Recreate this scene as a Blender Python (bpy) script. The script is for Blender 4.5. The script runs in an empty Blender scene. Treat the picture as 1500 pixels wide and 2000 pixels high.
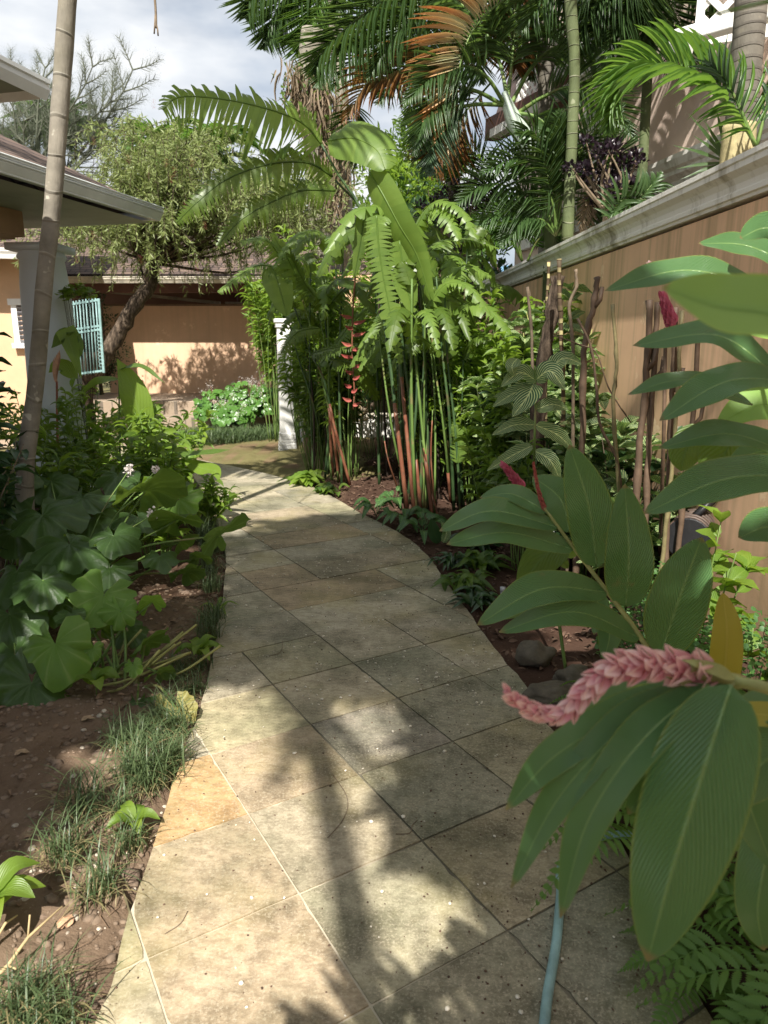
import bpy, math, random
import numpy as np
from mathutils import Vector, noise as mnoise
random.seed(7); RS=np.random.RandomState(11)
SC=bpy.context.scene; COL=SC.collection
# ---------------------------------------------------------------- camera, sky, sun
PITCH=math.radians(13.5); FPX=1370.0; CAMH=1.5
cd=bpy.data.cameras.new('camera'); cam=bpy.data.objects.new('camera',cd); COL.objects.link(cam); SC.camera=cam
cam.location=(0,0,CAMH); cam.rotation_euler=(math.radians(90)-PITCH,0,0)
cd.sensor_fit='VERTICAL'; cd.sensor_height=36; cd.lens=36*FPX/2000; cd.clip_start=.05; cd.clip_end=3000
cd.dof.use_dof=True; cd.dof.focus_distance=3.2; cd.dof.aperture_fstop=5.5
SUN_EL=math.radians(49); SUN_AZ=math.radians(7)      # light travels towards +Y, 7 degrees to the right
w=bpy.data.worlds.new('World'); SC.world=w; w.use_nodes=True
nt=w.node_tree; nt.nodes.clear()
def wn(t,**k):
    n=nt.nodes.new(t)
    for a,b in k.items(): setattr(n,a,b)
    return n
sky=wn('ShaderNodeTexSky',sky_type='NISHITA',sun_disc=False); sky.sun_elevation=SUN_EL; sky.sun_rotation=math.pi+SUN_AZ
tc=wn('ShaderNodeTexCoord'); mp=wn('ShaderNodeMapping'); mp.inputs['Scale'].default_value=(1,1,2.6); mp.inputs['Location'].default_value=(.3,.1,.25)
n1=wn('ShaderNodeTexNoise'); n1.inputs['Scale'].default_value=2.3; n1.inputs['Detail'].default_value=6; n1.inputs['Roughness'].default_value=.52
n2=wn('ShaderNodeTexNoise'); n2.inputs['Scale'].default_value=4.1; n2.inputs['Detail'].default_value=5
r1=wn('ShaderNodeValToRGB'); r1.color_ramp.elements[0].position=.22; r1.color_ramp.elements[1].position=.5
r2=wn('ShaderNodeValToRGB'); e=r2.color_ramp.elements; e[0].position=.35; e[0].color=(5.6,6.5,7.8,1); e[1].position=.6; e[1].color=(11.,11.2,11.4,1)
mx=wn('ShaderNodeMixRGB'); bg=wn('ShaderNodeBackground'); bg.inputs['Strength'].default_value=.05; wo=wn('ShaderNodeOutputWorld')
L=nt.links.new
L(tc.outputs['Generated'],mp.inputs['Vector']); L(mp.outputs[0],n1.inputs['Vector']); L(mp.outputs[0],n2.inputs['Vector'])
L(n1.outputs[0],r1.inputs[0]); L(n2.outputs[0],r2.inputs[0]); L(r1.outputs[0],mx.inputs[0]); L(sky.outputs[0],mx.inputs[1]); L(r2.outputs[0],mx.inputs[2])
L(mx.outputs[0],bg.inputs['Color']); L(bg.outputs[0],wo.inputs['Surface'])
sd=bpy.data.lights.new('sun','SUN'); sun=bpy.data.objects.new('sun',sd); COL.objects.link(sun)
sd.energy=5.0; sd.angle=math.radians(.5); sd.color=(1,.955,.88)
SDIR=Vector((math.sin(SUN_AZ)*math.cos(SUN_EL),math.cos(SUN_AZ)*math.cos(SUN_EL),-math.sin(SUN_EL)))
sun.rotation_euler=SDIR.to_track_quat('-Z','Y').to_euler(); sun.location=(-1,-6,12)
SC.view_settings.view_transform='Standard'; SC.view_settings.look='None'; SC.view_settings.exposure=.92; SC.view_settings.gamma=1
# ---------------------------------------------------------------- where a pixel of the 1500x2000 photograph lies
def ray(px,py):
    X=(px-750)/FPX; Y=(1000-py)/FPX
    return X, math.cos(PITCH)+Y*math.sin(PITCH), Y*math.cos(PITCH)-math.sin(PITCH)
def P(px,py,Y):
    X,F,U=ray(px,py); t=Y/F; return np.array((X*t,Y,CAMH+U*t))
def G(px,py,z=0.):
    X,F,U=ray(px,py); t=(z-CAMH)/U; return np.array((X*t,F*t,z))
def px2m(n,Y,py=1000):
    F=ray(750,py)[1]; return n/FPX*Y/F
# ---------------------------------------------------------------- materials
MATS={}
def mat(name,build):
    m=bpy.data.materials.new(name); m.use_nodes=True; t=m.node_tree; t.nodes.clear(); MATS[name]=m
    class H: pass
    h=H(); h.t=t
    def n(tp,ins=None,**k):
        nd=t.nodes.new(tp)
        for a,b in k.items(): setattr(nd,a,b)
        for a,b in (ins or {}).items():
            s=nd.inputs[a]
            if hasattr(b,'is_output'): t.links.new(b,s)
            else: s.default_value=b
        return nd
    h.n=n
    def ramp(fac,stops):
        r=n('ShaderNodeValToRGB',{0:fac}); el=r.color_ramp.elements
        while len(el)<len(stops): el.new(.5)
        for e_,(p_,c_) in zip(el,stops): e_.position=p_; e_.color=(*c_,1) if len(c_)==3 else c_
        return r.outputs[0]
    h.ramp=ramp
    h.mixc=lambda f,a,b,mode='MIX': n('ShaderNodeMixRGB',{0:f,1:a if hasattr(a,'is_output') else (*a,1),2:b if hasattr(b,'is_output') else (*b,1)},blend_type=mode).outputs[0]
    h.math=lambda op,a,b=0.,c=0.: n('ShaderNodeMath',{0:a,1:b,2:c},operation=op).outputs[0]
    def noise(scale,detail=4,rough=.55,vec=None,dim=None):
        d={'Scale':scale,'Detail':detail,'Roughness':rough}
        if vec is not None: d['Vector']=vec
        return n('ShaderNodeTexNoise',d).outputs[0]
    h.noise=noise
    h.obj=lambda: n('ShaderNodeTexCoord').outputs['Object']
    h.pos=lambda: n('ShaderNodeNewGeometry').outputs['Position']
    h.bump=lambda hgt,strength,dist=.01: n('ShaderNodeBump',{'Height':hgt,'Strength':strength,'Distance':dist}).outputs[0]
    out=n('ShaderNodeOutputMaterial')
    def prin(col,rough=.6,normal=None,spec=.4,metal=0.,extra=None):
        d={'Base Color':col if hasattr(col,'is_output') else (*col,1),'Roughness':rough,'Specular IOR Level':spec,'Metallic':metal}
        if normal is not None: d['Normal']=normal
        d.update(extra or {})
        return n('ShaderNodeBsdfPrincipled',d)
    h.prin=prin
    h.out=lambda s: t.links.new(s.outputs[0] if not hasattr(s,'is_output') else s,out.inputs['Surface'])
    build(h); return m
def leafmat(name,c1,c2,trans,vein=(.12,.2,.04),vfreq=0.,vskew=1.2,vstr=0.,mid=.02,rough=.42,tfac=.32,edge=None,bumps=.25,spot=None,spec=.45,radial=0,tip=None,bd=.004,vw=(.45,.95)):
    def b(h):
        uv=h.n('ShaderNodeUVMap').outputs[0]; sp=h.n('ShaderNodeSeparateXYZ',{0:uv}); u,v=sp.outputs[0],sp.outputs[1]
        rnd=h.n('ShaderNodeNewGeometry').outputs['Random Per Island']
        au=h.math('ABSOLUTE',h.math('SUBTRACT',u,.5))
        base=h.mixc(rnd,c1,c2)
        nz=h.noise(9,3,.6,h.pos()); base=h.mixc(h.math('MULTIPLY',nz,.35),base,[x*.55 for x in c1])
        hgt=None
        if radial:
            s=h.math('ABSOLUTE',h.math('SINE',h.math('MULTIPLY',u,math.pi*radial)))
            wd=h.math('ADD',.05,h.math('MULTIPLY',v,-.03))
            vm=h.n('ShaderNodeMapRange',{0:h.math('DIVIDE',s,h.math('ADD',h.math('MULTIPLY',v,2.2),.3)),1:.02,2:.15,3:1.,4:0.}).outputs[0]
            base=h.mixc(h.math('MULTIPLY',vm,vstr),base,vein); hgt=h.math('ADD',h.math('MULTIPLY',s,.6),h.math('MULTIPLY',h.noise(38,3,.6,h.pos()),1.6))
        else:
            if vfreq:
                ph=h.math('MULTIPLY',h.math('SUBTRACT',v,h.math('MULTIPLY',au,vskew)),vfreq*2*math.pi)
                s=h.math('SINE',ph); hgt=s
                if vstr>0:
                    vm=h.n('ShaderNodeMapRange',{0:s,1:vw[0],2:vw[1],3:0.,4:1.}).outputs[0]
                    base=h.mixc(h.math('MULTIPLY',vm,vstr),base,vein)
            if mid:
                mm=h.n('ShaderNodeMapRange',{0:au,1:mid*.5,2:mid*1.5,3:1.,4:0.}).outputs[0]
                base=h.mixc(h.math('MULTIPLY',mm,.8),base,vein)
            if edge:
                bt=h.n('ShaderNodeMapRange',{0:h.math('ADD',v,h.math('MULTIPLY',h.math('SUBTRACT',h.noise(60,2,.5,h.pos()),.5),.05)),1:.955,2:.985,3:0.,4:.9}).outputs[0]; base=h.mixc(bt,base,(.26,.17,.08))
                em=h.n('ShaderNodeMapRange',{0:au,1:.46,2:.495,3:0.,4:.85}).outputs[0]; base=h.mixc(em,base,edge)
        if tip: base=h.mixc(h.n('ShaderNodeMapRange',{0:h.math('ADD',v,h.math('MULTIPLY',rnd,.5)),1:.45,2:1.1,3:0.,4:1.}).outputs[0],base,tip)
        if spot:
            sm=h.n('ShaderNodeMapRange',{0:h.noise(spot[1],3,.6,h.pos()),1:spot[2],2:spot[2]+.08,3:0.,4:spot[3]}).outputs[0]; base=h.mixc(sm,base,spot[0])
        nrm=h.bump(hgt,bumps,bd) if hgt is not None and bumps else None
        p=h.prin(base,rough,nrm,spec)
        ti={'Color':h.mixc(.5,base,trans,'MIX')}
        if nrm is not None: ti['Normal']=nrm
        tr=h.n('ShaderNodeBsdfTranslucent',ti)
        m_=h.n('ShaderNodeMixShader',{0:tfac,1:p.outputs[0],2:tr.outputs[0]}); h.out(m_)
    return mat(name,b)
GREEN=dict(
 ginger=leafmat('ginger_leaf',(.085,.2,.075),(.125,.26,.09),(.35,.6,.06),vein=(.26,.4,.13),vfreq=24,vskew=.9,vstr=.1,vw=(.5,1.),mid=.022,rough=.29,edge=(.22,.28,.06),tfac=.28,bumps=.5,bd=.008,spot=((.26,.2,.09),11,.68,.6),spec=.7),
 ginger_lit=leafmat('sunlit_ginger_leaf',(.26,.45,.1),(.3,.5,.12),(.5,.75,.08),vein=(.22,.36,.05),vfreq=30,vskew=1.0,vstr=.1,mid=.02,rough=.4,tfac=.45,edge=(.4,.5,.06),bumps=.2),  # sunlit copy of the ginger leaf, brightness put into the colour
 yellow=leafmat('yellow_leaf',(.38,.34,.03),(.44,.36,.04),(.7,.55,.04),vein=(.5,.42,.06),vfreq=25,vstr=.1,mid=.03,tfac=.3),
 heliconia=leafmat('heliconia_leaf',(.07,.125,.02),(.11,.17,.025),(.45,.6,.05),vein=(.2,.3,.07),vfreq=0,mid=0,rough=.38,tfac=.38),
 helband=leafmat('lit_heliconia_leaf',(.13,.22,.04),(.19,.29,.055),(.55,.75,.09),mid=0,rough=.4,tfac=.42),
 palm=leafmat('palm_leaf',(.045,.09,.03),(.08,.145,.045),(.3,.48,.07),mid=0,rough=.38,tfac=.32),
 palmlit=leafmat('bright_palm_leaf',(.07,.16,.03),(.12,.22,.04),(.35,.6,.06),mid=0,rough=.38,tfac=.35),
 palmbrown=leafmat('dying_palm_leaf',(.12,.12,.05),(.2,.13,.05),(.55,.32,.08),mid=0,rough=.45,tfac=.35,tip=(.28,.12,.04)),
 palmorange=leafmat('orange_palm_leaf',(.42,.44,.26),(.58,.5,.3),(.7,.45,.16),mid=0,rough=.45,tfac=.3,tip=(.55,.25,.08)),
 palmdead=leafmat('dead_palm_leaf',(.3,.22,.14),(.22,.17,.11),(.4,.3,.16),mid=0,rough=.7,tfac=.2),
 palmblue=leafmat('bluish_palm_leaf',(.06,.11,.06),(.08,.13,.065),(.2,.34,.1),mid=0,rough=.4,tfac=.2),
 begonia=leafmat('begonia_leaf',(.035,.085,.03),(.085,.15,.035),(.4,.6,.05),vein=(.12,.2,.07),vstr=.75,rough=.42,tfac=.4,bumps=.5,radial=9),
 begonialit=leafmat('sunlit_begonia_leaf',(.13,.26,.04),(.16,.3,.045),(.5,.75,.07),vein=(.25,.36,.1),vstr=.7,rough=.5,tfac=.42,bumps=.4,radial=9),  # brighter copy of the begonia leaf with sunlight painted in
 begoniaold=leafmat('old_begonia_leaf',(.3,.28,.08),(.34,.3,.1),(.5,.5,.1),vein=(.4,.4,.2),vstr=.5,rough=.6,tfac=.35,bumps=.4,radial=9),
 glossy=leafmat('glossy_round_leaf',(.07,.17,.03),(.11,.25,.045),(.4,.65,.07),vein=(.2,.3,.08),vstr=.5,rough=.3,tfac=.3,bumps=.3,radial=7),
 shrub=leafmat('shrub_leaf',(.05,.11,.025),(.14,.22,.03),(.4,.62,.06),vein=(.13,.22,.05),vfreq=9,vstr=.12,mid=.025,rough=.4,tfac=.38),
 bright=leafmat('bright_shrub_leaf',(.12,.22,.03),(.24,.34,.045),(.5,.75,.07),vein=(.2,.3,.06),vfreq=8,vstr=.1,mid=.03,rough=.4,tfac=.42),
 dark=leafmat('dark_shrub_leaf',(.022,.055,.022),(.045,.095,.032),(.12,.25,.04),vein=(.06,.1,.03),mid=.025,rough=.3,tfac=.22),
 purple=leafmat('purple_black_leaf',(.02,.014,.022),(.035,.02,.03),(.08,.03,.05),mid=0,rough=.35,tfac=.15),
 vein=leafmat('white_veined_leaf',(.025,.09,.04),(.045,.13,.045),(.25,.5,.06),vein=(.72,.78,.34),vfreq=8,vskew=1.1,vstr=.9,vw=(.5,.85),mid=.03,rough=.38,tfac=.28,bumps=.3),
 zebra=leafmat('zebra_striped_leaf',(.018,.06,.022),(.03,.08,.03),(.2,.45,.05),vein=(.2,.36,.08),vfreq=9,vskew=1.3,vstr=.75,mid=.03,rough=.42,tfac=.25),
 bottle=leafmat('bottlebrush_leaf',(.17,.22,.07),(.32,.37,.14),(.5,.6,.16),mid=0,rough=.5,tfac=.35),
 conifer=leafmat('grey_conifer_leaf',(.09,.12,.07),(.14,.17,.1),(.12,.2,.07),mid=0,rough=.6,tfac=.15),
 mondo=leafmat('mondo_grass_blade',(.06,.1,.04),(.14,.19,.08),(.2,.35,.1),mid=0,rough=.45,tfac=.25),
 mondodry=leafmat('dry_grass_blade',(.3,.24,.12),(.22,.2,.09),(.4,.3,.1),mid=0,rough=.6,tfac=.2),
 fern=leafmat('fern_leaf',(.09,.19,.035),(.13,.25,.045),(.35,.6,.07),mid=.04,rough=.5,tfac=.4),
 maiden=leafmat('maidenhair_leaf',(.06,.15,.04),(.09,.2,.05),(.3,.6,.08),mid=0,rough=.5,tfac=.4),
 lawn=leafmat('lawn_blade',(.13,.17,.05),(.2,.22,.08),(.4,.45,.1),mid=0,rough=.6,tfac=.3),
 pinkflower=leafmat('pink_bract',(.78,.32,.38),(.9,.55,.57),(.9,.4,.4),tip=(.93,.72,.66),vein=(.8,.5,.5),mid=0,rough=.45,tfac=.3,spot=((.75,.5,.45),30,.6,.4)),
 redflower=leafmat('red_bract',(.38,.08,.07),(.5,.16,.12),(.7,.15,.12),mid=0,rough=.4,tfac=.25),
 magenta=leafmat('magenta_bract',(.5,.1,.17),(.6,.2,.28),(.9,.2,.3),mid=0,rough=.4,tfac=.3),
 white=leafmat('white_petal',(.75,.7,.66),(.65,.55,.52),(.8,.8,.7),mid=0,rough=.5,tfac=.3),
)
def simple(name,c,rough=.6,var=.25,scale=8,bump=.2,spec=.4,metal=0.):
    def b(h):
        o=h.obj(); nz=h.noise(scale,5,.6,o)
        col=h.ramp(nz,[(.3,[x*(1-var) for x in c]),(.7,[min(1,x*(1+var*.6)) for x in c])])
        h.out(h.prin(col,rough,h.bump(h.noise(scale*6,4,.6,o),bump,.005),spec,metal))
    return mat(name,b)

def streakstem(name,c,c2,c3):
    def b(h):
        o=h.obj(); m=h.n('ShaderNodeMapping',{0:o,3:(1,1,.1)}).outputs[0]; a=h.noise(40,4,.6,m); p_=h.noise(5,4,.6,o)
        col=h.ramp(a,[(.35,c),(.65,c2)]); col=h.mixc(h.n('ShaderNodeMapRange',{0:p_,1:.56,2:.64,3:0.,4:.85}).outputs[0],col,c3)
        h.out(h.prin(col,.5,h.bump(a,.5,.003),.4))
    return mat(name,b)
M_STEM=streakstem('green_stem',(.09,.16,.035),(.16,.24,.06),(.2,.17,.07)); M_STEMD=streakstem('dark_green_stem',(.022,.05,.018),(.06,.11,.035),(.12,.085,.04))
M_STEMY=simple('pale_ginger_stem',(.3,.3,.1),.5,.3,20); M_REDST=streakstem('red_brown_sheath',(.17,.055,.03),(.26,.11,.06),(.1,.07,.045))
M_BLKST=simple('dark_cane_bark',(.05,.035,.025),.7,.4,20); M_CANE=simple('brown_cane_bark',(.13,.085,.055),.6,.4,18)
M_TWIG=simple('twig_bark',(.2,.15,.1),.8,.4,20); M_TWIGP=simple('pale_dry_twig',(.5,.38,.2),.7,.3,20)
M_WHITE=simple('white_paint',(.78,.77,.73),.5,.1,5,.08); M_CREAM=simple('weathered_cream_stone',(.55,.5,.4),.8,.4,6,.5)
M_GUT=simple('pale_painted_gutter',(.7,.74,.74),.45,.15,4,.05); M_FASC=simple('grey_green_soffit',(.33,.36,.31),.7,.15,4,.1)
M_COLW=simple('pale_blue_column_plaster',(.58,.64,.66),.7,.08,2,.1); M_DKWOOD=simple('dark_roof_timber',(.05,.03,.025),.7,.3,8)
M_BRWOOD=simple('brown_painted_timber',(.15,.07,.05),.7,.25,6); M_METAL=simple('pale_green_painted_metal',(.24,.38,.37),.45,.3,12,.2)
M_LOUVRE=simple('grey_louvre',(.25,.25,.27),.6,.15,5); M_HOSE=simple('pale_teal_hose_rubber',(.26,.42,.42),.5,.35,12,.3)
M_BLACKP=simple('black_plastic',(.02,.02,.022),.4,.2,20); M_POT=simple('glazed_brown_pot',(.12,.09,.05),.4,.5,12,.2)
M_ROCK=simple('mossy_grey_rock',(.13,.11,.08),.85,.5,9,.9); M_PVC=simple('grey_plastic_pipe',(.35,.36,.38),.4,.1,8)
M_PEB=simple('pale_pebble',(.5,.43,.34),.8,.4,30); M_DRYL=simple('dry_fallen_leaf',(.5,.3,.18),.7,.3,30); M_DRYD=simple('dark_leaf_litter',(.12,.07,.045),.8,.5,12)
M_HILL=simple('haze_blue_hill_forest',(.1,.2,.3),.9,.35,.03,.2); M_GOLD=simple('yellow_ringed_bark',(.45,.38,.2),.7,.4,10,.5)  # hill colour carries the blue haze of distance
M_BLUESH=simple('blue_grey_crownshaft',(.42,.5,.42),.5,.2,6,.1)
def trunkmat(name,c,ringc,freq,spot=(.55,.52,.42),ringw=.9,rs=.7):
    def b(h):
        g=h.n('ShaderNodeUVMap').outputs[0]; sp=h.n('ShaderNodeSeparateXYZ',{0:g}); u,v=sp.outputs[0],sp.outputs[1]
        o=h.obj(); wob=h.math('MULTIPLY',h.noise(2.2,2,.5,o),1.3)
        ph=h.math('ADD',h.math('MULTIPLY',v,freq),wob); fr=h.math('FRACT',ph)
        ring=h.n('ShaderNodeMapRange',{0:fr,1:ringw,2:ringw+.07,3:0.,4:1.}).outputs[0]
        col=h.ramp(h.noise(6,6,.62,o),[(.3,[x*.62 for x in c]),(.5,c),(.72,[x*1.35 for x in c])])
        mo=h.n('ShaderNodeMapRange',{0:h.noise(17,2,.4,o),1:.66,2:.72,3:0.,4:.75}).outputs[0]; col=h.mixc(mo,col,spot); col=h.mixc(h.n('ShaderNodeMapRange',{0:h.noise(1.7,4,.6,o),1:.45,2:.65,3:0.,4:.6}).outputs[0],col,[c[0]*.55,c[1]*.55,c[2]*.4])
        col=h.mixc(h.math('MULTIPLY',ring,h.n('ShaderNodeMapRange',{0:h.noise(7,2,.5,o),1:.4,2:.65,3:.08,4:rs}).outputs[0]),col,ringc)
        st=h.noise(60,4,.7,h.n('ShaderNodeMapping',{0:o,3:(1,1,.12)}).outputs[0])
        h.out(h.prin(col,.75,h.bump(h.math('ADD',h.math('MULTIPLY',ring,1.5),st),.7,.006),.3))
    return mat(name,b)
M_TRUNK=trunkmat('ringed_grey_palm_bark',(.25,.225,.18),(.5,.48,.4),1.0)
M_BAND=trunkmat('banded_cane_bark',(.09,.06,.035),(.6,.52,.25),1.0,spot=(.1,.08,.05),ringw=.55,rs=1.)
M_TRUNK2=trunkmat('finely_ringed_grey_palm_bark',(.15,.135,.11),(.07,.06,.05),1.0,spot=(.2,.18,.14),ringw=.7)
M_TRUNKG=trunkmat('green_palm_bark',(.11,.135,.06),(.42,.42,.3),1.0,spot=(.3,.32,.2))
def barkm(h):
    o=h.obj(); m=h.n('ShaderNodeMapping',{0:o,3:(1,1,.22)}).outputs[0]; nz=h.noise(22,5,.7,m)
    h.out(h.prin(h.ramp(nz,[(.35,(.02,.014,.01)),(.52,(.08,.058,.04)),(.7,(.2,.15,.11))]),.9,h.bump(nz,1.,.03),.2))
M_BARK=mat('rough_fissured_bark',barkm)
def plaster(name,c,streak=.0,stain=(.12,.1,.06)):
    def b(h):
        o=h.pos(); nz=h.noise(1.3,6,.6,o); f=h.noise(14,6,.65,o)
        col=h.ramp(nz,[(.3,[x*.86 for x in c]),(.7,[min(1,x*1.06) for x in c])])
        col=h.mixc(h.math('MULTIPLY',f,.18),col,[x*.6 for x in c])
        z=h.n('ShaderNodeSeparateXYZ',{0:o}).outputs[2]
        if streak:
            m=h.n('ShaderNodeMapping',{0:o,3:(5,5,.12)}).outputs[0]; s=h.noise(2.2,5,.6,m)
            sm=h.n('ShaderNodeMapRange',{0:s,1:.46,2:.66,3:0.,4:streak}).outputs[0]
            zz=h.n('ShaderNodeMapRange',{0:z,1:.2,2:2.3,3:.45,4:1.}).outputs[0]
            col=h.mixc(h.math('MULTIPLY',sm,zz),col,stain)
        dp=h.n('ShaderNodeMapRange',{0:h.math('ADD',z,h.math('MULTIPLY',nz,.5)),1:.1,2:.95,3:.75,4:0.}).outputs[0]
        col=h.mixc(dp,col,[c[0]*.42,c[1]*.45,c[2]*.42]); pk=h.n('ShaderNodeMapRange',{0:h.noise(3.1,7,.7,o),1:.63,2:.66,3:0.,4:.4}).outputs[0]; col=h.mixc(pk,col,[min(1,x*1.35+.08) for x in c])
        h.out(h.prin(col,.88,h.bump(f,.35,.004),.15))
    return mat(name,b)
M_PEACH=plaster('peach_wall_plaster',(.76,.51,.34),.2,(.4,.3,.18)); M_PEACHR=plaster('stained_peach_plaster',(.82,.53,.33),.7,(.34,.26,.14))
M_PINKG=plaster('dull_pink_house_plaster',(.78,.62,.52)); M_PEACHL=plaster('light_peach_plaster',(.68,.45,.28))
def cornm(h):
    o=h.pos(); m=h.n('ShaderNodeMapping',{0:o,3:(1,1,.35)}).outputs[0]; nz=h.noise(7,7,.68,m); f=h.noise(40,4,.6,o)
    big=h.noise(1.1,4,.6,o)
    col=h.ramp(h.math('ADD',h.math('MULTIPLY',nz,.7),h.math('MULTIPLY',big,.35)),[(.3,(.16,.14,.1)),(.43,(.5,.47,.4)),(.53,(.8,.78,.72))])
    h.out(h.prin(col,.85,h.bump(f,.4,.004),.2))
M_CORN=mat('weathered_white_cornice',cornm)
def roofm(c1,c2,name):
    def b(h):
        uv=h.n('ShaderNodeUVMap').outputs[0]
        br=h.n('ShaderNodeTexBrick',{'Vector':uv,'Color1':(*c1,1),'Color2':(*c2,1),'Mortar':(.012,.01,.01,1),'Scale':1.,'Mortar Size':.012,'Brick Width':.3,'Row Height':.14,'Bias':0.})
        nz=h.noise(5,6,.65,h.obj()); col=h.mixc(h.math('MULTIPLY',nz,.7),br.outputs[0],(.08,.06,.06))
        v=h.n('ShaderNodeSeparateXYZ',{0:uv}).outputs[1]; fr=h.math('FRACT',h.math('DIVIDE',v,.14))
        h.out(h.prin(col,.85,h.bump(h.math('ADD',h.math('SUBTRACT',1.,fr),h.math('MULTIPLY',nz,.6)),1.,.03),.2))
    return mat(name,b)
M_ROOF=roofm((.24,.165,.12),(.1,.07,.055),'brown_roof_shingles')
def soilm(h):
    o=h.pos(); ca=h.n('ShaderNodeVertexColor',layer_name='ground').outputs[0]
    a=h.noise(3,6,.65,o); f=h.noise(45,6,.7,o); v=h.n('ShaderNodeTexVoronoi',{'Vector':o,'Scale':55.})
    col=h.mixc(h.n('ShaderNodeMapRange',{0:a,1:.35,2:.65,3:0.,4:.55}).outputs[0],ca,h.mixc(1.,ca,(.5,.45,.42),'MULTIPLY'))
    peb=h.n('ShaderNodeMapRange',{0:v.outputs['Distance'],1:.12,2:.22,3:.45,4:0.}).outputs[0]
    pick=h.math('GREATER_THAN',h.n('ShaderNodeSeparateColor',{0:v.outputs['Color']}).outputs[0],.78)
    col=h.mixc(h.math('MULTIPLY',peb,pick),col,(.38,.3,.23))
    col=h.mixc(h.math('MULTIPLY',f,.5),col,h.mixc(1.,col,(.35,.3,.28),'MULTIPLY'))
    h.out(h.prin(col,.95,h.bump(h.math('ADD',f,h.math('MULTIPLY',a,2.)),.8,.012),.1))
M_SOIL=mat('brown_garden_soil',soilm)
def stonem(h):
    o=h.pos(); ca=h.n('ShaderNodeVertexColor',layer_name='slab').outputs[0]
    m=h.n('ShaderNodeMapping',{0:o,2:(0,0,.55),3:(1,1.7,1)}).outputs[0]
    a=h.noise(2.6,8,.68,m); b_=h.noise(21,8,.8,m); c_=h.noise(140,3,.7,o)
    m2=h.noise(1.7,5,.6,o)
    col=h.mixc(h.n('ShaderNodeMapRange',{0:a,1:.38,2:.54,3:.9,4:0.}).outputs[0],ca,h.mixc(1.,ca,(.5,.5,.47),'MULTIPLY'))
    col=h.mixc(h.n('ShaderNodeMapRange',{0:b_,1:.42,2:.56,3:.6,4:0.}).outputs[0],col,h.mixc(1.,col,(.45,.43,.4),'MULTIPLY'))
    col=h.mixc(h.n('ShaderNodeMapRange',{0:m2,1:.5,2:.66,3:0.,4:.4}).outputs[0],col,(.36,.3,.12))
    col=h.mixc(h.n('ShaderNodeMapRange',{0:c_,1:.5,2:.7,3:0.,4:.5}).outputs[0],col,(.62,.54,.4))
    m3=h.noise(1.5,6,.62,o); col=h.mixc(h.n('ShaderNodeMapRange',{0:m3,1:.46,2:.58,3:0.,4:.7}).outputs[0],col,h.mixc(1.,col,(.55,.6,.55),'MULTIPLY'))
    h.out(h.prin(col,.62,h.bump(h.math('ADD',h.math('MULTIPLY',b_,.7),h.math('ADD',h.math('MULTIPLY',a,1.5),h.math('MULTIPLY',c_,.3))),.55,.004),.35))
M_STONE=mat('weathered_sandstone',stonem)
def groutm(h):
    o=h.pos(); nz=h.noise(1.6,4,.6,o); f=h.noise(60,4,.7,o)
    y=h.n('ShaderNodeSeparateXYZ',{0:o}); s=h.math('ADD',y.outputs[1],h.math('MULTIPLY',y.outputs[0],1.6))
    lit=h.n('ShaderNodeMapRange',{0:h.math('ADD',s,nz),1:1.9,2:2.6,3:1.,4:0.}).outputs[0]  # near-left joints painted paler where the sun falls
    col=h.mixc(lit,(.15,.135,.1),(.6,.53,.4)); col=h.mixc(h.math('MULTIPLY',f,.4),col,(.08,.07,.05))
    h.out(h.prin(col,.95,h.bump(f,.5,.004),.1))
M_GROUT=mat('cement_joint',groutm)
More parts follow.
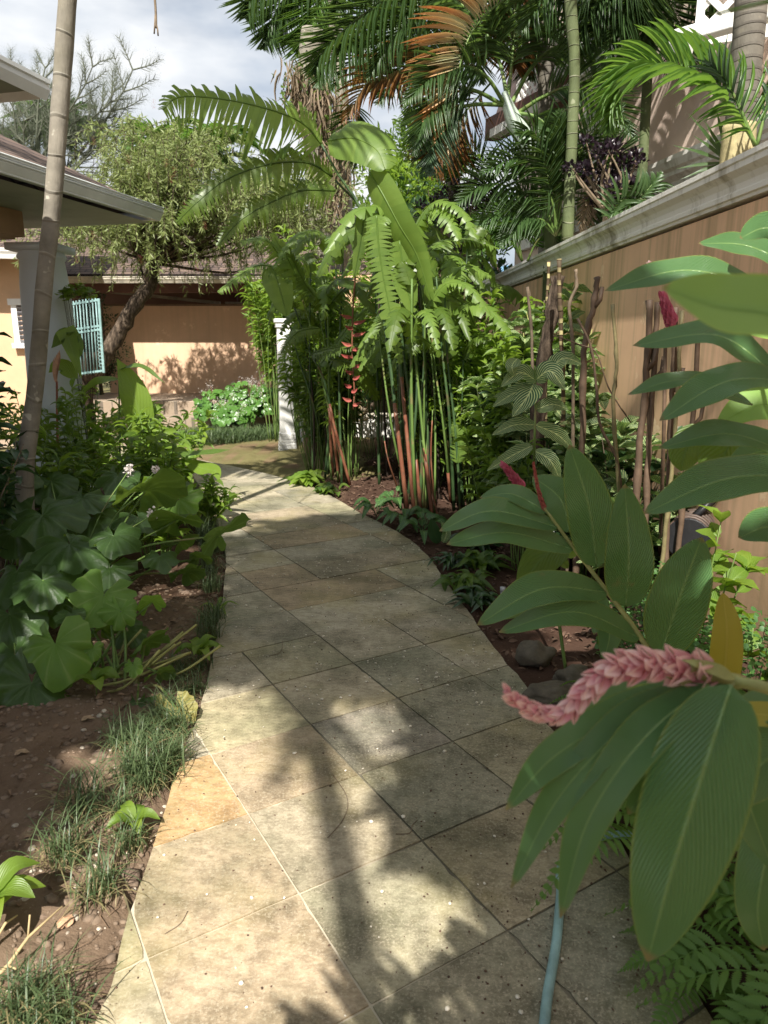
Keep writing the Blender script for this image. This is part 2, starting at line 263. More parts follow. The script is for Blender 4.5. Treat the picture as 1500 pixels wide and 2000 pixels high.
# ---------------------------------------------------------------- object helpers
def tag(o,label=None,cat=None,group=None,kind=None):
    if label: o['label']=label
    if cat: o['category']=cat
    if group: o['group']=group
    if kind: o['kind']=kind
    return o
def thing(name,label,cat,loc=(0,0,0),group=None):
    o=bpy.data.objects.new(name,None); COL.objects.link(o); o.location=Vector([float(x) for x in loc]); o.empty_display_size=.1
    return tag(o,label,cat,group)
class MB:
    def __init__(s): s.v=[];s.q=[];s.t=[];s.uv=[];s.qm=[];s.tm=[];s.n=0;s.vc=[]
    def add(s,V,Q=None,T=None,UV=None,m=0,vc=None):
        V=np.asarray(V,float).reshape(-1,3); s.v.append(V); k=len(V)
        s.uv.append(np.zeros((k,2)) if UV is None else np.asarray(UV,float)); s.vc.append(np.tile(np.array(vc if vc is not None else (1,1,1)),(k,1)) if vc is None or np.ndim(vc)==1 else np.asarray(vc))
        if Q is not None and len(Q): Q=np.asarray(Q,int).reshape(-1,4); s.q.append(Q+s.n); s.qm.append(np.full(len(Q),m))
        if T is not None and len(T): T=np.asarray(T,int).reshape(-1,3); s.t.append(T+s.n); s.tm.append(np.full(len(T),m))
        s.n+=k
    def inst(s,tpl,R,O,m=0):
        """tpl=(V,Q,UV); R (N,3,3) columns are the axes; O (N,3)"""
        V,Q,UV=tpl; R=np.asarray(R,float).reshape(-1,3,3); O=np.asarray(O,float).reshape(-1,3); N=len(O); k=len(V)
        if N==0: return
        W=np.einsum('nij,kj->nki',R,V)+O[:,None,:]
        QQ=(Q[None]+(np.arange(N)*k)[:,None,None]).reshape(-1,4)
        s.add(W.reshape(-1,3),QQ,None,np.tile(UV,(N,1)),m)
    def box(s,c,size,rotz=0,m=0,R=None,uvs=None):
        sx,sy,sz=[x/2 for x in size]
        V=np.array([(x,y,z) for z in (-sz,sz) for x,y in ((-sx,-sy),(sx,-sy),(sx,sy),(-sx,sy))])
        if R is None:
            cz,sn=math.cos(rotz),math.sin(rotz); R=np.array([[cz,-sn,0],[sn,cz,0],[0,0,1]])
        s.add(V@np.asarray(R).T+np.asarray(c,float),[(0,3,2,1),(4,5,6,7),(0,1,5,4),(1,2,6,5),(2,3,7,6),(3,0,4,7)],None,None,m)
    def bar(s,a,b,w,h,m=0,up=(0,0,1)):
        a=np.asarray(a,float);b=np.asarray(b,float);d=b-a;l=np.linalg.norm(d);y=d/l;x=np.cross(y,up);x/=max(np.linalg.norm(x),1e-9);z=np.cross(x,y)
        s.box((a+b)/2,(w,l,h),m=m,R=np.stack([x,y,z],1))
    def tube(s,pts,r,n=8,m=0,cap=True,vscale=None):
        pts=np.asarray(pts,float); k=len(pts); r=np.full(k,r,float) if np.ndim(r)==0 else np.asarray(r,float)
        T=np.gradient(pts,axis=0); T/=np.maximum(np.linalg.norm(T,axis=1),1e-9)[:,None]
        x=np.cross(T[0],(0,0,1)); 
        if np.linalg.norm(x)<1e-3: x=np.array((1.,0,0))
        x/=np.linalg.norm(x); V=[];UV=[]; a=np.linspace(0,2*math.pi,n,endpoint=False)
        L_=np.concatenate([[0],np.cumsum(np.linalg.norm(np.diff(pts,axis=0),axis=1))]); L_=L_*(vscale or 1)
        for i in range(k):
            x=x-T[i]*np.dot(x,T[i]); x/=max(np.linalg.norm(x),1e-9); y=np.cross(T[i],x)
            V.append(pts[i]+r[i]*(np.cos(a)[:,None]*x+np.sin(a)[:,None]*y)); UV.append(np.stack([a/(2*math.pi),np.full(n,L_[i])],1))
        Q=[(i*n+j,i*n+(j+1)%n,(i+1)*n+(j+1)%n,(i+1)*n+j) for i in range(k-1) for j in range(n)]
        V=np.concatenate(V);UV=np.concatenate(UV);Tt=[]
        if cap:
            V=np.concatenate([V,[pts[0],pts[-1]]]);UV=np.concatenate([UV,[UV[0],UV[-1]]])
            Tt=[(k*n,(j+1)%n,j) for j in range(n)]+[(k*n+1,(k-1)*n+j,(k-1)*n+(j+1)%n) for j in range(n)]
        s.add(V,Q,Tt,UV,m)
    def build(s,name,mats,parent=None,loc=None,smooth=True,vcname=None):
        V=np.concatenate(s.v) if s.v else np.zeros((0,3)); off=np.array(loc if loc is not None else (parent.location if parent is not None and loc is None else (0,0,0)),float)
        if parent is not None:
            p=parent
            off=np.zeros(3)
            while p is not None: off=off+np.array(p.location); p=p.parent
        V=V-off
        me=bpy.data.meshes.new(name); q=np.concatenate(s.q) if s.q else np.zeros((0,4),int); t=np.concatenate(s.t) if s.t else np.zeros((0,3),int)
        me.vertices.add(len(V)); me.vertices.foreach_set('co',V.astype(np.float32).ravel())
        li=np.concatenate([q.ravel(),t.ravel()]).astype(np.int32); me.loops.add(len(li)); me.loops.foreach_set('vertex_index',li)
        ls=np.concatenate([np.arange(len(q))*4,len(q)*4+np.arange(len(t))*3]).astype(np.int32); me.polygons.add(len(ls)); me.polygons.foreach_set('loop_start',ls)
        mi=np.concatenate((s.qm or [np.zeros(0,int)])+(s.tm or [np.zeros(0,int)])).astype(np.int32)
        if len(mi)==len(ls): me.polygons.foreach_set('material_index',mi)
        me.polygons.foreach_set('use_smooth',np.full(len(ls),smooth))
        uvl=me.uv_layers.new(name='UVMap'); UV=np.concatenate(s.uv); uvl.data.foreach_set('uv',UV[li].astype(np.float32).ravel())
        if vcname:
            at=me.color_attributes.new(vcname,'FLOAT_COLOR','CORNER'); C=np.concatenate(s.vc)[li]; at.data.foreach_set('color',np.concatenate([C,np.ones((len(C),1))],1).astype(np.float32).ravel())
        for m_ in (mats if isinstance(mats,(list,tuple)) else [mats]): me.materials.append(m_)
        me.update(calc_edges=True)
        o=bpy.data.objects.new(name,me); COL.objects.link(o)
        if parent is not None: o.parent=parent
        else: o.location=Vector(off)
        return o
def nrm(a): a=np.asarray(a,float); return a/np.maximum(np.linalg.norm(a,axis=-1,keepdims=True),1e-9)
def frames(D,U,sx,sy,sz=None):
    D=nrm(D); X=nrm(np.cross(D,U)); Z=np.cross(X,D); sz=sy if sz is None else sz
    N=len(D); sx=np.broadcast_to(sx,N)[:,None]; sy=np.broadcast_to(sy,N)[:,None]; sz=np.broadcast_to(sz,N)[:,None]
    return np.stack([X*sx,D*sy,Z*sz],2)
def rnddir(n,zmin=-1.,zmax=1.):
    z=RS.uniform(zmin,zmax,n); a=RS.uniform(0,2*math.pi,n); r=np.sqrt(1-z*z); return np.stack([r*np.cos(a),r*np.sin(a),z],1)
def prof(kind,s):
    s=np.asarray(s,float)
    if kind=='ginger': a,b=.5,.72
    elif kind=='lance': a,b=.7,1.1
    elif kind=='ovate': a,b=.5,.9
    elif kind=='strap': a,b=.25,.6
    elif kind=='round': a,b=.5,.5
    else: a,b=.6,.8
    m=a/(a+b); k=(m**a)*((1-m)**b); return (np.clip(s,0,1)**a)*(np.clip(1-s,0,1)**b)/k
def tpl(kind='lance',nl=6,nc=2,bend=.5,fold=.25,wave=0.,serr=0.):
    """unit leaf: length 1 along +Y, half width 1 along X (scaled by sx), top is +Z"""
    S=np.linspace(0,1,nl+1); W=prof(kind,S); W=np.maximum(W,.02)
    if serr: W=W*(1-serr*(np.arange(nl+1)%2))
    th=-bend*S*1.0+bend*.35; y=np.concatenate([[0],np.cumsum(np.cos(th[:-1]))])/nl; z=np.concatenate([[0],np.cumsum(np.sin(th[:-1]))])/nl
    V=[];UV=[]; cs=np.linspace(-1,1,nc+1)
    for i in range(nl+1):
        for c in cs:
            V.append((c*W[i],y[i],z[i]+abs(c)*W[i]*fold*.2+wave*abs(c)*math.sin(i*2.1+(c>0)*1.3)*.05)); UV.append(((c+1)/2,S[i]))
    k=nc+1; Q=[(i*k+j,i*k+j+1,(i+1)*k+j+1,(i+1)*k+j) for i in range(nl) for j in range(nc)]
    return np.array(V),np.array(Q),np.array(UV)
T_LANCE=tpl('lance',5,2,.7,.5); T_OV=tpl('ovate',6,2,.8,.6,.6); T_THIN=tpl('lance',2,1,.3); T_STRIP=tpl('strap',5,2,.9,.3); T_STRIPD=tpl('lance',6,2,1.6,.4)
T_LEAFLET=tpl('lance',5,2,.9,.4); T_GRASS=tpl('strap',5,1,1.9); T_FERN=tpl('lance',22,2,.5,.2,0,.45); T_ROUND=tpl('round',4,2,.4); T_NEEDLE=tpl('lance',1,1,0)
def bez(pts,n):
    pts=np.asarray(pts,float)
    if len(pts)==2: return pts[0]+(pts[1]-pts[0])*np.linspace(0,1,n)[:,None]
    k=len(pts); seg=np.linspace(0,k-1,n); out=[]
    for s in seg:                                   # catmull-rom
        i=min(int(s),k-2); t=s-i; p1,p2=pts[i],pts[i+1]; p0=pts[i-1] if i>0 else 2*p1-p2; p3=pts[i+2] if i+2<k else 2*p2-p1
        out.append(.5*((2*p1)+(-p0+p2)*t+(2*p0-5*p1+4*p2-p3)*t*t+(-p0+3*p1-3*p2+p3)*t**3))
    return np.array(out)
def blade(mb,pts,hw,normal,kind='ginger',nl=22,nc=8,fold=.18,wave=.02,m=0,curl=0.,cut=0):
    """a broad leaf along pts; hw half width (m); normal ~ the side its upper face looks to"""
    C=bez(pts,nl+1); T=nrm(np.gradient(C,axis=0)); S=np.linspace(0,1,nl+1); W=np.maximum(prof(kind,S)*hw,.0008)
    N0=np.asarray(normal,float); X=nrm(np.cross(T,N0)); Z=np.cross(X,T); V=[];UV=[]; cs=np.linspace(-1,1,nc+1); L_=np.sum(np.linalg.norm(np.diff(C,axis=0),axis=1)); ph=random.random()*9
    for i in range(nl+1):
        for c in cs:
            a=abs(c); off=W[i]*(fold*a-curl*a*a)+wave*L_*a*a*math.sin(S[i]*13+ph+(2.1 if c>0 else 0))*math.sin(math.pi*S[i])*.35
            V.append(C[i]+X[i]*c*W[i]+Z[i]*off); UV.append(((c+1)/2,S[i]))
    k=nc+1; Q=[(i*k+j,i*k+j+1,(i+1)*k+j+1,(i+1)*k+j) for i in range(nl) for j in range(nc)]
    mb.add(V,Q,None,UV,m)
    mb.tube(C[:-1]-Z[:-1]*.0012,np.linspace(.014,.003,nl)*min(1,hw/.04)*.14+.0006,5,m); mb.uv[-1][:,0]=.5
def splitleaf(mb,pts,hw,normal,split=.6,n=26,lean=.35,droop=.5,m=0,rib=.009,mr=None,wu=1.,wd=1.):
    """banana-like leaf whose blade is torn into strips"""
    C=bez(pts,n+1); T=nrm(np.gradient(C,axis=0)); X=nrm(np.cross(T,np.asarray(normal,float))); Z=np.cross(X,T); S=np.linspace(0,1,n+1); W=prof('strap',S*.96+.02)*hw
    for side in (-1,1):
        torn=[random.random()<split for _ in range(n+2)]; W=prof('strap',S*.96+.02)*hw*(wu if side>0 else wd)
        for i in range(n):
            rd=random.uniform(.5,1.5)*droop; lt=random.uniform(-.1,.1) if torn[i] else 0
            ks=4; V=[];UV=[]
            for k in range(ks+1):
                f=k/ks
                for e,(ii,tn) in enumerate(((i,torn[i]),(i+1,torn[i+1]))):
                    pin=(.5-e)*(T[ii]*np.linalg.norm(C[i+1]-C[i]))*(max(0,f-.2)/.8)**1.3*(.95 if torn[i+e] else 0)
                    d=X[ii]*side*f*W[ii]+T[ii]*W[ii]*f*(lean+lt)-Z[ii]*W[ii]*f*f*(rd if (torn[i] or torn[i+1]) else droop)*.6+Z[ii]*W[ii]*.12*f
                    if torn[i] or torn[i+1]: d=d-np.array((0,0,1))*W[ii]*f*f*.25*rd
                    V.append(C[ii]+d+pin); UV.append((.5+side*.5*f,S[ii]))
            Q=[(2*k,2*k+1,2*k+3,2*k+2) for k in range(ks)]
            mb.add(V,Q,None,UV,m)
    mb.tube(C,np.linspace(rib,rib*.3,n+1),6,mr if mr is not None else m)
def roundleaf(mb,c,r,normal,tipdir,m=0,lob=.12,gap=.12,droop=.25,n=36,rings=5,seed=0):
    Z=nrm(normal); Y=np.asarray(tipdir,float); Y=nrm(Y-Z*np.dot(Y,Z)); X=np.cross(Y,Z); V=[];UV=[]; rr=random.Random(seed)
    p1,p2,p3=rr.uniform(0,6),rr.uniform(0,6),rr.uniform(0,6); asym=rr.uniform(-.3,.3); tipf=rr.uniform(.08,.5); lob=lob*rr.uniform(.4,1.5); asp=rr.uniform(.8,1.1)
    for j in range(n+1):
        f=j/n; a=-math.pi+2*math.pi*(gap*.5+f*(1-gap)); ang=a        # 0 = tip direction
        R=r*(.86+tipf*math.exp(-(ang/.5)**2)+lob*abs(math.sin(f*math.pi*4.5))*.8-.10*(abs(ang)/math.pi)**3+asym*math.sin(ang)*.5+.05*math.sin(ang*3+p1)+.045*rr.uniform(-1,1)-(.22 if rr.random()<.05 else 0))
        for k in range(rings+1):
            q=k/rings; x=math.sin(ang)*R*q*asp; y=math.cos(ang)*R*q
            z=-droop*r*q*q*(.6+.5*math.sin(ang+p2)+.3*math.sin(2*ang+p3))+.055*r*q*math.cos(f*math.pi*18)+.05*r*math.sin(7*q+p1)*q+.09*r*q**3*math.sin(ang*5+p3)+.05*r*q**3*math.sin(ang*11+p1)+.16*r*(1-q)**2*q*3
            V.append(np.asarray(c)+X*x+Y*y+Z*z); UV.append((f,q))
    k=rings+1; Q=[(j*k+i,(j+1)*k+i,(j+1)*k+i+1,j*k+i+1) for j in range(n) for i in range(rings)]
    mb.add(V,Q,None,UV,m)
def frond(mb,pts,ll,hw=.012,normal=(0,0,1),n=58,m=0,mr=1,a0=70,a1=28,droop=.35,start=.12,rr=.014,T_=None,rnd=.12,sides=(-1,1),endlen=.35):
    """pinnate palm frond along pts with leaflets of length ll"""
    C=bez(pts,n+1); T=nrm(np.gradient(C,axis=0)); N0=np.asarray(normal,float); X=nrm(np.cross(T,N0)); Z=np.cross(X,T)
    mb.tube(C,np.linspace(rr,rr*.25,n+1),6,mr)
    i0=int(start*n); S=np.linspace(0,1,n+1)
    for side in sides:
        idx=np.arange(i0,n+1); s=S[idx]; a=np.radians(a0+(a1-a0)*s+RS.normal(0,4,len(idx)))
        D=T[idx]*np.cos(a)[:,None]+X[idx]*side*np.sin(a)[:,None]+Z[idx]*.22; D=D-np.array((0,0,1))*droop*RS.uniform(.6,1.4,len(idx))[:,None]+RS.normal(0,rnd*.5,(len(idx),3))
        l=ll*(np.sin(np.pi*np.clip((s-start)/(1-start)*.8+.16,0,1))**.6)*(1-(1-endlen)*s**4)*RS.uniform(.9,1.08,len(idx))
        N=nrm(Z[idx]+X[idx]*(-side)*.5)
        mb.inst(T_ or T_LEAFLET,frames(D,N,hw,l),C[idx],m)
def rvec(): return np.array([random.gauss(0,1) for _ in range(3)])
# generic leafy plant: several stems with leaves spread along them
def shrub(name,label,cat,base,h,r,nst,nlf,ll,lw,lm,sm=M_STEM,group=None,tp=None,lo=.25,srad=.006,lean=None,up=.25,whorl=1,tips=False,bow=.25):
    base=np.asarray(base,float); t=thing(name,label,cat,base,group); ms=MB(); ml=MB(); tp=tp or T_LANCE
    for i in range(nst):
        a=random.uniform(0,6.283); rr=r*math.sqrt(random.random()); hh=h*random.uniform(.6,1.0)*(1-.25*rr/max(r,1e-3))
        top=base+np.array((math.cos(a)*rr,math.sin(a)*rr,hh))+(np.asarray(lean)*hh/h if lean is not None else 0)
        b0=base+np.array((math.cos(a)*rr*.25,math.sin(a)*rr*.25,-.02)); mid=(b0+top)/2+np.array((-math.cos(a),-math.sin(a),0))*rr*bow+rvec()*.02*h
        pts=bez([b0,mid,top],9); ms.tube(pts,np.linspace(srad,srad*.4,9),5)
        k=max(2,nlf//nst); s=np.sort(np.random.RandomState(random.randrange(9999)).uniform(lo,1,k))**.8
        if tips: s=1-(1-s)*.35
        idx=np.clip(s*8,0,7.99); i0=idx.astype(int); f=(idx-i0)[:,None]; O=pts[i0]*(1-f)+pts[i0+1]*f
        if whorl>1: O=np.repeat(O,whorl,0)[:k*whorl]
        D=rnddir(len(O),-.35,.5)+np.array((0,0,up)); l=ll*RS.uniform(.6,1.1,len(O))
        ml.inst(tp,frames(D,np.array((0,0,1.))+RS.normal(0,.35,(len(O),3)),lw*l/ll*.5,l),O)
    ms.build('stems',sm,t); ml.build('foliage',lm,t); return t

# ================================================================ GROUND, PATH, LAWN, STEPS
LEFT=[(190,2000),(250,1800),(310,1620),(350,1500),(385,1400),(410,1310),(425,1220),(440,1130),(440,1080),(430,1040),(415,1000),(395,960),(370,925),(318,906)]
RIGHT=[(1390,2000),(1240,1700),(1150,1520),(1060,1400),(1030,1340),(985,1290),(940,1230),(880,1150),(830,1080),(770,1035),(700,1000),(620,955),(540,930),(460,912),(392,898),(318,880)]
PL=[G(*q)[:2] for q in LEFT]; PR=[G(*q)[:2] for q in RIGHT]
PL=[np.array((-.56,-3.5)),np.array((-.58,-.5)),np.array((-.61,.6))]+PL+[np.array((-4.4,10.0)),np.array((-6.5,10.7))]
PR=[np.array((1.1,-3.5)),np.array((.95,-.5)),np.array((.86,.6))]+PR+[np.array((-4.0,11.1)),np.array((-6.3,12.0))]
def smooth2(p,n): 
    q=bez([np.array((a[0],a[1],0)) for a in p],n)
    return [(x[0]+.012*mnoise.noise(Vector((x[0]*6,x[1]*6,0)))+.005*mnoise.noise(Vector((x[0]*31,x[1]*31,4))),x[1]) for x in q]
PATH=smooth2(PL,90)+smooth2(PR,100)[::-1]
def clip_half(poly,nx,ny,d):            # keep nx*x+ny*y<=d
    out=[]
    for i in range(len(poly)):
        a,b=poly[i],poly[(i+1)%len(poly)]; da=nx*a[0]+ny*a[1]-d; db=nx*b[0]+ny*b[1]-d
        if da<=0: out.append(a)
        if (da<0)!=(db<0) and abs(da-db)>1e-12:
            t=da/(da-db); out.append((a[0]+(b[0]-a[0])*t,a[1]+(b[1]-a[1])*t))
    return out
PA=np.array(PATH)
def sdist(X,Y):
    """signed distance to the path outline (negative inside)"""
    X=X.ravel();Y=Y.ravel(); D=np.full(X.shape,1e9); ins=np.zeros(X.shape,bool); A=PA; B=np.roll(PA,-1,0)
    for (ax,ay),(bx,by) in zip(A,B):
        dx,dy=bx-ax,by-ay; t=np.clip(((X-ax)*dx+(Y-ay)*dy)/(dx*dx+dy*dy+1e-12),0,1); D=np.minimum(D,np.hypot(X-ax-t*dx,Y-ay-t*dy))
        c=((ay>Y)!=(by>Y))&(X<(bx-ax)*(Y-ay)/(by-ay+1e-12)+ax); ins^=c
    return np.where(ins,-D,D)
E1=np.array((.856,.517)); E2=np.array((-.517,.856))
slabs=MB(); gap=.0026
rr=random.Random(5)
def slabpoly(u0,u1,v0,v1,col,z):
    p=PATH
    for n_,d_ in ((E1,u1-gap),(-E1,-(u0+gap)),(E2,v1-gap),(-E2,-(v0+gap))): 
        p=clip_half(p,n_[0],n_[1],d_)
        if len(p)<3: return
    q=[p[0]]
    for a in p[1:]:
        if math.hypot(a[0]-q[-1][0],a[1]-q[-1][1])>.004: q.append(a)
    if len(q)<3: return
    rs=[]
    for i in range(len(q)):                    # worn, slightly chipped edges
        a,b=q[i],q[(i+1)%len(q)]; L_=math.hypot(b[0]-a[0],b[1]-a[1]); k=max(1,int(L_/.03))
        for j in range(k):
            f=j/k; x=a[0]+(b[0]-a[0])*f; y=a[1]+(b[1]-a[1])*f; w_=.0022 if j else .003
            cx_,cy_=(E1*(u0+u1)/2+E2*(v0+v1)/2); d_=math.hypot(x-cx_,y-cy_)+1e-6; s_=-abs(mnoise.noise(Vector((x*38,y*38,u0*7+v0))))*w_*2-(.006 if rr.random()<.03 else 0)
            rs.append((x+(x-cx_)/d_*s_,y+(y-cy_)/d_*s_))
    q=rs
    ar=sum(q[i][0]*q[(i+1)%len(q)][1]-q[(i+1)%len(q)][0]*q[i][1] for i in range(len(q)))/2
    if abs(ar)<.0006: return
    if ar<0: q=q[::-1]
    import mathutils
    n=len(q); tr=mathutils.geometry.tessellate_polygon([[Vector((a[0],a[1],0)) for a in q]])
    V=[(a[0],a[1],z) for a in q]+[(a[0],a[1],-.05) for a in q]
    T=[]
    for t_ in tr:
        a,b,c=t_; cr=(q[b][0]-q[a][0])*(q[c][1]-q[a][1])-(q[b][1]-q[a][1])*(q[c][0]-q[a][0]); T.append((a,b,c) if cr>0 else (a,c,b))
    Q=[(i,i+n,(i+1)%n+n,(i+1)%n) for i in range(n)]
    slabs.add(V,Q,T,None,0,vc=col)
BASEC=[(.52,.44,.30),(.55,.47,.33),(.47,.40,.28),(.43,.38,.28),(.50,.39,.26),(.50,.43,.27)]
done=set(); rr=random.Random(5)
for r_ in range(-14,45):
    c_=-16; v0=1.145+.4*(r_-1)
    while c_<40:
        u0=.24+.415*(c_-1); wd=1; near=(-1<=r_-1<=4 and -1<=c_-1<=5)
        if not near and rr.random()<.28: wd=2
        if r_-1==1 and c_-1==-1: wd=1
        cx=u0+.2*wd; mid=E1*cx+E2*(v0+.2); dist=mid[1]
        c=rr.choice(BASEC); fq=rr.uniform(.9,1.06); c=[x*fq for x in c]
        if (r_-1,c_-1)==(2,0): c=(.58,.375,.19)
        elif (r_-1,c_-1)==(2,2): c=(.3,.265,.21)
        elif rr.random()<.09 and not near: c=(.5,.36,.22)
        if mid[0]>.0 and mid[1]<3.2: c=[c[0]*.72,c[1]*.76,c[2]*.74]      # right-hand slabs darkened: shade put into the colour, plus mossy dirt
        elif mid[1]>2.9: c=[c[0]*.84,c[1]*.87,c[2]*.92]  # mid-path slabs: part dirt, part painted shade
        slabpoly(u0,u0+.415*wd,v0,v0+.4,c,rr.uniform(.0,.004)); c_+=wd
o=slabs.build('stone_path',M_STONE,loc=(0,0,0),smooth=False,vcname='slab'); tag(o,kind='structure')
g=MB(); gp=[Vector((a[0],a[1],0)) for a in PATH]; import mathutils
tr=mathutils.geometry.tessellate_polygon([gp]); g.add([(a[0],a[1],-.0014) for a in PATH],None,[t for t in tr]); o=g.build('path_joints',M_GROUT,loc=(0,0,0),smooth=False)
tag(o,kind='structure')
# terrain
def smst(x,a,b): t=np.clip((x-a)/(b-a),0,1); return t*t*(3-2*t)
def ground_h(X,Y,D):
    sh=X.shape; n=np.array([mnoise.fractal(Vector((x*1.6,y*1.6,.3)),.9,2.,4) for x,y in zip(X.ravel(),Y.ravel())]).reshape(sh)
    n2=np.array([mnoise.noise(Vector((x*9,y*9,3.3))) for x,y in zip(X.ravel(),Y.ravel())]).reshape(sh)
    h=-.05+smst(D,-.03,.05)*(.03+.0*n)+smst(D,.03,.3)*(.018+.035*n+.028*n2)
    h=h+smst(D,.2,1.6)*np.where(X<0,.07,.05)
    return h
def terrain(name,xs,ys,colf):
    X,Y=np.meshgrid(xs,ys); D=sdist(X,Y).reshape(X.shape); H=ground_h(X,Y,D); nx,ny=len(xs),len(ys)
    V=np.stack([X.ravel(),Y.ravel(),H.ravel()],1); i=np.arange(nx*ny).reshape(ny,nx)
    Q=np.stack([i[:-1,:-1].ravel(),i[:-1,1:].ravel(),i[1:,1:].ravel(),i[1:,:-1].ravel()],1)
    m=MB(); m.add(V,Q,None,None,0,vc=colf(X.ravel(),Y.ravel(),D.ravel())); return m
def gcol(X,Y,D):
    left=np.array((.235,.168,.115)); mulch=np.array((.085,.05,.035)); lawn=np.array((.2,.18,.08)); C=np.tile(left,(len(X),1))
    C[(X>-.4)]=mulch; C[(X<=-.4)&(Y>4)]=np.array((.12,.075,.05))
    n=np.array([mnoise.noise(Vector((x*3,y*3,1))) for x,y in zip(X,Y)])
    lm=(Y>7.4+.25*n+np.where(X>-1.1,.45,0))&(X<-.1+.4*n); C[lm]=lawn; C=np.where((lm&(n>.25))[:,None],np.array((.24,.17,.1)),C); return C
xs=np.concatenate([[-400,-120,-40,-15,-9],np.arange(-6,-2.6,.12),np.arange(-2.6,2.2,.03),[2.4,3,5,9,15,40,120,400]])
ys=np.concatenate([[-400,-100,-20,-8,-4,-2,-1,0,.5],np.arange(.8,4.2,.03),np.arange(4.2,9,.06),np.arange(9,18,.4),[20,30,60,150,400]])
o=terrain('ground',xs,ys,gcol).build('ground',M_SOIL,loc=(0,0,0),vcname='ground'); tag(o,kind='structure')
def gz(x,y):
    D=float(sdist(np.array([x]),np.array([y]))[0])
    return float(ground_h(np.array([x]),np.array([y]),np.array([D]))[0]),D
# loose soil crumbs and stones in the left bed, seeds on the path
def lump(n=1,seed=0):
    r=random.Random(seed); V=[];k=7
    for i in range(5):
        ph=math.pi*i/4
        for j in range(k): a=2*math.pi*j/k; f=1+.3*(r.random()-.5); V.append((math.sin(ph)*math.cos(a)*f,math.sin(ph)*math.sin(a)*f,math.cos(ph)*.7*f))
    Q=[(i*k+j,(i+1)*k+j,(i+1)*k+(j+1)%k,i*k+(j+1)%k) for i in range(4) for j in range(k)]
    return np.array(V),np.array(Q),np.zeros((len(V),2))
T_LUMP=[lump(seed=i) for i in range(3)]
def scatter(name,n,x0,x1,y0,y1,smin,smax,matl,cond,zoff=0,pw=3):
    m=MB(); X=RS.uniform(x0,x1,n);Y=y0+(y1-y0)*RS.uniform(0,1,n)**1.4; D=sdist(X,Y); k=cond(X,Y,D); X,Y,D=X[k],Y[k],D[k]
    Z=np.where(D<0,.004,ground_h(X,Y,D))+zoff
    s=smin+(smax-smin)*RS.uniform(0,1,len(X))**pw
    for i in range(3):
        q=np.arange(len(X))%3==i; N=q.sum(); a=RS.uniform(0,6.28,N); D_=np.stack([np.cos(a),np.sin(a),RS.normal(0,.2,N)],1)
        m.inst(T_LUMP[i],frames(D_,np.tile((0,0,1.),(N,1)),s[q]*RS.uniform(.6,1.3,N),s[q],s[q]*.7),np.stack([X[q],Y[q],Z[q]],1))
    o=m.build(name,matl,loc=(0,0,0)); tag(o,kind='stuff'); return o
o=scatter('soil_crumbs',9500,-2.6,-.5,.9,4.6,.0015,.02,simple('soil_crumb',(.22,.158,.11),.95,.4,30,.4),lambda X,Y,D:D>.012); tag(o,'loose brown crumbs of soil strewn over the left bed','soil crumbs')
o=scatter('soil_clods',420,-2.6,-.55,.9,4.6,.012,.04,simple('soil_clod',(.2,.14,.1),.95,.4,25,.8),lambda X,Y,D:D>.05,-.008,2); tag(o,'rounded clods of brown earth lying in the left bed','soil clods')
o=scatter('gravel',900,-2.2,-.5,.9,3.2,.003,.014,M_PEB,lambda X,Y,D:(D>.012)&(D<.5)); tag(o,'pale pinkish pebbles strewn along the soil edge of the path','gravel')
o=scatter('fallen_seeds',2400,-1.2,1.0,1.2,6.,.0028,.0075,simple('pale_seed',(.72,.66,.54),.7,.3,40,.1),lambda X,Y,D:(D<-.02)&(RS.uniform(0,1,len(X))<np.where(Y>2.7,.9,.13)*np.where(X>-.5,1,.5)),.002,2); tag(o,'tiny pale seeds dropped over the stone path','seeds')
o=scatter('dark_grit',5200,-1.0,1.1,1.2,6.,.001,.004,M_DRYD,lambda X,Y,D:(D<-.01)&(RS.uniform(0,1,len(X))<np.where(X>.1,.8,.22)+np.where(D>-.06,.6,0)),.001,2); tag(o,'dark grit and crumbs of mulch on the path slabs','grit')
m=MB(); n=5200; X=RS.uniform(-.6,1.9,n);Y=RS.uniform(3,9.5,n);D=sdist(X,Y);k=D>.01;X,Y,D=X[k],Y[k],D[k];N=len(X);Z=ground_h(X,Y,D)+.006
m.inst(T_LANCE,frames(rnddir(N,-.15,.3),np.array((0,0,1.))+RS.normal(0,.5,(N,3)),RS.uniform(.004,.012,N),RS.uniform(.02,.06,N)),np.stack([X,Y,Z],1)); 
o=m.build('leaf_litter',[M_DRYD],loc=(0,0,0)); tag(o,'dark brown leaf litter under the tall red-based stems','leaf litter',kind='stuff')
m=MB(); n=1500; X=RS.uniform(-2.4,-.5,n);Y=RS.uniform(1.2,4.6,n);D=sdist(X,Y);k=(D>.015)&(RS.uniform(0,1,n)<np.where(Y>2.4,1,.35));X,Y,D=X[k],Y[k],D[k];N=len(X);Z=ground_h(X,Y,D)+.006
m.inst(T_LANCE,frames(rnddir(N,-.15,.3),np.array((0,0,1.))+RS.normal(0,.5,(N,3)),RS.uniform(.003,.009,N),RS.uniform(.012,.045,N)),np.stack([X,Y,Z],1)); n=260; X=RS.uniform(-2.,-.55,n);Y=RS.uniform(1.2,4.,n);D=sdist(X,Y);Z=ground_h(X,Y,D)+.004
for x,y,z in zip(X,Y,Z):
    a=random.uniform(0,6.28);l=random.uniform(.03,.1); m.tube([(x,y,z),(x+l*.5*math.cos(a),y+l*.5*math.sin(a),z+.004),(x+l*math.cos(a+.3),y+l*math.sin(a+.3),z)],.0011,4)
